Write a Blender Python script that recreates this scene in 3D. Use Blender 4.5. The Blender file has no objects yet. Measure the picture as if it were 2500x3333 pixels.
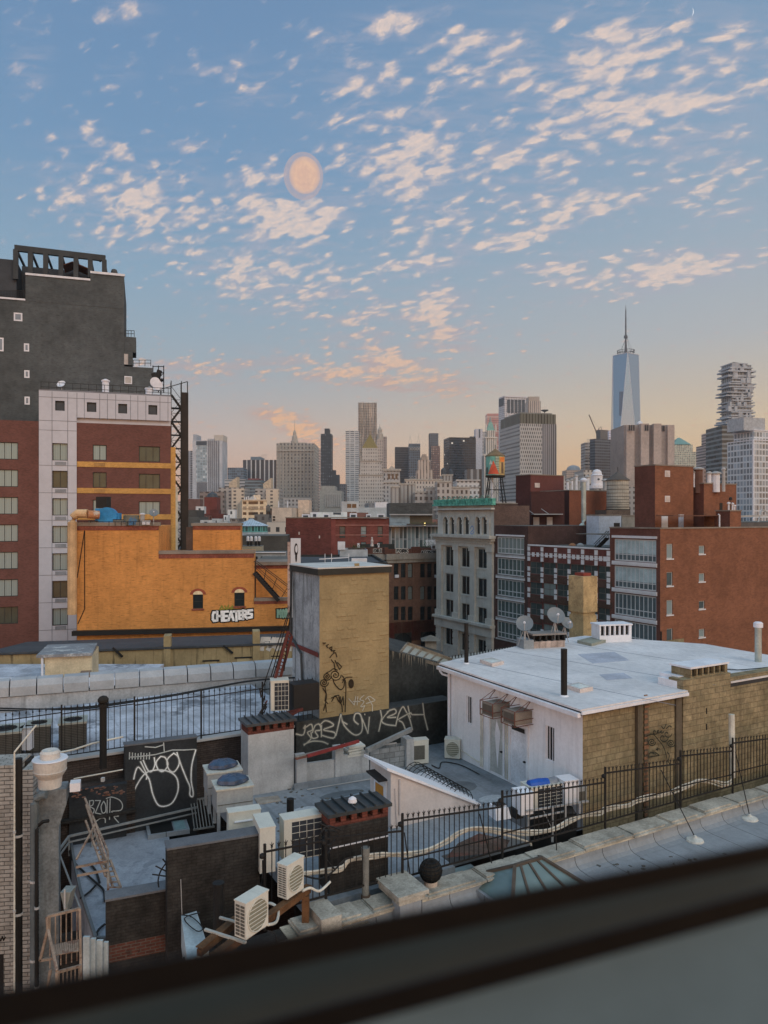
import bpy,math,random
from mathutils import Vector,Matrix
R = math.radians
random.seed(7)
D = bpy.data
SC = bpy.context.scene
COL = SC.collection
# ---------------------------------------------------------------- camera
F,CX,HY,H = 2407.0,1250.0,1680.0,28.0     # focal length, centre and horizon of the photograph in its own pixels; eye height
cam = D.cameras.new('camera'); camo = D.objects.new('camera',cam); COL.objects.link(camo)
camo.location = (0,0,H); camo.rotation_euler = (R(90),0,0)
cam.sensor_fit = 'VERTICAL'; cam.sensor_height = 36; cam.lens = F / 3333 * 36
cam.shift_y = (HY - 1666.5) / 3333.0
cam.clip_start = 0.02; cam.clip_end = 60000
cam.dof.use_dof = True; cam.dof.focus_distance = 70; cam.dof.aperture_fstop = 5.2
SC.camera = camo
SC.render.resolution_x = 768; SC.render.resolution_y = 1024
# ---------------------------------------------------------------- sky
SC.view_settings.view_transform = 'Standard'; SC.view_settings.look = 'None'
SC.view_settings.gamma = 1; SC.view_settings.exposure = 0
SUN_AZ,SUN_EL = R(142),R(34)      # the soft dusk glow comes over the right shoulder
W = D.worlds.new('World'); SC.world = W; W.use_nodes = True
nt = W.node_tree; nt.nodes.clear()
class NB:
 """small helper to write node maths"""
 def __init__(s,nt): s.nt = nt
 def n(s,t,**kw):
  o = s.nt.nodes.new(t)
  for k,v in kw.items(): setattr(o,k,v)
  return o
 def _in(s,sock,v):
  if isinstance(v,bpy.types.NodeSocket): s.nt.links.new(v,sock)
  elif v is not None: sock.default_value = v
 def m(s,op,a,b=None,c=None,clamp=False):
  o = s.n('ShaderNodeMath',operation=op); o.use_clamp = clamp
  s._in(o.inputs[0],a); s._in(o.inputs[1],b); s._in(o.inputs[2],c)
  return o.outputs[0]
 def mr(s,v,a,b,c=0.0,d=1.0,smooth=False):
  o = s.n('ShaderNodeMapRange'); o.clamp = True
  if smooth: o.interpolation_type = 'SMOOTHSTEP'
  s._in(o.inputs[0],v)
  for i,q in enumerate((a,b,c,d)): s._in(o.inputs[1 + i],q)
  return o.outputs[0]
 def mix(s,f,a,b,bt='MIX'):
  o = s.n('ShaderNodeMix',data_type='RGBA',blend_type=bt)
  s._in(o.inputs['Factor'],f); s._in(o.inputs[6],a); s._in(o.inputs[7],b)
  return o.outputs[2]
 def xyz(s,v):
  o = s.n('ShaderNodeSeparateXYZ'); s._in(o.inputs[0],v); return o.outputs
 def cx(s,x,y,z=0.0):
  o = s.n('ShaderNodeCombineXYZ')
  for i,q in enumerate((x,y,z)): s._in(o.inputs[i],q)
  return o.outputs[0]
 def noise(s,v,sc,det=3,rough=.55,dist=0.0,out=0):
  o = s.n('ShaderNodeTexNoise'); s._in(o.inputs['Vector'],v)
  o.inputs['Scale'].default_value = sc; o.inputs['Detail'].default_value = det
  o.inputs['Roughness'].default_value = rough; o.inputs['Distortion'].default_value = dist
  return o.outputs[out]
 def ramp(s,v,pts,interp='LINEAR'):
  o = s.n('ShaderNodeValToRGB'); s._in(o.inputs[0],v); cr = o.color_ramp; cr.interpolation = interp
  while len(cr.elements) < len(pts): cr.elements.new(.5)
  for e,(p,c) in zip(cr.elements,pts): e.position = p; e.color = c
  return o.outputs[0]
def lin(h,k=1.0):
 h = h.lstrip('#'); o = []
 for i in (0,2,4):
  c = int(h[i:i + 2],16) / 255
  o.append((c / 12.92 if c <= .04045 else ((c + .055) / 1.055) ** 2.4) * k)
 return (*o,1.0)
b = NB(nt)
tc = b.n('ShaderNodeTexCoord')
x,y,z = b.xyz(tc.outputs['Generated'])[:3]
zc = b.m('MAXIMUM',z,0.0)
yc = b.m('MAXIMUM',y,0.05)
el = b.m('DIVIDE',z,yc)                       # tangent of elevation towards the skyline
az = b.m('DIVIDE',x,yc)
# base colour of the clear dusk sky by elevation, then warmer to the right where the sun went down
left = b.ramp(zc,[(0.0,lin('dba58b')),(.03,lin('e2b298')),(.10,lin('d6c0b6')),(.19,lin('a9bac6')),(.30,lin('8eb0ca')),(.42,lin('769fc6')),(.62,lin('688fbb'))])
right = b.ramp(zc,[(0.0,lin('eeb070')),(.04,lin('f3c084')),(.12,lin('e6cdac')),(.22,lin('bcc0c4')),(.34,lin('9fb5c8')),(.46,lin('88a8c7')),(.62,lin('7599be'))])
sky = b.mix(b.mr(az,-.35,.5,smooth=True),left,right)
ns = b.n('ShaderNodeTexSky',sky_type='NISHITA'); ns.sun_disc = False
ns.sun_elevation = R(4); ns.sun_rotation = R(75); ns.air_density = 1.2; ns.dust_density = 1.5
nsk = b.mix(1.0,ns.outputs[0],(.10,.10,.10,1),'MULTIPLY')
sky = b.mix(.12,sky,nsk)
# altocumulus: a flat layer seen in perspective
zz = b.m('MAXIMUM',z,.03)
pxx = b.m('DIVIDE',x,b.m('ADD',zz,.33)); pyy = b.m('DIVIDE',y,b.m('ADD',zz,.33))
pv = b.cx(pxx,pyy)
wv = b.n('ShaderNodeMapping'); wv.vector_type = 'TEXTURE'; wv.inputs['Rotation'].default_value = (0,0,R(-28)); wv.inputs['Scale'].default_value = (1.3,.74,1)
b.nt.links.new(pv,wv.inputs[0])
warp = b.n('ShaderNodeVectorMath',operation='MULTIPLY_ADD')
nt.links.new(b.noise(wv.outputs[0],12.0,3,.6,out=1),warp.inputs[0]); warp.inputs[1].default_value = (.04,.04,0); nt.links.new(wv.outputs[0],warp.inputs[2])
puff = b.noise(warp.outputs[0],40.0,4,.58,.1)
vor = b.n('ShaderNodeTexVoronoi',feature='SMOOTH_F1'); vor.inputs['Scale'].default_value = 36; vor.inputs['Smoothness'].default_value = .35; vor.inputs['Randomness'].default_value = 1.0
nt.links.new(warp.outputs[0],vor.inputs['Vector'])
puff = b.m('ADD',b.m('MULTIPLY',puff,.62),b.m('MULTIPLY',b.m('SUBTRACT',1.0,vor.outputs['Distance']),.34))
big = b.noise(wv.outputs[0],9.0,3,.55)
MASK = [  # (azimuth, elevation, half width, half height, tilt degrees, strength) of the cloud fields
 (.29,.615,.28,.075,5,.9),(.33,.55,.36,.07,12,.75),(.35,.64,.1,.05,0,.5),(.19,.49,.10,.10,10,1.0),(.04,.49,.11,.08,20,1.0),
 (.06,.40,.10,.07,10,.7),(-.33,.43,.15,.06,-12,1.0),(-.36,.385,.07,.03,0,.9),(-.26,.5,.03,.02,0,.7),(-.18,.565,.05,.02,0,.7),(.0,.545,.10,.03,0,.7),(-.17,.435,.05,.05,0,.9),
 (-.12,.395,.10,.05,20,1.15),(.19,.385,.20,.022,17,1.1),(.07,.352,.09,.018,14,1.0),
 (.38,.335,.16,.03,8,1.1),(.30,.60,.16,.06,20,.9),(.40,.56,.08,.06,0,.9),(.24,.335,.10,.02,5,.8),(.06,.315,.04,.035,-40,.7),
 (-.14,.32,.20,.05,-14,.85),(-.05,.27,.12,.04,-30,.6),(.07,.265,.065,.05,-40,1.0),(.02,.205,.10,.022,-18,1.0),(-.02,.19,.16,.02,-8,.95),
 (-.25,.20,.14,.02,0,.6),(-.34,.135,.08,.014,-8,.9),(-.12,.12,.06,.018,-25,1.2),
 (-.48,.62,.03,.05,0,.7),(-.36,.60,.03,.02,0,.6),(-.36,.685,.05,.02,0,.7),(-.40,.505,.04,.03,0,.5),(-.55,.465,.02,.018,0,.7),
 (-.21,.60,.07,.03,0,.6),(.42,.50,.09,.09,20,.9),(.53,.645,.05,.03,0,.6),(-.62,.60,.05,.06,0,.35),
 (-.02,.60,.10,.06,0,.6),(.0,.665,.10,.02,10,.9),(.12,.64,.06,.03,10,.8),(.46,.41,.06,.02,10,.7),(.25,.43,.12,.02,10,.7),(.14,.12,.2,.01,0,.25)]
cov = None
for (a0,e0,wa,we,t,s) in MASK:
 c_,s_ = math.cos(R(t)),math.sin(R(t))
 da = b.m('SUBTRACT',az,a0); de = b.m('SUBTRACT',el,e0)
 u = b.m('MULTIPLY_ADD',da,c_ / wa,b.m('MULTIPLY',de,s_ / wa))
 v = b.m('MULTIPLY_ADD',de,c_ / we,b.m('MULTIPLY',da,-s_ / we))
 g = b.m('MULTIPLY',b.m('EXPONENT',b.m('MULTIPLY',b.m('MULTIPLY_ADD',u,u,b.m('MULTIPLY',v,v)),-1.0)),s)
 cov = g if cov is None else b.m('MAXIMUM',cov,g)
cov = b.m('ADD',cov,.09)
thr = b.m('SUBTRACT',.652,b.m('MULTIPLY',cov,b.mr(big,.34,.60,.13,.33)))
dens = b.m('SUBTRACT',puff,thr)
al = b.m('MULTIPLY',b.mr(dens,-.05,.15),b.mr(b.noise(warp.outputs[0],60.0,4,.65),.3,.62,.55,1.0))
sm = b.n('ShaderNodeMapping'); sm.inputs['Rotation'].default_value = (0,0,R(14)); sm.inputs['Scale'].default_value = (5,26,1)
nt.links.new(b.cx(az,el),sm.inputs[0])
veil = b.m('MULTIPLY',b.mr(b.noise(sm.outputs[0],2.6,6,.62,.6),.40,.66,smooth=True),b.mr(cov,.15,.9,0,b.mr(el,.16,.42,.85,.42)))
low = b.mr(el,.10,.34,smooth=True)
hi_c = b.mix(low,lin('f6bd8c'),lin('e8d2c6')); lo_c = b.mix(low,lin('cfa492'),lin('aeafc0'))
body = b.mix(b.mr(dens,.0,.12),lo_c,hi_c)
sky = b.mix(veil,sky,lo_c)
sky = b.mix(b.m('MULTIPLY',al,.95),sky,body)
# fill light: brightness and warm tint added to the unseen sky behind and above
back = b.mr(y,.15,-.55,smooth=True); topb = b.mr(z,.585,.8,smooth=True)
gain = b.m('ADD',1.0,b.m('MULTIPLY',b.m('MAXIMUM',back,topb),1.3))
gain = b.m('MULTIPLY',gain,b.mr(z,-.25,-.02))
tint = b.mix(b.m('MAXIMUM',back,topb),(1,1,1,1),(1.18,.95,.74,1))
sky = b.mix(1.0,sky,tint,'MULTIPLY')
bg = b.n('ShaderNodeBackground'); nt.links.new(sky,bg.inputs[0]); nt.links.new(gain,bg.inputs[1])
ow = b.n('ShaderNodeOutputWorld'); nt.links.new(bg.outputs[0],ow.inputs[0])
# ---------------------------------------------------------------- sun
sl = D.lights.new('sun','SUN'); sl.energy = .75; sl.angle = R(26); sl.color = (1.0,.88,.76)
so = D.objects.new('sun',sl); COL.objects.link(so); so.location = (30,-30,60)
sd = Vector((math.sin(SUN_AZ) * math.cos(SUN_EL),math.cos(SUN_AZ) * math.cos(SUN_EL),math.sin(SUN_EL)))
so.rotation_euler = sd.to_track_quat('Z','Y').to_euler()
# ================================================================ materials
K = 1.55      # photograph colour -> base colour
MATS = {}
def mat(name,hexc,rough=.85,metal=0.0,var=.16,vs=.7,pat=None,stain=0.0,grime=None,spec=.25,k=None,emit=0.0,bump=0.0,bw=.22,bh=.075,mort=None,c2=None,patch=0.0,patchc=None,ps=.5,fleck=0.0):
 if name in MATS: return MATS[name]
 m = D.materials.new(name); m.use_nodes = True; nt = m.node_tree; b = NB(nt)
 bs = nt.nodes['Principled BSDF']
 base = [min(.85,q) for q in lin(hexc,K if k is None else k)[:3]] + [1.0]
 tcn = b.n('ShaderNodeTexCoord'); uv = tcn.outputs['UV']; ob = tcn.outputs['Object']
 c = tuple(base); hgt = None
 if pat in ('brick','block'):
  t = b.n('ShaderNodeTexBrick'); nt.links.new(uv,t.inputs['Vector'])
  c1 = [q * 1.12 for q in base[:3]] + [1]; cc2 = [min(.85,q) for q in lin(c2,K if k is None else k)[:3]] + [1] if c2 else [q * .72 for q in base[:3]] + [1]
  mo = [min(.85,q) for q in lin(mort,K if k is None else k)[:3]] + [1] if mort else [q * .6 for q in base[:3]] + [1]
  t.inputs['Color1'].default_value = c1; t.inputs['Color2'].default_value = cc2; t.inputs['Mortar'].default_value = mo
  t.inputs['Scale'].default_value = 1; t.inputs['Mortar Size'].default_value = .012 if pat == 'brick' else .014
  t.inputs['Mortar Smooth'].default_value = .3; t.inputs['Bias'].default_value = -.35
  t.inputs['Brick Width'].default_value = bw; t.inputs['Row Height'].default_value = bh
  c = t.outputs[0]; hgt = t.outputs[1]
 elif pat == 'plank':
  w = b.n('ShaderNodeTexWave',wave_type='BANDS',bands_direction='X'); nt.links.new(uv,w.inputs[0]); w.inputs['Scale'].default_value = 1 / bw / 6.28 * 2; w.inputs['Distortion'].default_value = .3
  c = b.mix(b.mr(w.outputs[1],0,.3,0,1),tuple(q * .75 for q in base[:3]) + (1,),tuple(base))
 elif pat == 'seam':   # long sheets with dark laps
  u_,v_ = b.xyz(uv)[:2]
  fr = b.m('FRACT',b.m('DIVIDE',u_,bw)); ln = b.m('LESS_THAN',fr,.012 / bw * 2)
  c = b.mix(ln,tuple(base),tuple(q * .25 for q in base[:3]) + (1,))
 n1 = b.noise(ob,vs,5,.62); n2 = b.noise(ob,vs * 14,4,.65)
 if hgt is not None:
  n3 = b.noise(ob,vs * 5,2,.5)
  c = b.mix(1.0,c,b.ramp(n3,[(.3,(1 - var * .8,) * 3 + (1,)),(.7,(1 + var * .8,) * 3 + (1,))]),'MULTIPLY')
 lo,hi = 1 - var * 1.6,1 + var * 1.6
 c = b.mix(1.0,c,b.ramp(n1,[(.3,(lo,lo,lo,1)),(.7,(hi,hi,hi,1))]),'MULTIPLY')
 lo,hi = 1 - var * .7,1 + var * .7
 c = b.mix(1.0,c,b.ramp(n2,[(.35,(lo,lo,lo,1)),(.65,(hi,hi,hi,1))]),'MULTIPLY')
 if patch:
  pc = lin(patchc or '3a3836',1.3)
  pn = b.noise(ob,ps,7,.72)
  c = b.mix(b.m('MULTIPLY',b.mr(pn,.53,.58),patch),c,pc)
 if fleck:
  fv = b.n('ShaderNodeMapping'); fv.inputs['Scale'].default_value = (1.1,7.5,1); nt.links.new(uv,fv.inputs[0])
  c = b.mix(b.m('MULTIPLY',b.mr(b.noise(fv.outputs[0],1.5,4,.6),.57,.64),fleck),c,tuple(q * .55 for q in base[:3]) + (1,))
 if stain:
  sv = b.n('ShaderNodeMapping'); sv.inputs['Scale'].default_value = (2.2,.16,1); nt.links.new(uv,sv.inputs[0])
  sn = b.noise(sv.outputs[0],1.6,6,.65)
  c = b.mix(b.m('MULTIPLY',b.mr(sn,.50,.72,smooth=True),stain),c,lin(grime or '2a2622',1.2))
 if isinstance(c,tuple): bs.inputs['Base Color'].default_value = c
 else: nt.links.new(c,bs.inputs['Base Color'])
 bs.inputs['Roughness'].default_value = rough; bs.inputs['Metallic'].default_value = metal
 bs.inputs['Specular IOR Level'].default_value = spec
 bp = b.n('ShaderNodeBump'); bp.inputs['Distance'].default_value = .02; bp.inputs['Strength'].default_value = bump if bump else .25
 hh = b.m('MULTIPLY',n2,.5)
 if hgt is not None: hh = b.m('SUBTRACT',hh,b.m('MULTIPLY',hgt,.6))
 nt.links.new(hh,bp.inputs['Height']); nt.links.new(bp.outputs[0],bs.inputs['Normal'])
 MATS[name] = m
 return m
def glass(name,hexc,rough=.08,spec=.6,curtain=None,cf=.35):
 """window pane: dark, mirror-like, some with curtains drawn"""
 if name in MATS: return MATS[name]
 m = D.materials.new(name); m.use_nodes = True; nt = m.node_tree; b = NB(nt); bs = nt.nodes['Principled BSDF']
 oi = b.n('ShaderNodeObjectInfo'); tcn = b.n('ShaderNodeTexCoord')
 base = lin(hexc,1.2); c = b.mix(b.noise(tcn.outputs['Object'],.9,3),tuple(q * .5 for q in base[:3]) + (1,),tuple(q * 1.5 for q in base[:3]) + (1,))
 if curtain:
  cc = lin(curtain,1.1); u_,v_ = b.xyz(tcn.outputs['UV'])[:2]
  fold = b.m('MULTIPLY_ADD',b.m('SINE',b.m('MULTIPLY',u_,40)),.12,.88)
  cc = b.mix(1.0,cc,b.cx(fold,fold,fold),'MULTIPLY')
  on = b.m('LESS_THAN',oi.outputs['Random'],cf)
  c = b.mix(b.m('MULTIPLY',on,.85),c,cc)
 nt.links.new(c,bs.inputs['Base Color'])
 bs.inputs['Roughness'].default_value = rough; bs.inputs['Specular IOR Level'].default_value = spec
 MATS[name] = m; return m
def facade(name,wall,win,bay=3.0,floor=3.6,fx=.6,fz=.5,rough=.7,wrough=.25,var=.12,lit=0.0,litc='ffd9a0',spec=.4,mode='grid',wall2=None,k=None,metal=0.0):
 """far facade: window openings repeat in metres over the wall"""
 if name in MATS: return MATS[name]
 m = D.materials.new(name); m.use_nodes = True; nt = m.node_tree; b = NB(nt); bs = nt.nodes['Principled BSDF']
 kk = K if k is None else k
 tcn = b.n('ShaderNodeTexCoord'); u_,v_ = b.xyz(tcn.outputs['UV'])[:2]
 fu = b.m('DIVIDE',u_,bay); fv = b.m('DIVIDE',v_,floor)
 iu = b.m('FLOOR',fu); iv = b.m('FLOOR',fv)
 if mode == 'stagger': fu = b.m('ADD',fu,b.m('MULTIPLY',b.m('MODULO',iv,2),.5))
 a = b.m('LESS_THAN',b.m('FRACT',fu),fx); c_ = b.m('LESS_THAN',b.m('FRACT',fv),fz)
 w = b.m('MULTIPLY',a,c_)
 if mode == 'bands': w = c_
 if mode == 'piers': w = a
 wn = b.n('ShaderNodeTexWhiteNoise',noise_dimensions='2D'); nt.links.new(b.cx(iu,iv),wn.inputs[0])
 r = wn.outputs[0]
 wc = lin(win,1.25); wcol = b.mix(b.m('POWER',r,2.0),tuple(q * .55 for q in wc[:3]) + (1,),tuple(min(.8,q * 1.8) for q in wc[:3]) + (1,))
 wl = tuple(min(.85,q) for q in lin(wall,kk)[:3]) + (1,)
 ob = tcn.outputs['Object']
 lo,hi = 1 - var,1 + var
 wl = b.mix(1.0,wl,b.ramp(b.noise(ob,.05,4,.6),[(.3,(lo,lo,lo,1)),(.7,(hi,hi,hi,1))]),'MULTIPLY')
 nt.links.new(b.mix(w,wl,wcol),bs.inputs['Base Color'])
 nt.links.new(b.mr(w,0,1,rough,wrough),bs.inputs['Roughness'])
 bs.inputs['Specular IOR Level'].default_value = spec; bs.inputs['Metallic'].default_value = metal
 if lit:
  on = b.m('MULTIPLY',w,b.m('GREATER_THAN',r,1 - lit))
  bs.inputs['Emission Color'].default_value = lin(litc); nt.links.new(b.m('MULTIPLY',on,.8),bs.inputs['Emission Strength'])
 MATS[name] = m; return m
# ================================================================ meshes
def P(px,py,Y): return Vector(((px - CX) / F * Y,Y,H - (py - HY) / F * Y))
def PZ(px,py,z): return P(px,py,(H - z) * F / (py - HY))
class MB:
 def __init__(s,mats=None): s.v = []; s.f = []; s.mi = []; s.m = Matrix.Identity(4); s.i = 0
 def frame(s,o=(0,0,0),rz=0.0): s.m = Matrix.Translation(o) @ Matrix.Rotation(rz,4,'Z'); return s
 def raw(s,vs,fs):
  o = len(s.v); s.v += [s.m @ Vector(p) for p in vs]; s.f += [tuple(i + o for i in f) for f in fs]; s.mi += [s.i] * len(fs); return s
 def box(s,x0,x1,y0,y1,z0,z1):
  return s.raw([(x0,y0,z0),(x1,y0,z0),(x1,y1,z0),(x0,y1,z0),(x0,y0,z1),(x1,y0,z1),(x1,y1,z1),(x0,y1,z1)],
     [(3,2,1,0),(4,5,6,7),(0,1,5,4),(1,2,6,5),(2,3,7,6),(3,0,4,7)])
 def prism(s,poly,z0,z1):
  n = len(poly); a = sum(poly[i][0] * poly[(i + 1) % n][1] - poly[(i + 1) % n][0] * poly[i][1] for i in range(n))
  if a < 0: poly = poly[::-1]
  zb = z0 if callable(z0) else (lambda p: z0); zt = z1 if callable(z1) else (lambda p: z1)
  vs = [(p[0],p[1],zb(p)) for p in poly] + [(p[0],p[1],zt(p)) for p in poly]
  return s.raw(vs,[tuple(range(n))[::-1],tuple(range(n,2 * n))] + [(i,(i + 1) % n,n + (i + 1) % n,n + i) for i in range(n)])
 def quad(s,a,b_,c,d): return s.raw([a,b_,c,d],[(0,1,2,3)])
 def beam(s,p,q,w=.05,h=None,up=(0,0,1)):
  p,q = Vector(p),Vector(q); h = h or w; d = (q - p).normalized(); u = Vector(up)
  if abs(d.dot(u)) > .98: u = Vector((1,0,0))
  a = d.cross(u).normalized() * w / 2; c = a.cross(d).normalized() * h / 2
  vs = [p - a - c,p + a - c,p + a + c,p - a + c,q - a - c,q + a - c,q + a + c,q - a + c]
  return s.raw(vs,[(0,1,2,3),(7,6,5,4),(0,4,5,1),(1,5,6,2),(2,6,7,3),(3,7,4,0)])
 def tube(s,pts,r,n=7,caps=True):
  pts = [Vector(p) for p in pts]; rings = []; m = len(pts); vs = []; fs = []
  for i,p in enumerate(pts):
   t = (pts[min(i + 1,m - 1)] - pts[max(i - 1,0)]).normalized()
   u = Vector((0,0,1)) if abs(t.z) < .95 else Vector((1,0,0))
   a = t.cross(u).normalized(); c = a.cross(t)
   rr = r[i] if isinstance(r,(list,tuple)) else r
   vs += [p + a * rr * math.cos(k * 2 * math.pi / n) + c * rr * math.sin(k * 2 * math.pi / n) for k in range(n)]
  for i in range(m - 1):
   for k in range(n): fs.append((i * n + k,i * n + (k + 1) % n,(i + 1) * n + (k + 1) % n,(i + 1) * n + k))
  if caps: fs += [tuple(range(n)),tuple(range((m - 1) * n,m * n))[::-1]]
  return s.raw(vs,fs)
 def lathe(s,prof,n=20,c=(0,0,0)):
  vs = []; fs = []; m = len(prof)
  for (r,z) in prof: vs += [(c[0] + r * math.cos(2 * math.pi * k / n),c[1] + r * math.sin(2 * math.pi * k / n),c[2] + z) for k in range(n)]
  for i in range(m - 1):
   for k in range(n): fs.append((i * n + k,i * n + (k + 1) % n,(i + 1) * n + (k + 1) % n,(i + 1) * n + k))
  fs += [tuple(range(n))[::-1],tuple(range((m - 1) * n,m * n))]
  return s.raw(vs,fs)
 def wall(s,L,z0,z1,holes,dep=.22,x0=0.0):
  """vertical wall on y=0 facing -y with recessed openings"""
  xs = sorted({x0,L} | {q for h in holes for q in h[:2]}); zs = sorted({z0,z1} | {q for h in holes for q in h[2:4]})
  xs = [q for q in xs if x0 <= q <= L]; zs = [q for q in zs if z0 <= q <= z1]
  for i in range(len(xs) - 1):
   j = 0
   while j < len(zs) - 1:
    cx_ = (xs[i] + xs[i + 1]) / 2
    def inh(jj): cz = (zs[jj] + zs[jj + 1]) / 2; return any(h[0] < cx_ < h[1] and h[2] < cz < h[3] for h in holes)
    if inh(j): j += 1; continue
    k = j
    while k < len(zs) - 1 and not inh(k): k += 1
    s.quad((xs[i],0,zs[j]),(xs[i + 1],0,zs[j]),(xs[i + 1],0,zs[k]),(xs[i],0,zs[k])); j = k
  for h in holes:
   a,c,d,e = h[:4]
   s.quad((a,0,d),(a,dep,d),(a,dep,e),(a,0,e)); s.quad((c,dep,d),(c,0,d),(c,0,e),(c,dep,e))
   s.quad((a,0,d),(c,0,d),(c,dep,d),(a,dep,d)); s.quad((a,dep,e),(c,dep,e),(c,0,e),(a,0,e))
  return s
 def mesh(s,name,mats):
  me = D.meshes.new(name); me.from_pydata([tuple(v) for v in s.v],[],s.f)
  for mm in (mats if isinstance(mats,(list,tuple)) else [mats]): me.materials.append(mm)
  uvl = me.uv_layers.new(name='UVMap'); dat = []
  me.update()
  for p in me.polygons:
   n = p.normal; p.material_index = s.mi[p.index]
   if abs(n.z) > .75: 
    for li in p.loop_indices: v = me.vertices[me.loops[li].vertex_index].co; dat += [v.x,v.y]
   else:
    t = Vector((-n.y,n.x,0)).normalized()
    for li in p.loop_indices: v = me.vertices[me.loops[li].vertex_index].co; dat += [v.x * t.x + v.y * t.y,v.z]
  uvl.data.foreach_set('uv',dat)
  return me
def link(name,me,parent=None,loc=(0,0,0),rz=0.0):
 o = D.objects.new(name,me); COL.objects.link(o); o.parent = parent; o.location = loc; o.rotation_euler = (0,0,rz); return o
def tag(o,label,cat,group=None,kind=None):
 o['label'] = label; o['category'] = cat
 if group: o['group'] = group
 if kind: o['kind'] = kind
 return o
def structure(name,mb,m):
 o = link(name,mb.mesh(name,m)); o['kind'] = 'structure'; return o
def solo(name,label,cat,mb,m,group=None,loc=(0,0,0),rz=0.0):
 return tag(link(name,mb.mesh(name,m),None,loc,rz),label,cat,group)
class T:
 """a thing: an Empty at its base; parts are meshes in its local frame"""
 def __init__(s,name,label,cat,loc=(0,0,0),rz=0.0,group=None):
  s.o = D.objects.new(name,None); COL.objects.link(s.o); s.o.location = loc; s.o.rotation_euler = (0,0,rz)
  s.o.empty_display_size = .1
  tag(s.o,label,cat,group); s.M = Matrix.Translation(loc) @ Matrix.Rotation(rz,4,'Z'); s.I = s.M.inverted()
 def part(s,name,mb,m,parent=None,label=None):
  o = link(name,mb.mesh(name,m),parent or s.o)
  if label: o['label'] = label
  return o
 def wmb(s):      # an MB that takes world coordinates
  q = MB(); q.m = s.I.copy(); return q
 def copy(s,loc,rz=0.0,label=None,scale=None):
  def rec(o,par):
   c = o.copy(); COL.objects.link(c); c.parent = par
   for ch in o.children: rec(ch,c)
   return c
  c = rec(s.o,None); c.location = loc; c.rotation_euler = (0,0,rz)
  if scale: c.scale = scale
  if label: c['label'] = label
  return c
CACHE = {}
def cached(key,fn):
 if key not in CACHE: CACHE[key] = fn()
 return CACHE[key]
class Face:
 """a vertical face of a building: solves pixels of the photograph to metres on it"""
 def __init__(s,T_,o,rz): s.T = T_; s.lo = Vector(o); s.rz = rz; w = T_.M @ Matrix.Translation(o) @ Matrix.Rotation(rz,4,'Z'); s.W = w; s.O = w.translation; s.d = (w.to_3x3() @ Vector((1,0,0)))
 def s(s,px): k = (px - CX) / F; return (k * s.O.y - s.O.x) / (s.d.x - k * s.d.y)
 def z(s,py,a): return H - (py - HY) / F * (s.O.y + s.d.y * a) - s.T.o.location.z
 def pt(s,px,py,out=0.0): a = s.s(px); return (a,-out,s.z(py,a))
 def rect(s,x0,x1,y0,y1):
  a,c = s.s(x0),s.s(x1); m = (a + c) / 2; return (a,c,s.z(y1,m),s.z(y0,m))
 def mb(s): q = MB(); q.m = Matrix.Translation(s.lo) @ Matrix.Rotation(s.rz,4,'Z'); return q
 def put(s,name,me,a,z,out=0.0,parent=None):
  loc = Matrix.Rotation(s.rz,4,'Z') @ Vector((a,-out,z)) + s.lo
  return link(name,me,parent or s.T.o,loc,s.rz)
def window_on(fc,r,style,fm,gm,nx=1,nz=1,fw=.07,dep=.18,sill=None,arch=False,blind=None,ns=(),name='window',lintel=None):
 """r = (x0,x1,z0,z1) on the face; frame and pane of their own"""
 w,h = round(r[1] - r[0],2),round(r[3] - r[2],2)
 def frame():
  q = MB(); y0,y1 = dep - .09,dep - .02
  q.box(0,fw,y0,y1,0,h); q.box(w - fw,w,y0,y1,0,h); q.box(fw,w - fw,y0,y1,0,fw); q.box(fw,w - fw,y0,y1,h - fw,h)
  t = fw * .7
  for i in range(1,nx): c = w * i / nx; q.box(c - t / 2,c + t / 2,y0 + .005,y1,fw,h - fw)
  for j in range(1,nz): c = h * j / nz; q.box(fw,w - fw,y0 + .01,y1,c - t / 2,c + t / 2)
  for zz_ in ns: c = h * zz_; q.box(fw,w - fw,y0 + .012,y1,c - t / 2,c + t / 2)
  if arch:
   n = 8; vs = []; 
   for k in range(n + 1):
    a = math.pi * k / n; vs.append((w / 2 - w / 2 * math.cos(a),h - w * .45 + w * .45 * math.sin(a)))
   for k in range(n): 
    (xa,za),(xb,zb) = vs[k],vs[k + 1]
    q.raw([(xa,.01,za),(xb,.01,zb),(xb,.01,h + .002),(xa,.01,h + .002),(xa,dep - .03,za),(xb,dep - .03,zb)],[(0,1,2,3),(0,4,5,1)])
  return q.mesh('window_frame',fm)
 fo = fc.put(name,cached(('f',style,w,h),frame),r[0],r[2])
 pane = cached(('p',style,w,h),lambda: MB().box(fw * .5,w - fw * .5,dep - .06,dep + .01,fw * .5,h - fw * .5).mesh('pane',gm))
 link('pane',pane,fo)
 if sill: link('sill',cached(('s',style,w),lambda: MB().box(-.1,w + .1,-.09,.0,-.14,-.005).mesh('sill',sill)),fo)
 if lintel: link('lintel',cached(('l',style,w),lambda: MB().box(-.1,w + .1,-.04,.0,.005,.22).mesh('lintel',lintel)),fo,(0,0,h))
 if blind:
  bm_,fr_ = blind; link('blind',cached(('b',style,w,h,fr_),lambda: MB().box(fw,w - fw,dep - .075,dep - .065,h * (1 - fr_),h - fw).mesh('blind',bm_)),fo)
 return fo
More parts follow.
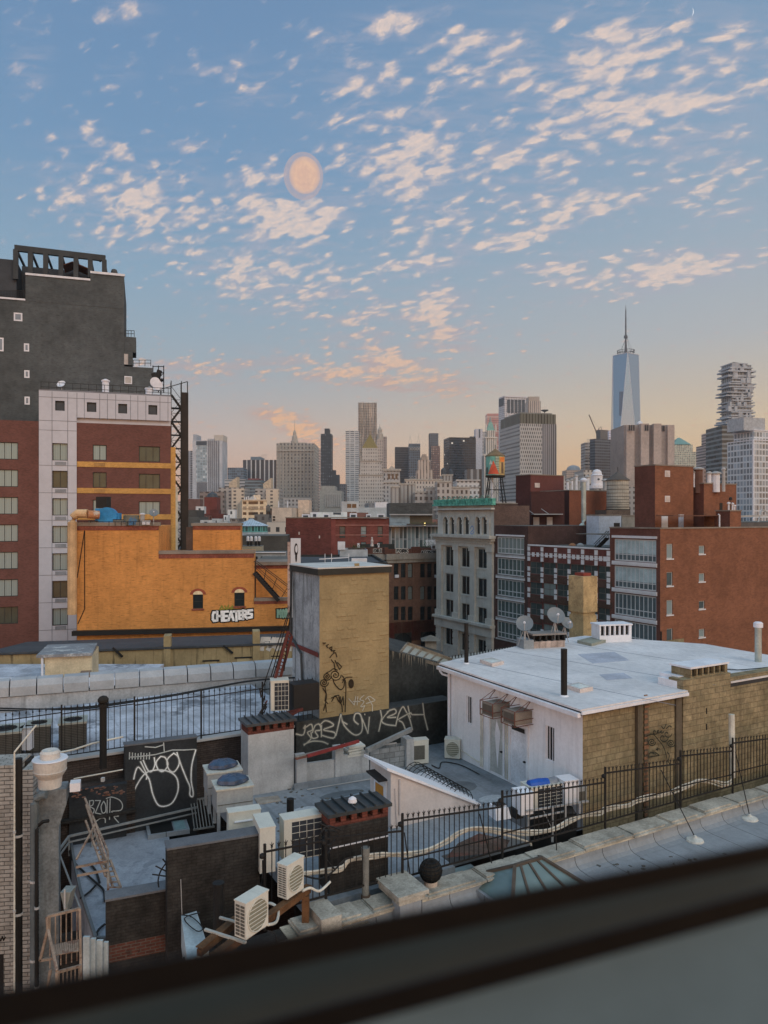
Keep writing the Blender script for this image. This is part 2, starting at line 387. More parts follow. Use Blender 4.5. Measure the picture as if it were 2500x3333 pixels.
class Bld(T):
 """box building: near corner at pixel px and depth Y, front along its x axis, left face along its y axis"""
 def __init__(s,name,label,cat,px,Y,deg,pxr=None,pxl=None,lu=None,lv=None,top=None,topz=None,group=None,base=0.0):
  X = (px - CX) / F * Y
  super().__init__(name,label,cat,(X,Y,base),R(deg),group)
  s.F = Face(s,(0,0,0),0.0)
  s.lu = lu if lu is not None else s.F.s(pxr)
  d = Vector((-math.sin(R(deg)),math.cos(R(deg))))
  if lv is None:
   k = (pxl - CX) / F; lv = (k * Y - X) / (d.x - k * d.y)
  s.lv = lv
  s.Lf = Face(s,(0,lv,0),R(-90))
  s.h = (topz if topz is not None else H - (top - HY) / F * Y) - base
 def body(s,wm,rm=None,holesF=(),holesL=(),dep=.22,par=0.0,parm=None,z0=0.0,name='wall',wmL=None):
  q = MB(); zt = s.h
  q.wall(s.lu,z0,zt,holesF,dep)
  q.m = s.Lf.mb().m; q.i = 1 if wmL else 0; q.wall(s.lv,z0,zt,holesL,dep); q.m = Matrix.Identity(4)
  q.i = 0
  u,v = s.lu,s.lv
  q.quad((u,0,z0),(u,v,z0),(u,v,zt),(u,0,zt)); q.quad((u,v,z0),(0,v,z0),(0,v,zt),(u,v,zt))
  if par:
   t = .3; q.quad((t,t,zt - par),(t,t,zt),(u - t,t,zt),(u - t,t,zt - par)); q.quad((t,v - t,zt),(t,v - t,zt - par),(u - t,v - t,zt - par),(u - t,v - t,zt))
   q.quad((t,t,zt),(t,t,zt - par),(t,v - t,zt - par),(t,v - t,zt)); q.quad((u - t,t,zt - par),(u - t,t,zt),(u - t,v - t,zt),(u - t,v - t,zt - par))
   for a in ((0,u,0,t),(0,u,v - t,v),(0,t,t,v - t),(u - t,u,t,v - t)): q.quad((a[0],a[2],zt),(a[1],a[2],zt),(a[1],a[3],zt),(a[0],a[3],zt))
  o = s.part(name,q,[wm,wmL] if wmL else wm)
  if rm:
   t = .3 if par else 0
   s.part('roof',MB().box(t,u - t,t,v - t,zt - par - .05,zt - par + .004),rm)
  if parm: s.part('coping',MB().box(-.06,u + .06,-.06,.36,zt + .003,zt + .13).box(-.06,.36,.36,v + .06,zt + .003,zt + .13).box(u - .36,u + .06,.36,v + .06,zt + .003,zt + .13).box(.36,u - .36,v - .3,v + .06,zt + .003,zt + .13),parm)
  return o
def ribbon(fc,strokes,w,out=.012,closed=False):
 """painted strokes on a face, given in photograph pixels, as thin bands just proud of it"""
 q = fc.mb()
 for st in strokes:
  pts = [Vector(fc.pt(px,py)) for px,py in st]
  for i in range(len(pts) - 1):
   p,r_ = pts[i],pts[i + 1]; d = Vector((r_.x - p.x,0,r_.z - p.z))
   if d.length < 1e-4: continue
   d.normalize(); n = Vector((-d.z,0,d.x)) * w / 2; e = d * w * .35
   y = -out - .0006 * (i % 2)
   q.raw([(p.x - e.x - n.x,y,p.z - e.z - n.z),(r_.x + e.x - n.x,y,r_.z + e.z - n.z),(r_.x + e.x + n.x,y,r_.z + e.z + n.z),(p.x - e.x + n.x,y,p.z - e.z + n.z)],[(0,1,2,3)])
 return q
def smooth(pts,n=5):
 """Catmull-Rom through pixel points"""
 o = []; m = len(pts)
 for i in range(m - 1):
  p0,p1,p2,p3 = pts[max(i - 1,0)],pts[i],pts[i + 1],pts[min(i + 2,m - 1)]
  for k in range(n):
   t = k / n; o.append(tuple(.5 * ((2 * p1[j]) + (-p0[j] + p2[j]) * t + (2 * p0[j] - 5 * p1[j] + 4 * p2[j] - p3[j]) * t * t + (-p0[j] + 3 * p1[j] - 3 * p2[j] + p3[j]) * t ** 3) for j in range(len(p1))))
 o.append(pts[-1]); return o
# ================================================================ ground
LO = 0.0
structure('ground',MB().box(-3150,3150,-60,3250,-2,0),mat('asphalt','4a4a4c',.9,k=1,vs=.05))
# ================================================================ skyline
G1 = 'downtown towers on the skyline'
def tw(name,label,x0,x1,top,Y,wm,pc=None,deg=0.0,lv=None,side=None,cat='skyscraper',roof=None,group=G1):
 if pc is None: b_ = Bld(name,label,cat,x0,Y,deg,pxr=x1,lv=lv or 30,top=top,group=group)
 else: b_ = Bld(name,label,cat,pc,Y,deg,pxr=x1,pxl=x0,top=top,group=group)
 b_.body(wm,roof or M_ROOF,wmL=side); return b_
def tier(b_,x0,x1,ytop,ybot=None,m=None,name='upper_storey',dy=(1,.9),prof=None):
 """a block standing on the roof, placed by photograph pixels on the front face"""
 a,c = b_.F.s(x0),b_.F.s(x1); z1 = b_.F.z(ytop,(a + c) / 2); z0 = b_.h if ybot is None else b_.F.z(ybot,(a + c) / 2)
 return b_.part(name,MB().box(a,c,b_.lv * (1 - dy[1]) if dy[0] == 1 else dy[0],b_.lv * dy[1],z0,z1),m)
M_ROOF = mat('tar_roof','55534f',.9)
M_CONC = mat('far_concrete','8e8c8a',.85,vs=.06)
M_DARK = mat('dark_metal','1c1c1c',.5,var=.1)
M_DKF = mat('far_dark','3a3f44',.5,vs=.05)
M_WHITE = mat('white_paint','b4b4b8',.6,vs=1.5,var=.08)
M_LIME = facade('limestone','a09890','5c5a5c',2.6,4.0,.42,.5)
# -- A, B: slab and the telephone tower with striped piers
a = tw('office_tower','thin slab tower with a dark glazed edge at the far left of the skyline',609,628,1467,1300,facade('slabA','a5a0a0','40484e',6,4,.5,.6))
b_ = tw('telephone_tower','pale limestone telephone tower with dark vertical slots and a grey panelled front',627,724,1434,1250,mat('verz','a3a3a6',.8,vs=.03),lv=40,side=None)
tier(b_,627,638,1413,None,mat('verz2','8e9299',.8)); tier(b_,674,697,1427,None,mat('verz','a3a3a6')); tier(b_,695,725,1415,None,mat('verzbeige','a8a096',.8))
q = b_.F.mb(); a0,a1,c0,c1 = b_.F.rect(639,673,1436,1449); q.box(a0,a1,-.6,0,c0,c1); b_.part('plant_room_louvre',q,M_DKF)
q = b_.F.mb(); a0,a1,c0,c1 = b_.F.rect(639,673,1450,1568); q.box(a0,a1,-.8,0,c0,c1)
b_.part('panelled_front',q,facade('xpanel','8b979e','9fabb0',4.4,4.4,.8,.8,wrough=.6))
q = b_.F.mb()
for i in range(12):
 px = 641 + i * 2.9; a0,a1,c0,c1 = b_.F.rect(px,px + 1.5,1570,1622); q.box(a0,a1,-.4,0,c0,c1)
for i in range(6):
 px = 679 + i * 6.4; a0,a1,c0,c1 = b_.F.rect(px,px + 2.6,1434,1622); q.box(a0,a1,-.4,0,c0,c1)
b_.part('dark_slots',q,mat('slotdark','35333a',.6))
# name in small pale letters near the top of the panel
def text_mesh(s,size,depth=.01):
 cu = D.curves.new('lettering','FONT'); cu.body = s; cu.size = size; cu.extrude = depth; cu.resolution_u = 2
 o = D.objects.new('lettering',cu); COL.objects.link(o); dg = bpy.context.evaluated_depsgraph_get(); me = D.meshes.new_from_object(o.evaluated_get(dg))
 D.objects.remove(o); return me
def lettering(fc,s,px,py,hpx,m,out=.03,stretch=1.0,px1=None,bold=0.0):
 """letters on a face: baseline start at (px,py), capital height hpx photograph pixels"""
 x_,y_,z_ = fc.pt(px,py,out); size = abs(fc.z(py - hpx,x_) - fc.z(py,x_)) / .7
 me = text_mesh(s,size); me.materials.append(m)
 wdt = max(v.co.x for v in me.vertices) or 1
 sx = (fc.s(px1) - x_) / wdt if px1 else stretch
 M_ = Matrix.Rotation(R(90),4,'X') @ Matrix.Diagonal((sx,1,1,1))
 me.transform(M_)
 return fc.put('lettering',me,x_,z_,out)
lettering(b_.F,'verizon',651,1497,5,mat('letter_white','e8e8e8',.6),out=1.2,px1=671)
# -- C..F
a = tw('office_building','pale banded office block in front of the telephone tower',731,797,1560,900,facade('bandC','9c9a9a','5d6468',5,3.7,.8,.5,mode='bands'),lv=40)
tw('office_tower','blue grey glass block with a flat top left of the striped dark tower',741,793,1522,1150,facade('glassD','5c6d7a','475662',3,4,.8,.8,wrough=.15))
b_ = tw('office_tower','dark office tower with thin white vertical piers and a rooftop plant room',791,899,1497,1200,facade('stripE','a9a6a4','2c3138',7.2,400,.74,1.0,mode='piers'),lv=50)
tier(b_,791,893,1497,1506,mat('Etop','87857f')) ; tier(b_,814,847,1486,None,mat('Epent','5d6a74'))
q = MB(); a0 = b_.F.s(851); z0 = b_.h
for i in range(4):
 xx = a0 + i * 2.6; q.beam((xx,5,z0),(xx,5,z0 + 9),.25)
q.beam((a0 - 8,5,z0 + 5),(a0 + 9,5,z0 + 9),.3).beam((a0,5,z0 + 9),(a0 + 8,5,z0 + 9),.25)
b_.part('roof_frame',q,M_CONC)
a = tw('office_building','grey stepped office block with a rust red upper storey',797,850,1562,880,facade('bandR','5f6a70','3e464c',4,3.7,.9,.5,mode='bands'))
tier(a,806,842,1557,1574,mat('rusted','6d4444'))
GF = 'concrete apartment towers with stepped tops'
FM = facade('aptF','8d8782','3b3f44',4.2,3.0,.45,.45,var=.1); FB = facade('aptF2','a89a8a','4a4745',6.6,3.0,.32,.5)
for (x0,x1,x2,tp,lb) in ((712,757,796,1587,'concrete apartment tower with a wedge topped stair block, left of the cream loft'),(831,868,909,1590,'concrete apartment tower with a wedge topped stair block, right of the cream loft')):
 b_ = tw('apartment_tower',lb,x0,x2,tp,620,FM,lv=25,cat='apartment tower',group=GF)
 a0,a1 = b_.F.s(x1),b_.F.s(x2); b_.part('wing',MB().box(a0,a1 + .05,-4,.0,0,b_.h - 1),FB)
 a0,a1 = b_.F.s(x1 - 12),b_.F.s(x1 + 14); b_.part('stair_block',MB().prism([(a0,1),(a1,1),(a1,12),(a0,12)],b_.h,lambda p: b_.h + (9 if p[0] > (a0 + a1) / 2 else 4)),mat('aptcap','a0917e'))
# -- G cream loft with water tank
b_ = tw('loft_building','cream loft building with banded windows and rooftop chimneys',767,869,1626,420,mat('cream','b7a58c',.85,vs=.3),deg=12,pc=788,cat='building',group=None)
q = b_.F.mb(); wm = glass('wdark','3c342f')
def fargrid(b_,fc,cols,rows,w,h,m,out=.12,name='window',nx=2,fmt=None):
 """each window its own part: cols in pixels at the window's left edge, rows in pixels at its top"""
 for cx_ in cols:
  for ry in rows:
   a_ = fc.s(cx_); z_ = fc.z(ry,a_) - h
   me = cached(('fg',name,w,h,m.name),lambda: MB().box(0,w,-.06,.1,0,h).mesh(name,m))
   fc.put(name,me,a_,z_)
fargrid(b_,b_.F,(791,809,819,829,846),(1632,1649,1667,1686),1.9,1.6,wm)
b_.part('cornice',b_.F.mb().box(-.3,b_.lu + .3,-.5,0,b_.h - 5.0,b_.h - 4.6).box(-.3,b_.lu + .3,-.6,0,b_.h - .5,b_.h),mat('cream2','b9aa96'))
tier(b_,832,856,1606,None,mat('cream2','b9aa96'),'roof_house')
for i,px in enumerate(range(795,832,6)):
 a0 = b_.F.s(px); b_.part('chimney',MB().box(a0,a0 + .5,1,1.6,b_.h,b_.h + 1.2 + (i % 3) * .4),M_WHITE)
tw('apartment_building','narrow dark striped block beside the cream loft',869,886,1660,430,mat('dkbrick_far','4e4038',.9),cat='building',group=None)
b_ = tw('blank_building','blank beige walled building with a column of small windows at its left edge',885,949,1652,300,mat('beigewall','a99a8c',.9,vs=.2,stain=.2),cat='building',group=None,lv=25)
fargrid(b_,b_.F,(888,),(1680,1689,1698,1708,1718,1728),1.0,.8,wm)
for px in (905,934): a0 = b_.F.s(px); b_.part('flue',MB().tube([(a0,2,b_.h),(a0,2,b_.h + 2.6)],.25),M_WHITE)
tw('rooftop_bulkhead','smooth beige bulkhead rising behind the red brick building',970,1006,1627,320,mat('beige2','ae9c8c',.9),cat='bulkhead',lv=12,group=None)
tw('grey_building','grey teal roofed house between two beige walls',945,973,1660,340,mat('tealgrey','5e6664',.9),cat='building',group=None)
# -- I municipal tower
b_ = tw('courthouse_tower','broad stone government tower with a small cupola on its roof',900,1024,1443,950,facade('stoneI','8e8a84','65686a',4.6,4.4,.45,.6),lv=60)
tier(b_,907,941,1439,None,mat('stone','918b83')); tier(b_,966,996,1439,None,mat('stone','918b83')); 
q = b_.F.mb()
for px in [901,911,922,933,944,955,966,977,988,999,1010,1020]: a0,a1,c0,c1 = b_.F.rect(px,px + 3.2,1448,1652); q.box(a0,a1,-1.2,0,c0,c1)
a0,a1,c0,c1 = b_.F.rect(900,1024,1466,1469); q.box(a0,a1,-1.8,-1.25,c0,c1)
b_.part('piers',q,mat('stone','918b83'))
cxl = b_.F.s(953); zt = b_.h
b_.part('cupola',MB().lathe([(5,0),(5,5),(3.9,5.4),(3.5,11),(2.4,12),(2.2,16),(.8,19),(.3,20),(.2,34)],12,(cxl,20,zt)),mat('stone','918b83'))
b_ = tw('office_tower','pale pinkish tower with open crown behind the government tower',1024,1042,1460,1100,facade('pinkI','b39c92','6e6462',3,4,.5,.6))
b_ = tw('office_tower','slender near black tower with a raised cap on its roof',1044,1080,1412,900,facade('gridJ','2b3036','5a646b',2.5,3.6,.45,.5,wrough=.2),lv=20)
tier(b_,1056,1072,1394,None,M_DKF); b_.part('lower_wing',MB().box(b_.lu,b_.lu + 4.5,2,15,0,b_.F.z(1530,b_.lu)).box(b_.lu + 4.5,b_.lu + 9,2,15,0,b_.F.z(1545,b_.lu)),M_DKF)
b_ = tw('courthouse','low stone courthouse with tall white columns',1040,1112,1597,700,mat('courtst','83827e',.85),lv=40,cat='building')
tier(b_,1044,1090,1581,None,mat('courtst','83827e'))
q = b_.F.mb()
for px in range(1058,1108,6): a0,a1,c0,c1 = b_.F.rect(px,px + 3,1608,1650); q.box(a0,a1,-1,0,c0,c1)
b_.part('colonnade',q,M_CONC)
tw('office_tower','white gridded slab tower beside the twisting steel tower',1125,1168,1402,1400,facade('gridL','aaa8a6','6a7076',9,3.6,.82,.5),pc=None,lv=30)
tw('office_building','dark low block at the foot of the white gridded slab',1098,1126,1575,1000,facade('blkL','5c5c60','3c4046',3,4,.5,.5),cat='building')
# -- M twisting steel tower with rippled walls
b_ = T('rippled_tower','tall rippled stainless steel tower catching gold light on its right edge','skyscraper',(P(1196,1310,1541).x,1541,0),0,G1)
def ripple():
 q = MB(); n = 34; hgt = H + 370 / F * 1541
 base = [(-19.5,0),(19.5,0),(19.5,24),(-19.5,24)]
 for lev in range(1): pass
 rows = 26; vs = []; fs = []
 for j in range(rows + 1):
  z_ = hgt * j / rows
  for i in range(n + 1):
   t = i / n; xx = -19.5 + 39 * t
   rp = 2.3 * math.sin(i * 1.9 + .5 * math.sin(j * .5 + i * .4)) * (1 + .2 * math.sin(j * .7)) + (-2.5 if abs(t - .68) < .05 else 0)
   vs.append((xx,-rp,z_))
 for j in range(rows):
  for i in range(n): fs.append((j * (n + 1) + i,j * (n + 1) + i + 1,(j + 1) * (n + 1) + i + 1,(j + 1) * (n + 1) + i))
 q.raw(vs,fs); q.box(-19.5,19.5,3.2,26,0,hgt - .5); return q
b_.part('wall',ripple(),facade('steelM','b3aaa0','5f6062',3.2,3.4,.45,.55,rough=.42,wrough=.2,metal=.3))
b_ = T('pyramid_tower','stone courthouse tower with a gold pyramid roof in front of the steel tower','skyscraper',(P(1207,1680,820).x,820,0),0,G1)
def zz_(py,Y): return H - (py - HY) / F * Y
sc = 820 / F
b_.part('base',MB().box(-39 * sc,43 * sc,0,28,0,zz_(1545,820)),facade('stoneN','a09a94','74706e',2.6,3.9,.42,.45))
b_.part('shaft',MB().box(-29 * sc,23 * sc,4,22,0,zz_(1457,820)).box(-35 * sc,33 * sc,1.5,26,0,zz_(1499,820)),facade('stoneN','a09a94','74706e'))
b_.part('cornice',MB().box(-37 * sc,35 * sc,.8,26,zz_(1501,820),zz_(1499,820)).box(-41 * sc,45 * sc,-.8,28,zz_(1547,820),zz_(1544,820)),mat('stone','918b83'))
x0,x1,y0,y1,z0,z1 = -29 * sc,23 * sc,4,22,zz_(1457,820),zz_(1408,820); mx,my = (x0 + x1) / 2,13
b_.part('pyramid_roof',MB().raw([(x0,y0,z0),(x1,y0,z0),(x1,y1,z0),(x0,y1,z0),(mx,my,z1)],[(0,1,4),(1,2,4),(2,3,4),(3,0,4),(3,2,1,0)]).beam((mx,my,z1 - .5),(mx,my,z1 + 3),.5),mat('gold_roof','6f6138',.5))
for q_ in range(6):
 b_.part('arched_window',MB().lathe([(.9,0),(.9,2)],8,(-21 * sc + q_ * 8.5 * sc,.8,0)).frame().box(-22 * sc + q_ * 8.5 * sc,-20 * sc + q_ * 8.5 * sc,1.2,1.6,zz_(1524,820),zz_(1517,820)),M_DARK) if False else None
# -- O..T
b_ = tw('municipal_tower','ornate stone tower with a tiered crown right of the pyramid roof',1226,1247,1430,1000,facade('stoneO','a2968e','6f6a68',2.4,4,.4,.6))
b_.part('crown',MB().lathe([(4.5,0),(4.5,8),(3.2,8.5),(3.2,14),(.4,18),(.2,22)],10,(b_.lu / 2,8,b_.h)),mat('stone','918b83'))
tw('office_tower','brown grey slab just right of the ornate crown',1245,1259,1421,1150,facade('slabO','8c7f7a','5e5a5a',2.6,3.8,.5,.6))
b_ = tw('office_tower','stone loft tower with a low gabled roof and big upper windows',1249,1302,1527,640,facade('stoneP','8f8d8c','5f6063',2.9,3.7,.42,.55),lv=30)
a0,a1 = b_.F.s(1264),b_.F.s(1288); b_.part('gable',MB().raw([(a0,0,b_.h),(a1,0,b_.h),((a0 + a1) / 2,0,b_.h + 3),(a0,6,b_.h),(a1,6,b_.h),((a0 + a1) / 2,6,b_.h + 3)],[(0,1,2),(5,4,3),(0,2,5,3),(1,4,5,2)]).beam(((a0 + a1) / 2,3,b_.h + 3),((a0 + a1) / 2,3,b_.h + 6),.3),mat('stone','918b83'))
b_.part('cornice',MB().box(-1,b_.lu + 1,-1.4,0,b_.h - 1.5,b_.h + .1).box(-.3,b_.lu + .3,-.8,0,b_.h - 12,b_.h - 11),mat('stone','918b83'))
fargrid(b_,b_.F,(1263,1275,1287),(1542,),1.9,4.6,wm,name='tall_window')
tw('office_tower','black glass slab left of the tower with two pointed masts',1286,1331,1455,1250,facade('glassQ','3a3c42','22262c',3,3.9,.8,.7,mode='bands'),lv=40)
b_ = tw('office_tower','dark glass tower with diagonal truss bands and two pointed roof masts',1331,1368,1444,1150,facade('glassR','4e5a66','33404c',3,3.8,.7,.7,wrough=.12),lv=30)
q = b_.F.mb()
for (ya,yb) in ((1456,1466),(1550,1560)):
 for i in range(4):
  xa = 1333 + i * 8.5; p0,p1,p2,p3 = (b_.F.pt(xa,ya,.6),b_.F.pt(xa + 8.5,yb,.6),b_.F.pt(xa,yb,.6),b_.F.pt(xa + 8.5,ya,.6)); q.beam(p0,p1,.9).beam(p2,p3,.9)
b_.part('truss_band',q,M_CONC)
for px in (1335,1362):
 a0 = b_.F.s(px); b_.part('mast',MB().beam((a0 - 2.5,3,b_.h),(a0,3,b_.h + 12),.35).beam((a0 + 2.5,3,b_.h),(a0,3,b_.h + 12),.35).beam((a0,3,b_.h + 10),(a0,3,b_.h + 17),.25),M_CONC)
b_ = tw('stepped_tower','stepped beige art deco tower with a blocky top',1357,1410,1530,760,facade('decoS','a09389','716964',3.2,4,.35,.7,mode='piers'),lv=30)
tier(b_,1363,1402,1496,None,facade('decoS','a09389','716964'),'middle_tier'); tier(b_,1372,1393,1485,1497,mat('deco','8f8379')); tier(b_,1376,1389,1477,1486,mat('deco','8f8379'))
b_ = tw('slim_tower','slim tower with a dark cap and rose coloured windows on its right side',1398,1427,1410,1300,facade('slimT','55585e','3a3f46',3,4,.5,.5),lv=26)
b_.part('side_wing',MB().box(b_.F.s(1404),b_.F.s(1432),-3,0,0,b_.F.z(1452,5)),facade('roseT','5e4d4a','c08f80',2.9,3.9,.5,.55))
tier(b_,1398,1425,1410,1428,mat('capT','3e3c3a'))
# -- U stone court complex with pilasters
UM = facade('stoneU','8d8883','5e5c5c',3.0,60,.38,.93,mode='piers'); UW = facade('stoneU2','958f8a','4b4848',3.3,4.4,.45,.6)
GU = 'grey limestone court buildings below the skyline'
for (x0,x1,tp,Y,m,lb) in ((1272,1300,1583,560,UM,'ribbed grey court block with two tall slots, leftmost of the limestone group'),(1300,1352,1574,570,UM,'ribbed limestone court block just left of the arched window block'),(1318,1440,1560,640,M_LIME,'wide flat limestone block rising behind the ribbed court blocks'),
 (1352,1386,1600,540,UW,'limestone court block with one big arched window'),(1386,1424,1586,545,UW,'pale limestone block with rows of small windows below the stepped tower'),(1424,1470,1566,520,UW,'tall middle limestone block with three window columns'),
 (1440,1474,1545,700,UM,'ribbed stone block with a cluster of roof ornaments'),(1470,1530,1585,530,UW,'long limestone wing right of the tall middle block')):
 b_ = tw('court_building',lb,x0,x1,tp,Y,m,lv=30,cat='court building',group=GU)
 b_.part('parapet',MB().box(-.4,b_.lu + .4,-.5,0,b_.h - .9,b_.h + .3),mat('stone','918b83'))
b_ = T('roof_ornament','dark cluster of tanks on the ribbed stone block','roof tank',(P(1455,0,700).x,705,zz_(1545,700)),0)
b_.part('tank',MB().lathe([(2.4,0),(2.4,5),(.3,7)],10,(-3,0,0)),M_DKF); b_.part('tank',MB().lathe([(1.8,0),(1.8,4),(.3,6)],10,(4,0,0)),M_DKF)
# -- V W X Y Z
tw('black_slab','broad black office slab with faint lit window bands',1444,1549,1423,1150,facade('blackV','2e3138','1a1d22',3.1,3.9,.85,.62,wrough=.15,lit=.02,litc='e8dccb'),pc=1463,deg=10)
b_ = tw('office_tower','slim white tower with one dark vertical slot beside the gothic spire',1548,1571,1396,1250,mat('whiteW','a5a5ab',.8),lv=20)
q = b_.F.mb(); a0,a1,c0,c1 = b_.F.rect(1559,1563,1397,1425); q.box(a0,a1,-.5,0,c0,c1); b_.part('slot',q,M_DKF); b_.part('side_wing',MB().box(-9,0,3,14,0,b_.F.z(1420,0)),M_DKF)
tw('office_tower','pale scaffold wrapped tower sliver behind the gothic spire',1570,1584,1405,1300,facade('scafW','9a9694','6f6e70',4,6,.5,.6),lv=20)
b_ = tw('hall_building','white stone office hall with an upper terrace and rows of square windows',1487,1560,1562,600,facade('hallX','a3a3a3','5b5d60',3.4,4.6,.5,.5),lv=35,cat='building')
b_.part('cornice',MB().box(-.8,b_.lu + .8,-1,0,b_.h - 1,b_.h + .3).box(-.8,b_.lu + .8,-1,0,b_.h - 6.2,b_.h - 5.4),M_CONC)
b_ = tw('office_building','grey block with dark tall openings behind the white office hall',1520,1568,1527,680,facade('blkX','77797b','34383c',5.6,100,.6,.7,mode='piers'),lv=20,cat='building')
b_ = T('gothic_tower','gothic skyscraper with a green copper pyramid crown and spire','skyscraper',(P(1602,0,1050).x,1050,0),0,G1)
sc = 1050 / F; GY = facade('gothic','aaa49c','74726e',3.0,60,.4,.95,mode='piers'); cop = mat('copper','6b8f84',.6)
b_.part('wall',MB().box(-24 * sc,24 * sc,6,34,0,zz_(1480,1050)).box(-18 * sc,18 * sc,9,28,0,zz_(1420,1050)).box(-14 * sc,14 * sc,11,25,0,zz_(1398,1050)),GY)
b_.part('band',MB().box(-20 * sc,20 * sc,8,9,zz_(1424,1050),zz_(1420,1050)).box(-26 * sc,26 * sc,5,6,zz_(1482,1050),zz_(1477,1050)),mat('stoneband','b3ada5'))
z0,z1 = zz_(1398,1050),zz_(1370,1050); w0,w1 = 13 * sc,5 * sc
b_.part('copper_roof',MB().raw([(-w0,18 - w0,z0),(w0,18 - w0,z0),(w0,18 + w0,z0),(-w0,18 + w0,z0),(-w1,18 - w1,z1),(w1,18 - w1,z1),(w1,18 + w1,z1),(-w1,18 + w1,z1)],[(0,1,5,4),(1,2,6,5),(2,3,7,6),(3,0,4,7),(4,5,6,7)]),cop)
b_.part('spire',MB().lathe([(w1,0),(w1 * .8,3),(.25,9)],8,(0,18,z1)),mat('coppergrey','7e8480'))
for sx in (-1,1): b_.part('pinnacle',MB().lathe([(1.2,0),(1.2,7),(.1,12)],6,(sx * 16 * sc,12,zz_(1402,1050))),mat('stoneband','b3ada5'))
tw('office_tower','pink glass tower behind the gothic spire',1586,1630,1346,1600,facade('pinkZ','cd9286','d89c90',40,3.9,.95,.55,rough=.3,mode='bands',k=1.3),lv=30)
# -- AA AB AC
b_ = tw('office_tower','white tower with a dark louvred crown, tallest of the central group',1623,1713,1288,1500,facade('whiteAA','b0aeb0','79797d',3.6,4,.5,.55),pc=1642,deg=14)
q = b_.F.mb(); 
for i in range(5): a0,a1,c0,c1 = b_.F.rect(1651 + i * 12,1660 + i * 12,1301,1344); q.box(a0,a1,-.8,0,c0,c1)
b_.part('louvre',q,M_DKF)
q = b_.Lf.mb(); a0,a1,c0,c1 = b_.Lf.rect(1625,1640,1297,1322); q.box(a0,a1,-.8,0,c0,c1); b_.part('louvre',q,M_DKF)
b_.part('crown_rail',b_.F.mb().box(-1,b_.lu + 1,-1.5,0,b_.h - 2.4,b_.h),M_WHITE)
b_ = tw('round_top_tower','beige deco tower with a notched crown behind the checker patterned slab',1719,1760,1305,1350,facade('decoAB','a0958c','6b6562',3.6,60,.4,.95,mode='piers'))
tier(b_,1722,1757,1290,None,mat('decotop','94897f'),'crown')
b_ = tw('federal_building','huge slab office building with a staggered checker window pattern and dark top band',1627,1811,1378,780,facade('checkAC','949290','55585c',2.3,4.1,.5,.62,mode='stagger'),pc=1692,deg=12,side=facade('sideAC','8f8e8c','6a6d70',40,4.05,.95,.42,mode='bands'))
b_.part('side_bay',b_.F.mb().box(b_.F.s(1765),b_.lu + .02,-.6,0,0,b_.h),facade('stripAC','77767a','46484c',2.2,400,.5,1,mode='piers'))
a0 = b_.h; z1 = b_.F.z(1345,0)
b_.part('top_band',MB().box(.8,b_.lu - .2,.8,b_.lv - .2,a0,z1),facade('bandAC','55574f','34362f',3.4,400,.6,1,mode='piers'))
tier(b_,1700,1805,1341,1346,mat('ACcap','6a6a66')); 
solo('radar_antenna','small disc shaped antenna on the roof of the checker patterned slab','antenna',MB().lathe([(.5,0),(.5,4),(4,5.5),(4,6.3),(.4,6.6)],12),M_DKF,loc=(P(1773,0,800).x,800,zz_(1345,780)))
# -- AD the tallest tower: square base twisting to a square turned 45 degrees
b_ = T('spire_tower','tallest glass tower tapering to a ring crown and a long mast','skyscraper',(P(2037,0,1790).x,1790,0),R(-10),G1)
ht = zz_(1152,1790 - 15); w0 = 33; w1 = 21.5 * 1.414; z0 = 55
bt = [(-w0,-w0,z0),(w0,-w0,z0),(w0,w0,z0),(-w0,w0,z0)]; tp_ = [(0,-w1,ht),(w1,0,ht),(0,w1,ht),(-w1,0,ht)]
gl = D.materials.new('mirror_glass'); gl.use_nodes = True; g_ = NB(gl.node_tree); bs = gl.node_tree.nodes['Principled BSDF']
gu,gv = g_.xyz(g_.n('ShaderNodeTexCoord').outputs['UV'])[:2]
gcol = g_.mix(g_.m('MULTIPLY',g_.m('LESS_THAN',g_.m('FRACT',g_.m('DIVIDE',gv,4.0)),.2),.35),lin('93a0ae',1.2),lin('6c7f96',1))
gl.node_tree.links.new(gcol,bs.inputs['Base Color']); bs.inputs['Metallic'].default_value = .75; bs.inputs['Roughness'].default_value = .12
b_.part('glass_wall',MB().raw([*bt,*tp_],[(0,1,4),(1,5,4),(1,2,5),(2,6,5),(2,3,6),(3,7,6),(3,0,7),(0,4,7),(4,5,6,7)]),gl)
b_.part('base',MB().box(-w0,w0,-w0,w0,0,z0),M_CONC)
q = MB()
for a_,c_ in ((0,4),(1,4),(1,5),(2,5),(3,7),(0,7)): pts = bt + tp_; q.beam(pts[a_],pts[c_],.9)
for i in range(4): q.beam(tp_[i],tp_[(i + 1) % 4],1.2)
b_.part('corner_trim',q,M_WHITE)
b_.part('plant_louvre',MB().box(-16,10,0,.5,0,58).frame(),facade('louvAD','2f3b52','7086a0',2.4,900,.35,1,mode='piers')).matrix_local = Matrix.Translation((-3,-30.4,ht - 150)) @ Matrix.Rotation(R(-.8),4,'X')
q = MB()
for r_ in (19,20.5): 
 for k in range(24):
  a_,c_ = 2 * math.pi * k / 24,2 * math.pi * (k + 1) / 24
  for zz0 in (6,11): q.beam((r_ * math.cos(a_),r_ * math.sin(a_),ht + zz0),(r_ * math.cos(c_),r_ * math.sin(c_),ht + zz0),.7)
for k in range(12): a_ = 2 * math.pi * k / 12; q.beam((17 * math.cos(a_),17 * math.sin(a_),ht),(20 * math.cos(a_),20 * math.sin(a_),ht + 12),.8)
b_.part('crown_ring',q,mat('mastdark','45454a',.6))
mh = zz_(992,1790)
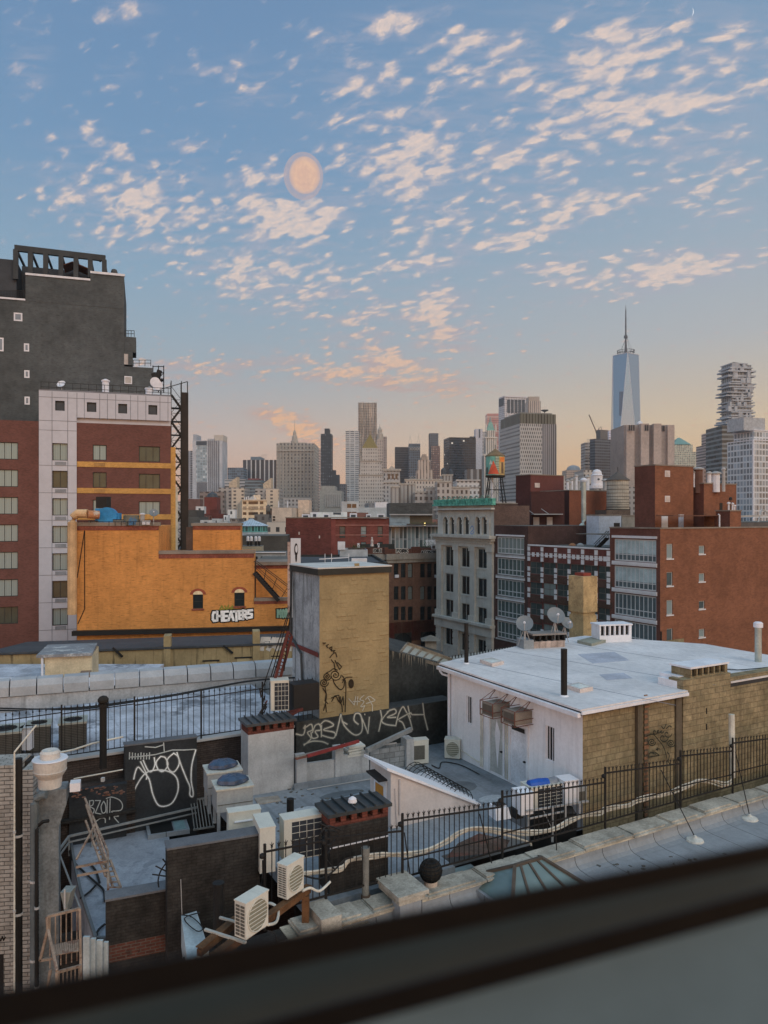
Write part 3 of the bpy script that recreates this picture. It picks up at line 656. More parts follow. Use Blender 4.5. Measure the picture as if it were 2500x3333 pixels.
b_.part('mast',MB().lathe([(5,0),(3,14),(1.9,40),(4.6,42),(4.2,47),(1.8,50),(1.8,70),(2.3,71),(1.6,73),(1.6,88),(2.1,89),(1.4,91),(1.2,106),(1.7,107),(1.0,109),(.8,mh - ht - 12),(.25,mh - ht)],8,(0,0,ht)),mat('mastdark','45454a',.6))
q = MB()
for k in range(4): a_ = math.pi / 4 + k * math.pi / 2; q.beam((18 * math.cos(a_),18 * math.sin(a_),ht + 8),(2,0,ht + 45),.35)
b_.part('stay_cable',q,mat('mastdark','45454a'))
# -- AE..AJ
b_ = tw('office_tower','dark gridded tower with a boxy rooftop cap in front of the tallest tower',1920,2006,1428,850,facade('gridAE','56585e','35383e',3.3,3.3,.75,.6),pc=1937,deg=25)
tier(b_,1956,1980,1399,None,mat('AEcap','5e5a58'))
b_ = tw('unfinished_tower','unfinished concrete tower with bare floors and a rooftop crane',1905,1934,1440,900,facade('unfAF','8f8884','5a524e',4,3.6,.8,.45),lv=20)
q = MB()
for i in range(9): q.box(-1.6,b_.lu + 1,-1.4,0,b_.F.z(1462 + i * 12,0),b_.F.z(1462 + i * 12,0) + .5)
b_.part('floor_slab',q,M_CONC)
q = MB()
for i in range(6): xx = b_.F.s(1913 + i * 3.4); q.beam((xx,2,b_.h),(xx,2,b_.h + 4.5),.3)
q.beam((b_.F.s(1912),2,b_.h + 4),(b_.F.s(1932),2,b_.h + 4),.25); b_.part('column_stub',q,M_CONC)
t_ = T('tower_crane','thin luffing crane leaning left above the unfinished tower','crane',tuple(P(1944,1440,905)),0)
q = t_.wmb(); A = P(1943,1410,905)
for o_ in (-.9,.9): q.beam(P(1944,1440,905) + Vector((o_,0,0)),A + Vector((o_,0,0)),.3)
t_.part('mast',q,M_CONC); B = P(1917,1350,905)
q = t_.wmb(); q.beam(A,B,.9).beam(A,P(1950,1394,905),.8); t_.part('jib',q,mat('craneRed','4c3a3c')); q = t_.wmb(); q.beam(P(1950,1394,905),B,.12).beam(A + Vector((6,0,1)),P(1956,1388,905),.5).beam(P(1950,1394,905),P(1956,1388,905),.3); t_.part('stay',q,M_DKF)
q = t_.wmb(); c_ = P(1948,1406,905); q.box(c_.x - 3,c_.x + 3.5,903,907,c_.z - 1,c_.z + 1.6); t_.part('cab',q,M_DKF)
tw('office_tower','white tower with thin horizontal louvre lines',1982,2034,1401,1250,facade('louvAG','b3b2ba','8388a0',40,3.9,.95,.3,mode='bands'),lv=30)
b_ = tw('windowless_tower','windowless brown concrete tower with projecting shafts and dark square vents at the top',2032,2194,1383,760,mat('brownconc','857a74',.85,vs=.03,stain=.25),lv=45)
zt = b_.h; q = MB()
for (xa,xb,dy) in ((2036,2062,3),(2080,2106,6),(2121,2146,6),(2170,2192,3)):
 a0,a1 = b_.F.s(xa),b_.F.s(xb); q.box(a0,a1,-dy,0,0,zt + (.6 if dy > 5 else -.4))
b_.part('shaft',q,mat('brownconc2','958880',.85,vs=.03,stain=.3))
q = MB()
for (xa,xb) in ((2040,2064),(2092,2106),(2130,2168)):
 n_ = max(2,int((xb - xa) / 7))
 for i in range(n_):
  a0,a1,c0,c1 = b_.F.rect(xa + i * 7,xa + i * 7 + 4.6,1386,1404); q.box(a0,a1,-6.6 if xa != 2130 else -.7,-6.02 if xa != 2130 else -.01,c0,c1)
b_.part('vent',q,mat('ventdark','302c2b',.8))
b_.part('roof_dome',MB().lathe([(3.2,0),(3,1.6),(2,3),(.3,3.8)],12,(b_.F.s(2086),3,zt + .6)),M_WHITE)
b_ = tw('office_tower','glass office tower with a green pyramid roof right of the windowless tower',2190,2268,1471,1500,facade('gridAI','b0aa9a','778076',3.6,3.8,.72,.68,wrough=.2),lv=45)
tier(b_,2190,2258,1447,None,facade('gridAI','b0aa9a','778076')); z0 = b_.F.z(1446,20)
x0,x1 = b_.F.s(2194),b_.F.s(2252); b_.part('pyramid_roof',MB().raw([(x0,3,z0),(x1,3,z0),(x1,40,z0),(x0,40,z0),((x0 + x1) / 2 - 2,21,b_.F.z(1421,20)),((x0 + x1) / 2 + 2,21,b_.F.z(1421,20))],[(0,1,5,4),(1,2,5),(2,3,4,5),(3,0,4)]),mat('greenroof','5d7f7a',.6))
b_ = tw('domed_building','pinkish low building with a shallow domed glass roof',1843,1904,1530,1300,facade('AJ','a79486','6f5f58',4,4,.5,.5),cat='building',lv=30)
b_.part('dome',MB().lathe([(13,0),(11,5),(7,8),(3,9.3),(.2,9.6)],14,(b_.lu / 2,15,b_.h)),mat('domegrey','7c8084',.5))
for (x0,x1,tp,Y,c,lb) in ((1812,1838,1547,800,'a39d98','small pale terrace block right of the checker patterned slab'),(1828,1872,1560,700,'9c9793','white fronted low block under the domed roof'),(1868,1912,1552,760,'8f8b88','stepped grey low block beside the domed roof'),(1900,1942,1530,620,'9a958f','plain grey block beneath the unfinished tower'),(1936,1985,1572,560,'7b7976','low grey building behind the weathered water tank'),(2030,2075,1585,500,'8a8784','low grey building between the weathered tank and brick tower')):
 tw('low_building',lb,x0,x1,tp,Y,facade('low' + c,c,'57585a',3.2,3.6,.45,.5),cat='building',group='low buildings at the foot of the skyline')
b_ = T('clock_turret','small white domed turret with a round clock opening','turret',tuple(P(1943,1590,330)),0)
b_.part('drum',MB().lathe([(3.4,0),(3.4,1.4),(2.5,1.5),(2.5,5.6),(2.9,5.8),(2.2,6.2),(2.0,7.4),(1.2,8.3),(.2,8.6)],16),M_WHITE)
b_.part('clock',MB().lathe([(.5,0),(.5,.12)],14),M_DKF).matrix_local = Matrix.Translation((0,-2.5,4)) @ Matrix.Rotation(R(90),4,'X')
# -- AK stacked glass box tower
b_ = T('stacked_tower','stacked box apartment tower with floors jutting out at different lengths','skyscraper',(P(2412,0,1069).x,1069,0),R(8),G1)
sc = 1069 / F; rnd = random.Random(3); AKG = mat('AKslab','8f9296',.7,vs=.1); AKD = facade('AKglass','6f7376','50535a',5.2,3.9,.42,.9,rough=.3,wrough=.12)
prof = [(1196,1182,2378,2434),(1206,1196,2372,2450),(1230,1206,2364,2460),(1248,1230,2378,2444),(1264,1248,2364,2462),(1276,1264,2384,2452),(1292,1276,2361,2456),(1308,1292,2378,2448),(1322,1308,2368,2461),(1340,1322,2362,2455),(1358,1340,2376,2462),(1376,1358,2362,2450),(1400,1376,2357,2455),(1440,1400,2356,2456)]
q = MB(); g_ = MB()
g_.box(-34 * sc,38 * sc,1,24,0,zz_(1186,1069))
for (yb,yt,xl,xr) in prof:
 for (ya,yb2) in ((yt,yt + (yb - yt) * .22),(yt + (yb - yt) * .62,yt + (yb - yt) * .86)) if yb - yt > 13 else ((yt,yt + (yb - yt) * .4),):
  o1,o2 = rnd.uniform(-3,3),rnd.uniform(-3,3)
  q.box((xl - 2412 + o1) * sc,(xr - 2412 + o2) * sc,-rnd.uniform(0,3),26,zz_(yb2,1069),zz_(ya,1069))
 for k in range(3):
  u0 = rnd.uniform(xl,xr - 12); q.box((u0 - 2412) * sc,(u0 - 2412 + rnd.uniform(5,16)) * sc,-rnd.uniform(1,3),4,zz_(yb,1069),zz_(yt,1069) - .3)
b_.part('core',g_,AKD); b_.part('floor_box',q,AKG)
b_.part('roof_boom',MB().beam((-22 * sc,5,zz_(1180,1069) + 1),(16 * sc,5,zz_(1180,1069) - .5),.9).box(-12 * sc,14 * sc,5,12,zz_(1190,1069),zz_(1181,1069)),M_DKF)
b_ = tw('apartment_tower','stepped pinkish slab with horizontal balcony bands left of the stacked tower',2302,2360,1447,850,facade('bandAL','a5938c','6b5e5b',40,3.3,.9,.5,mode='bands'),cat='apartment tower',lv=30)
tier(b_,2316,2360,1406,None,facade('bandAL','a5938c','6b5e5b'))
tw('brick_tower','brown stepped block at the foot of the banded slab',2272,2306,1528,700,facade('brAL','7d6a64','514a48',3,3.6,.4,.5),cat='building')
tw('office_building','dark glazed block between the stacked tower and the glass office tower',2350,2402,1385,600,facade('dkAM','6c7072','3f4446',5,3.8,.8,.6,mode='bands'),cat='building')
# -- AM big glass office tower
AMm = facade('glassAM','a4a8ac','6e7a84',2.3,3.5,.74,.74,rough=.4,wrough=.12,spec=.6)
b_ = tw('glass_office_tower','large grey blue glass office tower with a fine white grid at the right edge',2367,2560,1431,420,AMm,pc=2452,deg=20)
b_.part('corner_post',MB().box(-.5,.5,-.5,.5,0,b_.h),M_WHITE); b_.part('upper_block',MB().box(2.5,b_.lu,2,b_.lv - 2.5,b_.h,b_.h + 5.5),AMm)
b_.part('plant_room',MB().box(-4,12,3,b_.lv - 4,b_.h + 5.5,b_.h + 13),mat('AMpent','8f9295',.7)) 
b_.part('upper_ledge',MB().box(2.1,b_.lu,1.6,b_.lv - 2.1,b_.h + 5.5,b_.h + 6).box(-.4,b_.lu,-.4,b_.lv,b_.h - .5,b_.h + .1),M_WHITE)
def water_tank(name,label,px,ypt,ypb,wpx,Y,tm,rm,legh,group=None):
 c = P(px,ypb,Y); r_ = wpx / 2 / F * Y; h_ = (ypb - ypt) / F * Y; t = T(name,label,'water tower',(c.x,c.y,c.z - legh),0,group)
 z = legh
 t.part('tank',MB().lathe([(r_ * 1.0,z),(r_ * .96,z + h_)],28),tm)
 q = MB()
 for i in range(9): f = (i / 9) ** 1.5; zb = z + h_ * (.04 + f * .93); rr = r_ * (1.0 - .04 * f) + .02; q.lathe([(rr,zb),(rr + .03,zb + .03),(rr,zb + .07)],28)
 t.part('hoop',q,mat('hoop','35332f',.7))
 t.part('cone_roof',MB().lathe([(r_ * 1.08,z + h_),(r_ * 1.06,z + h_ + .08),(.12,z + h_ + r_ * .78),(.05,z + h_ + r_ * .85)],24),rm)
 t.part('finial',MB().tube([(0,0,z + h_ + r_ * .8),(0,0,z + h_ + r_ * 1.2)],.05),M_DARK)
 t.part('platform',MB().lathe([(r_ * .98,z - .45),(r_ * 1.06,z - .3),(r_ * 1.06,z - .02)],20),mat('tankbase','34302b',.9))
 if legh > 1.2:
  for (sx,sy) in ((-1,-1),(1,-1),(-1,1),(1,1)):
   t.part('leg',MB().beam((sx * r_ * .62,sy * r_ * .62,z - .4),(sx * r_ * 1.0,sy * r_ * 1.0,0),.22),M_DARK)
  q = MB(); a_ = r_ * .8
  for s_ in (-1,1): q.beam((-a_,s_ * a_,legh * .5),(a_,s_ * a_,legh * .5),.1).beam((s_ * a_,-a_,legh * .5),(s_ * a_,a_,legh * .5),.1).beam((-a_ * .8,s_ * a_ * .9,legh * .9),(a_ * 1.1,s_ * a_,legh * .1),.05).beam((a_ * .8,s_ * a_ * .9,legh * .9),(-a_ * 1.1,s_ * a_,legh * .1),.05)
  t.part('cross_brace',q,M_DARK)
 return t,r_,h_
M_TANKW = mat('tank_wood','8f8a80',.9,pat='plank',bw=.25,stain=.55,vs=.6)
M_TCONE = mat('tank_cone','6a5a44',.85,stain=.3)
water_tank('water_tower','small distant water tank beside the beige blank wall',873,1648,1664,14,330,mat('tanksm','6d6a66'),mat('tankroof2','4c4a46'),3)
# ================================================================ middle distance, left
FR_DK = mat('frame_dark','25292a',.5); G_HOTEL = glass('hotel_glass','33433f',.12,.5,curtain='8fa6a8',cf=.6)
M_HRED = mat('hotel_brick','5b3a34',.9,pat='brick',c2='4a2f2a',mort='55403a',vs=.12,var=.1)
M_PANEL = mat('grey_panel','9c9da4',.7,vs=.15,var=.05)
M_YBAND = mat('yellow_band','a8814a',.85,pat='brick',var=.08,vs=.2)
hotel = Bld('hotel','dark red brick hotel with a grey panelled column and crown and ochre bands','hotel',-90,73.0,18,pxr=556,lv=18,top=1262)
f = hotel.F
hc_ = hotel.h; hotel.h = f.z(1371,6); lowz = hotel.h
rowsL = [1439 + 89.4 * i for i in range(7)]; holes = []; wins = []
for ry in rowsL:
 for (xa,xb,nx,dy) in ((-30,59,4,0),(171,221,2,4),(302,347,2,9),(452,521,3,14)):
  r = f.rect(xa,xb,ry + dy,ry + dy + 56 - (6 if xa == 302 else 6 if xa == 452 else 0))
  if xa == 302 and ry > 1700: continue
  holes.append(r); wins.append((r,nx))
for (xa,xb,ya,yb) in ((180,211,1305,1337),(283,314,1310,1341),(385,414,1315,1346),(483,512,1319,1350)):
 r = f.rect(xa,xb,ya,yb); holes.append(r); wins.append((r,1))
hotel.body(M_HRED,M_ROOF,[h for h in holes if h[3] < lowz],par=.6); hotel.h = hc_; hotel.part('crown_block',MB().box(f.s(127),hotel.lu,.25,17.5,lowz - .5,hc_ - .02),M_PANEL)
W0,W1 = f.s(127),f.s(250)
q = f.mb(); q.wall(hotel.lu + .03,f.z(1378,25),hotel.h + .05,[(h[0],h[1],h[2],h[3]) for h in holes if h[3] > f.z(1378,25)],.02,x0=W0)
q2 = f.mb(); q2.wall(W1,0,f.z(1378,25),[h for h in holes if W0 < h[0] < W1 and h[3] < f.z(1378,25)],.02,x0=W0)
for qq in (q,q2): qq.v = [v + Vector((0,-.10,0)) for v in qq.v]
# panel joints are real gaps between sheets: thin dark strips
hotel.part('panel_cladding',q,M_PANEL); hotel.part('panel_cladding',q2,M_PANEL)
q = f.mb(); q.box(W0,W0 + .001,-.10,0,0,hotel.h).box(W0,hotel.lu + .03,-.1,.3,hotel.h + .05,hotel.h + .2)
for px in (169,220,250,274,324,349,376,424,448,474,520,546):
 if px < 245: q.box(f.s(px),f.s(px) + .05,-.115,-.1,0,hotel.h)
 else: q.box(f.s(px),f.s(px) + .05,-.115,-.1,f.z(1376,20),hotel.h)
for (py,xa,xb) in ((1302,128,556),(1371,128,250),(1402,128,250),*[(1516 + 89 * i,128,250) for i in range(7)]): q.box(f.s(xa),f.s(xb),-.113,-.1,f.z(py,f.s((xa + xb) / 2)),f.z(py,f.s((xa + xb) / 2)) + .05)
hotel.part('panel_joint',q,mat('joint','64666c',.8))
for i in range(5):
 zb = f.z(1519 + 3 + 84.5 * i,f.s(400)); hotel.part('ochre_band',f.mb().box(W1 + .02,hotel.lu + .02,-.05,0,zb,zb + .55),M_YBAND)
hotel.part('ochre_corner',f.mb().box(hotel.lu,hotel.lu + .5,.1,6,0,f.z(1455,hotel.lu)),M_YBAND)
for k,(r,nx) in enumerate(wins): window_on(f,r,'hotel%d' % nx,FR_DK,G_HOTEL if r[3] - r[2] > 1.2 else M_DKF,nx=nx,dep=.2)
for i in range(7):
 r = f.rect(180,216,1503 + 89 * i,1516 + 89 * i); hotel.part('vent_grille',f.mb().box(r[0],r[1],-.14,-.10,r[2],r[3]),mat('grille','6e7176',.6))
for i in range(2): r = f.rect(307,342,1506 + 86 * i,1518 + 86 * i); hotel.part('vent_grille',f.mb().box(r[0],r[1],-.09,-.05,r[2],r[3]),mat('grille_o','8f6e42',.7))
q = f.mb(); q.box(f.s(127),f.s(170) - .2,-.14,-.11,hotel.h + .2,hotel.h + .2 + .01)
for px in range(132,556,26): q.beam((f.s(px),.4,hotel.h),(f.s(px),.4,hotel.h + 1.0),.05)
for zz0 in (.5,1.0): q.beam((f.s(130),.4,hotel.h + zz0),(hotel.lu,.4,hotel.h + zz0),.05)
hotel.part('roof_rail',q,M_DARK)
for px,w_,h_,lb in ((340,.35,2.3,'short white flue on the hotel roof'),(487,.4,1.7,'wide white flue near the right end of the hotel roof')):
 c = hotel.M @ Vector((f.s(px),2.5,hotel.h - .6)); t = T('roof_flue',lb,'flue',c); t.part('pipe',MB().lathe([(w_,0),(w_,h_)],14),M_WHITE); t.part('cap',MB().lathe([(w_ * 1.25,h_ + .01),(w_ * 1.25,h_ + .15),(.1,h_ + .3)],14),M_WHITE)
def dish(name,label,base,r_,aim,m,pole=1.0,group=None,tilt=40):
 t = T(name,label,'satellite dish',base,R(aim),group)
 t.part('pole',MB().tube([(0,0,0),(0,0,pole)],.04 * max(1,r_ * 2),8),M_CONC)
 q = MB(); prof = []
 n,rings = 22,5; vs = []; fs = []
 for side in (0,1):
  for j in range(rings + 1):
   rr = r_ * j / rings
   for k in range(n): a_ = 2 * math.pi * k / n; vs.append((rr * math.cos(a_),-(rr / r_) ** 2 * r_ * .22 + side * .03,rr * 1.06 * math.sin(a_)))
 for side in (0,1):
  o = side * (rings + 1) * n
  for j in range(rings):
   for k in range(n): ff = (o + j * n + k,o + j * n + (k + 1) % n,o + (j + 1) * n + (k + 1) % n,o + (j + 1) * n + k); fs.append(ff if side else ff[::-1])
 q.raw(vs,fs); M_ = Matrix.Translation((0,-.12,pole)) @ Matrix.Rotation(R(-tilt),4,'X')
 q.v = [M_ @ v for v in q.v]; t.part('reflector',q,m)
 e = M_ @ Vector((0,-r_ * .95,-r_ * .35)); s_ = M_ @ Vector((0,0,-r_)); t.part('feed_arm',MB().tube([s_,e],.02 * max(1,r_ * 2)),M_CONC); t.part('feed_horn',MB().tube([e,e + (M_ @ Vector((0,0,0)) - e).normalized() * .14],.05),M_WHITE)
 return t
M_DISH = mat('dish_grey','63686b',.5,var=.08)
dish('satellite_dish','tiny white dish on the grey panelled hotel crown',hotel.M @ Vector((f.s(196),1.5,hotel.h - .3)),.45,0,M_WHITE,1.3)
# dark grey brick tower behind
M_GBR = mat('grey_brick','3f4343',.9,pat='brick',c2='3e4041',mort='424446',vs=.12,var=.18,bh=.08,bw=.24,fleck=.75,patch=.25,patchc='4c5254',ps=.25)
tb = Bld('dark_brick_tower','tall dark grey brick tower stepping down to the right with a rooftop frame','apartment tower',-90,88.0,18,pxr=404,lv=14,top=965)
f = tb.F; small = [(45,73,1018,1045),(78,95,1118,1144),(79,96,1205,1230),(80,97,1291,1317),(-10,12,1099,1143)]
hs = [f.rect(*s_) for s_ in small]; tb.body(M_GBR,M_ROOF,hs)
up = f.mb(); a0,a1 = f.s(83),f.s(404); z1 = f.z(903,a0 + 3); zb = tb.h
up.wall(a1,zb,z1,[],.2,x0=a0); up.box(a0,a1,.01,13.5,zb,z1 - .9).box(f.s(294),a1,.01,13.5,z1 - .9,f.z(900,a1)); tb.part('upper_wall',up,M_GBR)
tb.part('coping',f.mb().box(a0,f.s(294),-.12,.3,z1 + .003,z1 + .25).box(f.s(294),a1 + .1,-.12,.3,f.z(900,a1) + .002,f.z(900,a1) + .28).box(f.s(-90),a0 - .02,-.1,.3,tb.h + .01,tb.h + .22),M_WHITE)
st = f.mb()
for (xa,xb,yt,yb,d_) in ((404,443,1095,1145,3.5),(404,432,1145,1187,2.6),(404,496,1192,1330,8)): st.box(f.s(xa) + .01,f.s(xb),.05,d_,f.z(yb,f.s(xa)),f.z(yt,f.s(xa)))
st.box(f.s(404) + .01,f.s(556),.3,8,0,f.z(1330,f.s(404))); tb.part('setback',st,M_GBR)
rl = f.mb()
for (xa,xb,yt,yb) in ((407,437,1075,1095),(434,491,1171,1191)):
 n_ = 4
 for i in range(n_): s_ = f.s(xa + (xb - xa) * i / (n_ - 1)); rl.beam((s_,.2,f.z(yb,s_)),(s_,.2,f.z(yt,s_)),.07)
 for py in (yt,(yt + yb) / 2): rl.beam((f.s(xa),.2,f.z(py,f.s(xa))),(f.s(xb),.2,f.z(py,f.s(xb))),.06)
for (yt,xa,xb) in ((945,-90,82),):
 for px in range(xa,xb,5): rl.beam((f.s(px),.2,tb.h),(f.s(px),.2,f.z(yt,f.s(px))),.04)
 rl.beam((f.s(xa),.2,f.z(yt,f.s(xa))),(f.s(xb),.2,f.z(yt,f.s(xb))),.06)
tb.part('balcony_rail',rl,M_DARK)
GW = glass('tower_glass','6c7682',.1)
for h in hs: window_on(f,h,'tbw',M_WHITE,GW,fw=.16,dep=.06)
tb.part('window',f.mb().box(*f.rect(405,430,1225,1250)[:2],-.1,.04,*f.rect(405,430,1225,1250)[2:]),M_WHITE); r = f.rect(408,427,1228,1247); tb.part('window_pane',f.mb().box(r[0],r[1],-.13,-.11,r[2],r[3]),mat('palewin','8f8a86',.4))
tb.part('door',f.mb().box(*f.rect(404,417,1152,1186)[:2],-.02,.04,*f.rect(404,417,1152,1186)[2:]),mat('palewin','8f8a86'))
# rooftop frame and dark rooms behind it
fr = f.mb(); zt = f.z(802,f.s(200)); b0 = f.s(45); b1 = f.s(343); ztL,ztR = f.z(794,b0),f.z(829,b1)
fr.beam((b0,.6,ztL - .3),(b1,.6,ztR - .3),.5,.7); fr.beam((b0,9,ztL - .3),(b1,9,ztR - .3),.4,.5)
for px in (49,97,147,197,246,293,339): s_ = f.s(px); fr.beam((s_,.6,f.z(905,s_) if px < 290 else f.z(900,s_)),(s_,.6,ztL - .5 + (ztR - ztL) * (s_ - b0) / (b1 - b0)),.55)
for px in (49,97,147,197,246,293,339): s_ = f.s(px); zq = ztL - .3 + (ztR - ztL) * (s_ - b0) / (b1 - b0); fr.beam((s_,.6,zq),(s_,9,zq),.25)
tb.part('roof_frame',fr,mat('framegrey','2e3133',.6))
tb.part('roof_room',f.mb().box(f.s(-90),f.s(50),.8,12,tb.h,f.z(835,3)).box(f.s(50),f.s(335),5,12,tb.h,f.z(838,10)).box(f.s(205),f.s(285),6,12,f.z(838,10),f.z(822,10)),mat('roomdark','33363a',.8))
tb.part('sun_canopy',f.mb().beam((f.s(200),3,f.z(835,b0)),(f.s(232),3,f.z(820,b0)),3,.1).beam((f.s(232),3,f.z(820,b0)),(f.s(285),3,f.z(838,b0)),3,.1),mat('canopy','6d5046'))
tb.part('red_panel',f.mb().box(f.s(108),f.s(140),4.6,4.9,f.z(903,5),f.z(880,5)).box(f.s(203),f.s(240),4.6,4.9,f.z(908,5),f.z(880,5)),mat('redpanel','8a3f42',.7))
q = f.mb(); s_ = f.s(322); q.beam((s_,3,ztR),(s_,3,f.z(812,s_)),.2).beam((s_,3,f.z(812,s_)),(f.s(273),3,f.z(811,s_)),.2).beam((s_,3,ztR),(f.s(300),3,f.z(812,s_)),.1); tb.part('davit_arm',q,M_DARK)
tb.part('roof_vent',f.mb().lathe([(.4,0),(.4,.7),(.3,.95),(.05,1.05)],12,(f.s(371),1,f.z(905,20))),mat('ventgr','3f4142'))
# scaffolding with antennas behind the hotel, and the tall steel stair
t = T('antenna_scaffold','rooftop scaffold carrying dark antennas and two round drums above the hotel','scaffold',P(515,1275,84),R(18)); q = t.wmb()
for (xa,xb,ya,yb) in ((498,533,1190,1278),):
 for px in (498,516,533):
  for dY in (0,3): q.beam(P(px,yb,84 + dY),P(px,ya,84 + dY),.09)
 for py in (1193,1213,1233,1253,1272): q.beam(P(xa,py,84),P(xb,py,84),.08); q.beam(P(xb,py,84),P(xb,py,87),.07)
 q.beam(P(498,1253,84),P(533,1213,84),.06)
t.part('frame',q,M_DARK); q = t.wmb(); q.beam(P(505,1262,83.5),P(520,1205,83.5),.45).beam(P(510,1240,83.5),P(500,1215,83.5),.5).beam(P(515,1245,83.5),P(530,1235,83.5),.6,.2); t.part('antenna_panel',q,M_DARK)
for px,py in ((505,1244),(513,1254)): 
 c = t.I @ P(px,py,83); t.part('drum',MB().lathe([(.55,-.15),(.55,.15)],14),M_WHITE).matrix_local = Matrix.Translation(c) @ Matrix.Rotation(R(90),4,'X')
t = T('steel_stair_tower','narrow black steel stair tower climbing the right end of the hotel','stair tower',(P(574,0,82).x,82,0),R(18)); q = MB(); zt = zz_(1240,82)
for x_,y_ in ((-.55,0),(.55,0),(-.55,1.2),(.55,1.2)): q.beam((x_,y_,8),(x_,y_,zt),.09)
t.part('post',q,M_DARK); q = MB(); q2 = MB(); z_ = 10; k = 0
while z_ < zt - 2:
 q.box(-.6,.6,0,1.2,z_,z_ + .06); s_ = 1 if k % 2 else -1
 for y_ in (.1,.6): q.beam((-.5 * s_,y_,z_ + .05),(.5 * s_,y_,z_ + 1.45),.08,.2)
 for j in range(6): f_ = j / 6; q.box(-.5 * s_ + f_ * s_ - .1,-.5 * s_ + f_ * s_ + .1,.1,.65,z_ + .1 + 1.4 * f_,z_ + .13 + 1.4 * f_)
 q2.beam((-.55,0,z_ + .9),(.55,0,z_ + .9),.05).beam((-.5 * s_,0,z_ + 1),(.5 * s_,0,z_ + 2.3),.05); z_ += 1.5; k += 1
t.part('flight',q,M_DARK); t.part('rail',q2,M_DARK)
t.part('steel_column',MB().box(.55,1.3,.1,.8,2,zt - 1.2),mat('colbrown','2c2724',.7))
t.part('cage_top',MB().beam((-1.6,0,zt - 1),(1.2,0,zt),.08).beam((-1.6,.8,zt - 3),(-1.6,.8,zt - 1),.1).beam((1.2,0,zt),(1.2,0,zt - 2.5),.1).beam((-1.6,.8,zt - 3),(-3,.8,zt - 3.3),.08),M_DARK)
solo('duct_riser','grey white vertical duct riser beside the black steel column','duct',MB().box(-.35,.35,0,.5,0,zz_(1585,80)).box(-.2,.2,-.1,0,zz_(1650,80),zz_(1640,80)),mat('ductlt','a5a7a0',.7),loc=(P(568,0,80).x,80,0),rz=R(18))
# -- orange building
M_OR = mat('orange_brick','a2713f',.9,pat='brick',c2='9c6a3a',mort='a4713f',vs=.25,var=.1,bh=.08,bw=.24,fleck=.75,stain=.3,grime='7a5430')
M_ORC = mat('red_coping','6f4034',.85,pat='brick',bh=.14,bw=.12)
ob = Bld('orange_brick_building','long orange brick building with two arched windows and a graffiti strip','building',251,60.0,9,pxr=948,lv=9,top=1957)
f = ob.F; wz = [f.rect(628,661,1935,1981),f.rect(763,796,1929,1973)]
m1,m2,m3 = f.s(517),f.s(827),f.s(948); zA,zB,zC = f.z(1712,m1 / 2),f.z(1804,m1),f.z(1957,m2)
q = f.mb(); q.wall(m3,14,zC,wz,.2); ZB = zB
q.wall(m2,zC,zB,[w_ for w_ in wz if w_[3] > zC],.2).wall(m1,zB,zA,[],.2)
q.box(0,m2,.25,8,zC,zB - .01).box(0,m1,.25,8,zB - .01,zA - .01)
q.quad((m2,0,zC),(m2,.3,zC),(m2,.3,zB),(m2,0,zB)); q.quad((m1,0,zB),(m1,.3,zB),(m1,.3,zA),(m1,0,zA)); q.quad((0,9,14),(0,0,14),(0,0,zA),(0,9,zA)); q.quad((0,.3,zC),(m1,.3,zC),(m1,.3,zA),(0,.3,zA))
ob.part('wall',q,M_OR)
ob.part('rear_wall',f.mb().box(m2 + .1,f.s(943) ,4,8,14,f.z(1850,m2)),M_OR)
ob.part('coping',f.mb().box(-.1,m1 + .1,-.1,.5,zA + .01,zA + .3).box(m1,m2 + .1,-.1,.5,zB + .01,zB + .28).box(m2,m3,-.1,.5,zC + .01,zC + .25).box(m2 + .1,m3,3.7,8,f.z(1850,m2) + .01,f.z(1838,m2)),mat('copgrey','6e655c',.8))
ob.part('brick_band',f.mb().box(0,m1,-.04,-.002,zA - .35,zA).box(m1,m2,-.04,-.002,zB - .35,zB).box(m2,m3,-.04,-.002,zC - .25,zC).box(m2 + .1,f.s(943),3.95,4,f.z(1862,m2),f.z(1850,m2)),M_ORC)
ob.part('roof',f.mb().box(m2,m3,.5,4,zC - 2,zC - 1.8),M_ROOF)
M_SASH = mat('sash_dark','2a2a28',.5); G_DK = glass('dark_glass','23282a',.08)
for w_ in wz:
 fo = window_on(f,w_,'arch',M_SASH,G_DK,nz=2,fw=.06,dep=.16,sill=M_ORC)
 wd = w_[1] - w_[0]; q = MB(); q2 = MB(); n_ = 10; xc = wd / 2; ra,rb,rc = wd * .5,wd * .64,wd * .8; hz = w_[3] - w_[2]
 for k in range(n_):
  a_,c_ = math.pi * k / n_,math.pi * (k + 1) / n_; e_ = .75
  q.raw([(xc - ra * math.cos(a_),-.03,hz + ra * e_ * math.sin(a_)),(xc - ra * math.cos(c_),-.03,hz + ra * e_ * math.sin(c_)),(xc - rc * math.cos(c_),-.03,hz + rc * e_ * math.sin(c_)),(xc - rc * math.cos(a_),-.03,hz + rc * e_ * math.sin(a_))],[(3,2,1,0)])
  q2.raw([(xc,-.015,hz),(xc - ra * math.cos(a_),-.015,hz + ra * e_ * math.sin(a_)),(xc - ra * math.cos(c_),-.015,hz + ra * e_ * math.sin(c_))],[(0,2,1)])
 link('arch_hood',q.mesh('arch_hood',mat('archred','7a4030',.85)),fo); link('arch_panel',q2.mesh('arch_panel',mat('archcream','b9a98a',.8)),fo)
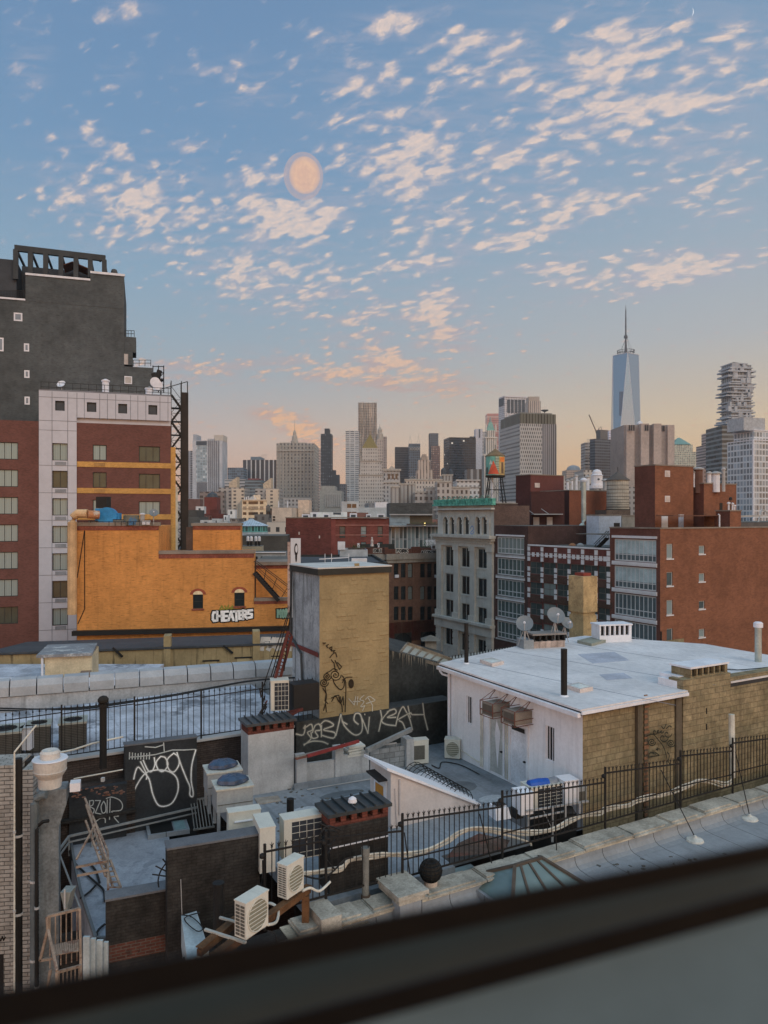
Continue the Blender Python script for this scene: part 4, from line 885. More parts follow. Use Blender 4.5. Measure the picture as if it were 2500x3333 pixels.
# rooftop penthouse
ph = Bld('brick_penthouse','smaller orange brick bulkhead standing behind the long orange wall','bulkhead',628,66.5,9,pxr=783,lv=5,top=1712,base=0)
ph.body(M_OR,M_ROOF,z0=10); ph.part('coping',MB().box(-.15,ph.lu + .1,-.12,ph.lv,ph.h + .01,ph.h + .25),mat('copgrey','6e655c')); ph.part('side_wall',MB().box(-.6,-.01,.05,5,10,ph.h - .1),mat('dkside','463a34',.9)); ph.part('brick_band',MB().box(0,ph.lu,-.04,-.002,ph.h - .35,ph.h),M_ORC)
# outside steel stair on the right of the orange wall
t = T('roof_stair','black steel stair sloping down across the orange wall','stair',ob.M @ Vector((m2 + .2,2.6,zC)),R(9)); q = t.wmb(); q2 = t.wmb()
Yw = 63; A,B = P(832,1862,Yw),P(912,1952,Yw)
for o_ in (0,-.9): v_ = Vector((0,o_,0)); q.beam(A + v_,B + v_,.08,.28); q2.beam(A + v_ + Vector((0,0,1.0)),B + v_ + Vector((1.0,0,1.0)),.05).beam(A + v_ + Vector((0,0,.55)),B + v_ + Vector((.6,0,.55)),.04)
for i in range(12): c = A.lerp(B,(i + .5) / 12); q.box(*sorted(((t.I @ c).x - .12,(t.I @ c).x + .12)),0,.001,0,.001) if False else q.beam(c,c + Vector((0,-.9,0)),.28,.04)
for i in range(4): c = A.lerp(B,i / 3); q2.beam(c,c + Vector((.3 * i / 1.5,0,1)),.05)
t.part('flight',q,M_DARK); t.part('handrail',q2,M_DARK)
# graffiti on the orange wall
def L_(x0,y0,w,h,s): # block letters as strokes in pixel units
 G = {'C': [[(1,0),(.2,0),(0,.3),(0,.8),(.3,1),(1,.95)]],'H': [[(0,0),(0,1)],[(.9,0),(1,1.05)],[(0,.5),(1,.5)]],'E': [[(1,0),(0,.05),(0,1),(1,.95)],[(0,.5),(.8,.5)]],
  'A': [[(0,1.1),(.45,0),(.9,1.1)],[(.2,.65),(.75,.65)]],'T': [[(0,.05),(1,0)],[(.5,0),(.55,1.2)]],'R': [[(0,1.1),(0,0),(.8,.1),(.8,.45),(.1,.55),(1,1)]],'S': [[(1,0),(.1,.05),(.1,.45),(.9,.5),(.9,.9),(0,1)]],
  'M': [[(0,1),(0,0),(.5,.6),(1,0),(1,1)]],'O': [[(.5,0),(.05,.3),(.1,.8),(.5,1),(.95,.8),(.9,.25),(.5,0)]],'N': [[(0,1),(0,0),(.9,1),(.9,0)]],'F': [[(1,0),(0,0),(0,1)],[(0,.5),(.7,.5)]],'K': [[(0,0),(0,1)],[(.9,0),(.1,.5),(1,1)]],
  'I': [[(.5,0),(.5,1)]],'L': [[(0,0),(0,1),(.9,1)]],'X': [[(0,0),(1,1)],[(1,0),(0,1)]],'P': [[(0,1),(0,0),(.9,.1),(.85,.5),(0,.55)]],'B': [[(0,0),(0,1),(.9,.85),(.5,.5),(.85,.2),(0,0)]]}
 o = []
 for ch in s:
  if ch in G: o += [[(x0 + a * w * .72,y0 + c * h) for a,c in st] for st in G[ch]]
  x0 += w
 return o
gs = []
for (ch,x_,y_,w_,h_) in (('C',693,1993,13,28),('H',707,1990,18,30),('E',728,1990,16,30),('A',744,1990,20,26),('T',760,1989,20,26),('E',779,1988,13,26),('R',791,1987,16,26),('S',806,1986,17,25)): gs += L_(x_,y_,w_ * 1.25,h_,ch)
ob.part('graffiti_outline',ribbon(f,gs,.40,.012),mat('ink_black','121212',.7,k=1)); ob.part('graffiti_letters',ribbon(f,gs,.2,.02),mat('paint_white','c4c4c6',.6))
g2 = L_(904,1985,13,24,'M') + L_(918,1985,12,24,'O') + L_(931,1983,12,26,'N'); ob.part('graffiti_outline',ribbon(f,g2,.36,.012),mat('ink_black','121212')); ob.part('graffiti_letters',ribbon(f,g2,.17,.02),mat('paint_green','6f8f80',.6))
g3 = [[(715,1985),(722,1972),(728,1984)],[(732,1972),(738,1984),(744,1970)],[(748,1980),(758,1972),(752,1986)],[(716,1986),(762,1980)]]; ob.part('graffiti_tag',ribbon(f,g3,.12,.012),mat('paint_olive','6c6a2c',.7))
ob.part('cable',ribbon(f,[[(276,1725),(276,1982),(254,2030)],[(275,1730),(252,1880)]],.07,.03),mat('cableblk','241c16'))
ob.part('base_flashing',f.mb().box(-.3,m3 + .2,-.5,-.003,f.z(2062,5),f.z(2047,5)),M_DARK)
# duct, blue fan and other things on the orange roof
zr = zA + .31
t = T('bent_duct','big tan bent duct hugging the left corner of the orange building','duct',ob.M @ Vector((-1,.8,14)),R(9)); l = t.wmb(); M_DUCT = mat('duct_tan','a38664',.7,vs=.8,stain=.2)
A = [P(235,2000,59.5),P(235,1700,59.5),P(240,1682,59.5),P(252,1672,59.5),P(285,1672,59.5)]
l.tube(A,.36,12); t.part('duct',l,M_DUCT); l = t.wmb(); l.tube([P(285,1674,59.5),P(322,1676,60)],.34,12); t.part('rusty_section',l,mat('rustpatch','8a5f42',.8,patch=.7,patchc='b0aaa0',ps=1.5))
t = T('blue_fan','bright blue round exhaust fan housing with a dark square mouth on the orange roof','exhaust fan',P(348,1707,61),R(9)); M_BLUE = mat('blue_paint','2a6f9c',.5,vs=1.2); w_ = t.wmb()
c = P(352,1682,61); 
q = MB().lathe([(.75,-.5),(.78,.5)],20); q.v = [Matrix.Rotation(R(90),4,'X') @ v for v in q.v]; q.v = [v + (t.I @ c) for v in q.v]; t.part('scroll',q,M_BLUE)
q = t.wmb(); q.beam(P(337,1695,61),P(337,1655,61),1.0); t.part('neck',q,M_BLUE); q = t.wmb(); q.beam(P(337,1654,61),P(337,1617,61),.9); t.part('mouth',q,M_DARK); q = t.wmb(); q.beam(P(375,1705,61),P(375,1670,61),.5,.9).beam(P(320,1707,61),P(400,1707,61),.3); t.part('side_casing',q,M_BLUE)
t = T('steel_bin','blue and rusty barrel on the orange roof beside the blue fan','barrel',P(428,1709,61)); t.part('body',MB().lathe([(.62,0),(.64,.75),(.6,.8)],16),mat('barrel','5a5a50',.6,patch=.8,patchc='2f6690',ps=.9)); t.part('lid',MB().lathe([(.62,.81),(.6,.86)],16),mat('lidrust','6e5a4a'))
t = T('small_stack','short steel smokestack on the orange roof','flue',P(464,1709,61)); t.part('pipe',MB().lathe([(.18,0),(.18,.85)],10),M_CONC); t.part('cap',MB().lathe([(.24,.86),(.24,.95),(.05,1.0)],10),M_WHITE)
dish('satellite_dish','grey dish at the right end of the orange roof',P(500,1706,60.5),.36,20,M_DISH,.9)
for i,(px,w_,h_,m,lb) in enumerate(((305,.8,.3,M_CONC,'low grey unit left of the blue fan on the orange roof'),(333,.75,.5,mat('bxg','6a6a66'),'grey green roof box in front of the blue fan'),(350,.7,.45,mat('bxh','4c4f4c'),'dark roof box in front of the blue fan'),(389,1.0,.4,mat('bxi','5c5f5e'),'long grey roof box right of the blue fan'),(475,.6,.35,M_WHITE,'white equipment box near the dish on the orange roof'))):
 t = T('roof_unit',lb,'roof unit',P(px,1708,60.6),R(9)); t.part('case',MB().box(-w_ / 2,w_ / 2,0,.5,0,h_),m); t.part('lid',MB().box(-w_ / 2 - .03,w_ / 2 + .03,-.03,.53,h_ + .003,h_ + .05),M_DARK)
q = T('roof_rail','thin pipe railing along the top of the orange wall','railing',P(380,1712,60.2),R(9)); w_ = q.wmb()
for px in range(255,515,20): w_.beam(P(px,1711,60.3),P(px,1697,60.3),.035)
w_.beam(P(252,1697,60.3),P(512,1698,60.3),.035); q.part('rail',w_,M_DARK)
# -- black sloping roof, stained tan wall and shed in front of the orange building
M_TAN = mat('stained_tan','857456',.9,vs=.4,stain=.85,grime='2c2822',var=.14)
ts = Bld('tan_stucco_building','low tan stucco building with dark drip stains and a black sloping roof','building',-60,42.5,12,pxr=975,lv=10,topz=20.0)
f = ts.F; u = ts.lu; ts.part('wall',MB().prism([(0,0),(u,0),(u,9.9),(0,9.9)],0,lambda p: 19.97 - .1 * p[1]),M_TAN)
ts.part('roof',MB().prism([(0,-.15),(u,-.15),(u,10),(0,10)],lambda p: 20.0 - .1 * p[1],lambda p: 20.12 - .1 * p[1]),mat('black_roof','35373a',.75,vs=.4,stain=.25,grime='5a5c5e'))
a0,a1 = f.s(533),f.s(556); ts.part('wall_pier',MB().box(a0,a1,-.12,.9,17,f.z(2070,a0)),M_TAN)
a0,a1 = f.s(823),f.s(846); ts.part('wall_pier',MB().box(a0,a1,-.12,.9,17,f.z(2055,a0)),M_TAN)
for (xa,xb,ya,yb,m) in ((440,490,2168,2200,'patchdark'),(772,812,2142,2172,'patchlight'),(668,706,2152,2182,'patchlight')):
 r = f.rect(xa,xb,ya,yb); ts.part('bricked_window',f.mb().box(r[0],r[1],-.05,0,r[2],r[3]),mat(m,'2b2826' if m == 'patchdark' else '918264',.9)); ts.part('lintel',f.mb().box(r[0] - .15,r[1] + .15,-.09,0,r[3] + .003,r[3] + .08),M_DARK)
for (xa,ya,xb,yb) in ((368,2107,400,2137),(727,2100,758,2125)): ts.part('strut',f.mb().beam(f.pt(xa,ya,.1),f.pt(xb,yb,.12),.12),M_DARK)
gf = [[(852,2113),(856,2080),(876,2080)],[(854,2096),(870,2096)],[(874,2113),(892,2080),(902,2113)],[(880,2102),(898,2102)],[(906,2080),(908,2112)],[(920,2080),(924,2113),(944,2112)]]
ts.part('graffiti_letters',ribbon(f,gf,.28,.012),mat('paint_dirty','a09a94',.7))
sh = Bld('rooftop_shed','small cream rooftop shed with a streaked grey slab roof','shed',146,37.0,14,pxr=299,lv=2.6,top=2138)
sh.body(mat('cream_shed','a8997e',.85,vs=.8),None,z0=17); h_ = sh.h; sh.part('roof',MB().prism([(-.35,-.25),(sh.lu + .05,-.25),(sh.lu - .1,2.9),(-.4,2.9)],lambda p: h_ + .003,lambda p: h_ + .14),mat('slabroof','6a6a6c',.8,vs=.6,patch=.7,patchc='b4b2ae',ps=.9))
sh.part('drain_pipe',MB().tube([(-.1,-.1,h_),(-.1,-.1,h_ - 2.5)],.06),M_WHITE); r = sh.F.rect(265,298,2182,2205); sh.part('wall_vent',sh.F.mb().box(r[0],r[1],-.3,0,r[2],r[3]),mat('shedvent','6c5f55'))
M_WROOF = mat('white_roof','94959b',.7,vs=.7,patch=.75,patchc='55565a',ps=.38,stain=.3,var=.22)
# -- building with patchy white roof between the left fence and the segmented parapet
UV_ = (math.sin(R(60.7)),math.cos(R(60.7)))
wb = Bld('patchy_roof_building','low brick building whose roof is patchily painted white, behind the left spiked fence','building',-120,22.45,29.3,pxr=1030,lv=7.5,topz=20.1)
f = wb.F; wb.body(mat('dark_wall','3a3330',.9,pat='brick',c2='2c2725',vs=.5,stain=.3),M_WROOF,z0=0)
wb.part('coping',MB().box(-.1,wb.lu,-.12,.25,20.1 + .003,20.18),M_CONC); 
sp = Bld('segmented_parapet','long rounded grey parapet wall capped in sheet metal segments','parapet wall',-60,31.0,21,pxr=972,lv=.7,topz=21.0)
q = MB(); n_ = int(sp.lu / 1.05)
M_SEG = mat('seg_metal','8a8b8d',.55,vs=1.0,var=.1)
for i in range(n_ + 1):
 a0,a1 = i * 1.05 + .02,(i + 1) * 1.05 - .03; pf = [(-.06,20.35),(-.02,20.72),(.18,20.98),(.6,21.02),(.75,20.9),(.75,20.3)]
 q.raw([(a0,y_,z_) for y_,z_ in pf] + [(a1,y_,z_) for y_,z_ in pf],[(j,j + 6,(j + 1) % 6 + 6,(j + 1) % 6) for j in range(6)] + [tuple(range(6)),tuple(range(6,12))[::-1]])
sp.part('metal_cap',q,M_SEG); sp.part('wall',MB().box(0,sp.lu,.02,.7,17,20.32),mat('white_dirty','96979a',.8,stain=.4,vs=.8))
rr_ = T('rear_roof','grey white roof with patched tar strips behind the segmented parapet','roof',P(60,2200,36)); rr_.part('deck',rr_.wmb().box(-24,-12.5,32.5,42,18.9,19.6),M_WROOF); rr_.part('curb',rr_.wmb().box(-24,-13.2,36.5,36.9,19.603,19.95),M_WHITE)
# cable along it
t = T('roof_cable','black cables drooping along the segmented parapet','cable',P(400,2300,30)); 
for k,off in enumerate((0,7)):
 t.part('cable',t.wmb().tube([P(px,py + off * (1 - px / 900),30.2 - k * .1 ) for px,py in smooth([(0,2305),(150,2308),(300,2299),(450,2278),(560,2262),(700,2236),(800,2218),(900,2208),(960,2206)],4)],.035,5),M_DARK)
# ================================================================ middle distance, centre and right: the facades along one street
UVx = (math.sin(R(60.7)),math.cos(R(60.7)))
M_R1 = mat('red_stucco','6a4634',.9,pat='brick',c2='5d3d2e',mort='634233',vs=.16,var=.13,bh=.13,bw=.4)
M_R1L = mat('red_stucco_shaded','56372e',.9,pat='brick',c2='4c302a',mort='51352e',vs=.16,var=.13)  # darker copy of the red: shade of the left faces put into the colour
M_ALU = mat('window_alu','a4a7a8',.5,var=.05); G_OFF = glass('office_glass','4a5558',.12,.6,curtain='93a3a6',cf=.45)
M_STRIP = mat('white_strip','b2b2b4',.7,var=.06)
def holes_and_windows(b_,fc,lst): pass
r1 = Bld('red_loft_building','tall red brick loft building with white framed window bands on its narrow left side','building',2149,86.0,29.3,pxr=2620,pxl=1985,top=1722)
f,g = r1.F,r1.Lf
hf = []; wf = []
for (ya,yb) in ((1770,1815),(1862,1904),(1953,1998),(2046,2092)): r = f.rect(2170,2190,ya,yb + 3); hf.append(r); wf.append((r,'tall'))
for (ya,yb) in ((1776,1803),(1866,1893),(1956,1982),(2047,2074)): r = f.rect(2275,2294,ya,yb); hf.append(r); wf.append((r,'sm'))
hl = []
for i in range(4): 
 r = g.rect(1999,2136,1762 + 90 * i,1828 + 90 * i); r = (r[0],r[1],r[2],r[2] + 2.7); hl.append(r)
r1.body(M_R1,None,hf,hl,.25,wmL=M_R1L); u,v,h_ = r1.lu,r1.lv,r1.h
r1.part('roof',MB().box(.3,u,.3,14,h_ - .9,h_ - .8),M_ROOF); r1.part('coping',MB().box(-.1,u,-.1,.3,h_ + .003,h_ + .18).box(-.1,.3,.3,v,h_ + .003,h_ + .18),mat('copgrey','6e655c'))
for r,s_ in wf: window_on(f,r,s_,M_ALU,G_OFF,fw=.08,sill=M_STRIP,nz=1 if s_ == 'tall' else 1,dep=.2)
for r in hl:
 window_on(g,r,'bandR1',M_ALU,glass('band_glass','566266',.12,.6),nx=10,ns=(.3,),fw=.15,dep=.2,blind=(mat('blind','8f9fa2',.7),.66) if r[2] > hl[2][2] - 1 and r is not hl[2] else None)
 g_ = g.mb(); g_.box(r[0] - .3,r[1] + .15,-.12,0,r[3] + .12,r[3] + .42); r1.part('white_band',g_,M_STRIP); g_ = g.mb(); g_.box(r[0] - .25,r[1] + .15,-.16,0,r[2] - .38,r[2] - .05); r1.part('white_band',g_,M_STRIP)
r1.part('downpipe',r1.F.mb().beam(r1.F.pt(2150,2055,.1),r1.F.pt(2150,2150,.1),.1),M_DARK)
# rooftop blocks of the red building
def px_block(name,label,x0,xc,x1,top,Y,m,mL=None,deg=29.3,base=10,cat='bulkhead',rm=None,holesF=(),cop=True):
 b_ = Bld(name,label,cat,xc,Y,deg,pxr=x1,pxl=x0,top=top); b_.body(m,None,z0=base,wmL=mL)
 b_.part('roof',MB().box(-.08,b_.lu + .08,-.08,b_.lv + .08,b_.h + .003,b_.h + .16),rm or mat('copgrey','6e655c')); return b_
def patch(b_,fc,x0,x1,y0,y1,m,name,out=.05):
 r = fc.rect(x0,x1,y0,y1); return b_.part(name,fc.mb().box(r[0],r[1],-out,-.002,r[2],r[3]),m)
M_LOUV = mat('louvre_lt','a59a94',.6)
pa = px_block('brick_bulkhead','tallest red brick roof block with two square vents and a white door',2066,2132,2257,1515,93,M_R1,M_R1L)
for (x0,x1,y0,y1) in ((2164,2180,1532,1552),(2164,2180,1614,1634)):
 patch(pa,pa.F,x0,x1,y0,y1,M_STRIP,'vent_frame'); patch(pa,pa.F,x0 + 1.6,x1 - 1.6,y0 + 1.8,y1 - 1.8,M_LOUV,'vent',.08)
patch(pa,pa.F,2153,2173,1677,1722,M_STRIP,'door'); patch(pa,pa.F,2208,2224,1683,1720,mat('door_blue','8d97a8',.6),'door',.06); patch(pa,pa.F,2208,2222,1675,1681,M_WHITE,'lamp_box',.2)
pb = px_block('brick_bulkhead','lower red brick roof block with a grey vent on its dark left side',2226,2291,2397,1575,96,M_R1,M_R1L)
patch(pb,pb.Lf,2234,2250,1593,1613,mat('ventgrn','6a6a60'),'vent'); patch(pb,pb.F,2342,2351,1637,1660,M_DARK,'slot'); pb.part('canopy',pb.F.mb().box(-9,3,-2.6,0,pb.F.z(1680,0),pb.F.z(1677,0)),mat('canopyd','5a3f34'))
pb.part('canopy_post',pb.F.mb().box(-.6,.4,-2.4,-2,18,pb.F.z(1680,0)),M_R1L)
pc_ = px_block('brick_bulkhead','long low red brick roof block with a brown chimney stub',2330,2376,2412,1664,92.3,M_R1,M_R1L,base=26)
for i,(px,hh) in enumerate(((2372,1.3),(2378,2.0),(2384,1.2),(2391,.9))):
 t = T('roof_flue',('short white flue left of the tall brown one on the low brick block','tall brown flue with mushroom cap on the low brick block','small white flue right of the tall brown one','smallest white flue at the block edge')[i],'flue',P(px,1664,92.9)); t.part('pipe',MB().lathe([(.11,0),(.11,hh * .7)],8),(M_WHITE,mat('fluebr','5a4238'))[i == 1]); t.part('cap',MB().lathe([(.22,hh * .7 + .003),(.2,hh * .85),(.05,hh * .9)],8),(M_WHITE,M_DARK)[i == 1])
t = T('roof_pipe','thin white upright pipe on the red brick roof','pipe',P(2342,1716,91.2)); t.part('pipe',MB().tube([(0,0,0),(0,0,1.5),(-.15,0,1.6)],.09,7),M_WHITE)
for i,(px,yb,yt,w_) in enumerate(((2258,1556,1540,.2),(2273,1575,1529,.55),(2308,1572,1543,.3),(2330,1572,1543,.5),(2355,1570,1530,.22))):
 t = T('roof_flue',('bent white pipe beside the tallest brick roof block','tall brown brick chimney behind the roof blocks','white mushroom vent behind the brick blocks','broad white fan stack behind the brick blocks','thin pale flue behind the lower brick block')[i],'flue',P(px,yb + 30,97)); hh = (yb + 30 - yt) / F * 97
 t.part('pipe',MB().lathe([(w_,0),(w_,hh)],10),(M_WHITE,mat('fluebr','5a4238'),M_WHITE,M_WHITE,M_CONC)[i]); t.part('cap',MB().lathe([(w_ * 1.4,hh + .003),(w_ * 1.4,hh + .15),(w_ * .5,hh + .35)],10),M_CONC)
# roofs at the right edge
t = Bld('far_roof_building','dark low roof with pipework at the right edge behind the red wall','building',2410,130,29.3,lu=40,lv=20,top=1700); t.body(mat('dkroof','4c4846'),M_ROOF)
t.part('roof_pipes',t.F.mb().beam((2,3,t.h + 1),(20,3,t.h + 1.4),.3).beam((8,2,t.h),(12,4,t.h + 2.4),.2).beam((12,4,t.h + 2.4),(18,3,t.h),.2),M_CONC)
# -- checker building
M_CK = mat('maroon_brick','59342f',.9,pat='brick',c2='452824',mort='4e3330',vs=.2); M_SP = mat('spandrel','47362e',.9,pat='brick',vs=.3)
p1 = (r1.M @ Vector((0,r1.lv,0)))
def street(name,label,start,px_end,top,cat='building',depth=14):
 """a building whose street face starts at START (far end of the previous one) and runs away to px_end"""
 d = Vector((-math.sin(R(29.3)),math.cos(R(29.3)))); k = (px_end - CX) / F; L = (k * start.y - start.x) / (d.x - k * d.y)
 far = start + Vector((d.x * L,d.y * L,0)); px = CX + F * start.x / start.y
 b_ = Bld(name,label,cat,px,start.y,29.3,lu=depth,lv=L,top=HY); b_.h = H - (top - HY) / F * far.y; return b_,far
ck,p2 = street('checker_brick_building','maroon brick loft building studded with rows of white square blocks',p1,1719,1776)
g = ck.Lf; hl = []; cols = [(1725,1762),(1768,1806),(1812,1850),(1856,1894),(1900,1938),(1944,1980)]
for (ya,yb) in ((1832,1868),(1899,1935),(1966,2002),(2034,2070)):
 for (xa,xb) in cols:
  t_ = (xa - 1720) / 265; r = g.rect(xa,xb,ya + t_ * 17,yb + t_ * 22); hl.append((r[0],r[0] + 2.55,r[2],r[2] + 1.75))
ck.body(M_CK,M_ROOF,(),hl,.2)
G_CK = glass('checker_glass','3f4847',.12,.6,curtain='8d9896',cf=.3)
for r in hl: window_on(g,r,'ck',mat('ck_frame','55524e',.6),G_CK,nx=2,nz=2,fw=.1,dep=.18); ck.part('spandrel',g.mb().box(r[0],r[1],-.02,-.001,r[2] - 1.0,r[2] - .12),M_SP)
sq = 0
for i,(xa,xb) in enumerate(cols + [(1984,1986)]):
 for yy in (1785,1802,1818,1850,1868,1886,1918,1936,1985,2003,2050):
  t_ = (xa - 1720) / 265; a_,zz0 = g.s(xa - 3),g.z(yy + t_ * (16 + (yy - 1785) * .05),g.s(xa - 3))
  me = cached('cksq',lambda: MB().box(-.27,.27,-.07,-.001,-.3,.3).mesh('white_block',M_STRIP)); g.put('white_block',me,a_,zz0); sq += 1
 for k_ in (.33,.66): 
  a_ = g.s(xa - 3 + 44 * k_) if i < 6 else None
  if a_: t_ = (xa + 44 * k_ - 1720) / 265; g.put('white_block',cached('cksq',None),a_,g.z(1803 + t_ * 17,a_))
a0,a1 = 0,ck.lv; ck.part('white_line',g.mb().box(a0,a1,-.06,-.001,ck.h - 1.25,ck.h - 1.15).box(a0,a1,-.1,.2,ck.h + .003,ck.h + .2),M_STRIP)
# roof things of the checker building
bh_ = px_block('blue_shed','pale blue white rooftop shed with one dark window behind the checker building',1909,1950,2022,1678,108,mat('pale_blue','9ba3ae',.8,vs=.2,stain=.12),None,base=18,cat='shed')
patch(bh_,bh_.F,1998,2017,1702,1714,M_DARK,'window')
gh_ = px_block('grey_shed','grey rooftop shed joined to the blue white shed',2015,2024,2066,1680,112,mat('grey_stucco','77736c',.9),None,base=18,cat='shed')
t = T('roof_stair','black steel stair with railings in front of the blue white shed','stair',P(1960,1792,99)); q = t.wmb(); q2 = t.wmb(); A,B = P(1938,1795,100),P(1981,1752,98)
for o_ in (0,.8): v_ = Vector((0,o_,0)); q.beam(A + v_,B + v_,.08,.25); q2.beam(A + v_ + Vector((0,0,.95)),B + v_ + Vector((0,0,.95)),.06).beam(A + v_ + Vector((0,0,.5)),B + v_ + Vector((0,0,.5)),.05)
for i in range(9): c = A.lerp(B,i / 8); q.beam(c,c + Vector((0,.8,0)),.25,.04)
for i in range(4): c = A.lerp(B,i / 3); q2.beam(c,c + Vector((0,0,.95)),.05)
t.part('flight',q,M_DARK); t.part('handrail',q2,M_DARK)
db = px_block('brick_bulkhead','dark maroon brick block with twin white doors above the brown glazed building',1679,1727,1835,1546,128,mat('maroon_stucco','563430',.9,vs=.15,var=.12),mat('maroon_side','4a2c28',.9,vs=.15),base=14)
for (x0,x1,y0,y1) in ((1740,1756,1572,1587),(1757,1772,1630,1642)): patch(db,db.F,x0,x1,y0,y1,M_LOUV,'vent',.1)
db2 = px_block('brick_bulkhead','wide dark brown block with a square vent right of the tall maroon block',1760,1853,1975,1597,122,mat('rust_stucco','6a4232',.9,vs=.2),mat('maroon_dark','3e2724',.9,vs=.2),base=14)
patch(db2,db2.Lf,1853 - 2,1853 - .5,1600,1601,M_DARK,'edge') if False else None
pt = db2.Lf; r = pt.rect(1828,1847,1612,1636) if False else None
v1 = T('wall_doors','pair of white doors under a thin angled canopy on the dark brown wall','door pair',P(1760,1711,120.5),R(0)); q = v1.wmb(); 
for (xa,xb) in ((1736,1755),(1780,1798)): q = v1.wmb(); a_,c_ = P(xa,1711,120.4),P(xb,1683,120.4); q.box(a_.x,c_.x,120.3,120.5,a_.z,c_.z); v1.part('door',q,M_LOUV)
q = v1.wmb(); A = P(1735,1674,119); q.box(A.x,P(1830,1674,119).x,118.4,120.4,A.z - .05,A.z + .08).beam(P(1737,1673,118.6),P(1712,1654,120.3),.08).beam(P(1785,1672,118.6),P(1762,1656,120.3),.08); v1.part('canopy',q,M_CONC)
wl2 = T('brown_wall','plain dark brown rooftop wall behind the twin white doors','wall',P(1750,1711,121)); q = wl2.wmb(); A,B = P(1608,1711,121),P(1835,1600,121); q.box(P(1727,0,121).x,B.x,120.5,121,14,P(0,1600,121).z); wl2.part('wall',q,mat('maroon_dark','3e2724',.9,vs=.2))
t = T('white_window_wall','white framed four pane window on the rust coloured wall','window',P(1928,1708,117)); q = t.wmb(); a_,c_ = P(1922,1706,117),P(1948,1680,117); q.box(a_.x,c_.x,116.9,117.1,a_.z,c_.z); t.part('frame',q,M_STRIP)
q = t.wmb(); mx,mz = (a_.x + c_.x) / 2,(a_.z + c_.z) / 2
for xa,xb in ((a_.x + .1,mx - .06),(mx + .06,c_.x - .1)):
 for za,zb in ((a_.z + .1,mz - .05),(mz + .05,c_.z - .1)): q.box(xa,xb,116.84,116.88,za,zb)
t.part('pane',q,G_DK)
t = T('steel_duct','long galvanised exhaust duct climbing the dark brown wall','duct',P(1865,1770,113)); M_GALV = mat('galvanised','8f9590',.45,metal=.4,vs=1.0)
t.part('duct',t.wmb().tube([P(1861,1775,112),P(1861,1752,112),P(1866,1742,112.3),P(1896,1708,114),P(1900,1695,115),P(1900,1570,115)],.36,10),M_GALV); t.part('rain_cap',MB().lathe([(.55,0),(.6,.3),(.2,.6)],12),M_WHITE).matrix_local = Matrix.Translation(t.I @ P(1900,1568,115)); q = t.wmb()
for py in (1600,1640,1680): q.lathe([(.40,0),(.40,.12)],12,P(1900,py,115))
t.part('band',q,M_GALV)
for i,(px,yb,yt,w_) in enumerate(((1848,1598,1568,.25),(1855,1598,1576,.22),(1862,1598,1565,.2),(1870,1598,1560,.18),(1876,1598,1552,.24),(1884,1598,1570,.2),(1912,1600,1555,.35),(1970,1596,1566,.4))):
 t = T('roof_flue',('leftmost white flue of the cluster behind the brown block','second white flue of the cluster from the left','third white flue of the cluster, beside the thin one','thin pale flue in the middle of the cluster','tallest white flue of the cluster','short white flue left of the galvanised duct','fat pale flue right of the galvanised duct','white flue left of the weathered water tank')[i],'flue',P(px,yb,128)); hh = (yb - yt) / F * 128
 t.part('pipe',MB().lathe([(w_,0),(w_,hh)],9),(M_WHITE,M_CONC)[i % 2]); t.part('cap',MB().lathe([(w_ * 1.5,hh + .003),(w_ * 1.5,hh + .2),(w_ * .4,hh + .4)],9),M_CONC)
for i in range(2):
 t = T('roof_exhaust',('left rusty white turbine vent on the checker roof','right white turbine vent on the checker roof')[i],'roof vent',P(1863 + i * 26,1789,106)); t.part('drum',MB().lathe([(.35,0),(.35,.4),(.5,.42),(.5,.7),(.25,.9),(.05,.95)],12),(mat('rustpatch','8a5f42'),M_CONC)[i])
pkb = Bld('pink_wall','faded pink rooftop wall with a small window and scribbled tag','wall',1739,118,10,pxr=1908,lv=1,top=1738); pkb.body(mat('faded_pink','8d6e69',.9,vs=.15,stain=.2),None,z0=14); patch(pkb,pkb.F,1730,1752,1752,1768,mat('wfrm','8d8a86'),'window_frame',.06)
water_tank('water_tower','weathered grey wooden water tank with a dark cone roof',2011,1564,1657,72,122,M_TANKW,mat('tank_cone_dk','4a4541',.85),1.0)
t = Bld('tank_shed','low brick dunnage walls under the weathered water tank','support wall',1974,118,10,pxr=2052,lv=4,top=1660); t.body(mat('dunnage','574c44',.9,pat='brick'),None,z0=18)
# -- brown glazed building and white stone loft
bg_,p3 = street('glazed_brick_building','dark brick building with stacked bands of wide gridded windows',p2,1608,1710)
g = bg_.Lf; hl = []
for i in range(5): r = g.rect(1618,1706,1748 + 69.6 * i,1802 + 69.6 * i + 2); hl.append((r[0],r[1],r[2],r[2] + 2.55))
bg_.body(mat('brown_brick','463430',.9,pat='brick',c2='382a27',vs=.2),M_ROOF,(),hl,.25)
G_GB = glass('greenish_glass','4c5a58',.1,.6,curtain='8b9693',cf=.2)
for r in hl: window_on(g,r,'gb',M_ALU,G_GB,nx=7,ns=(.32,),fw=.16,dep=.2,blind=None); q = g.mb().box(r[0] - .2,r[1] + .2,-.12,-.002,r[3] + .1,r[3] + .35); bg_.part('white_band',q,M_STRIP); bg_.part('white_band',g.mb().box(r[0] - .2,r[1] + .2,-.12,-.002,r[2] - .3,r[2] - .08),mat('grey_band','8b8b8a'))
M_WST = mat('white_stone','9f9d96',.85,vs=.4,stain=.3,grime='4c4a45',var=.1)
ws,p4 = street('white_stone_loft','ornate white stone loft building with paired arches under a green copper cornice',p3,1425,1648,depth=7)
g = ws.Lf; hl = []; arch = []; tall = []
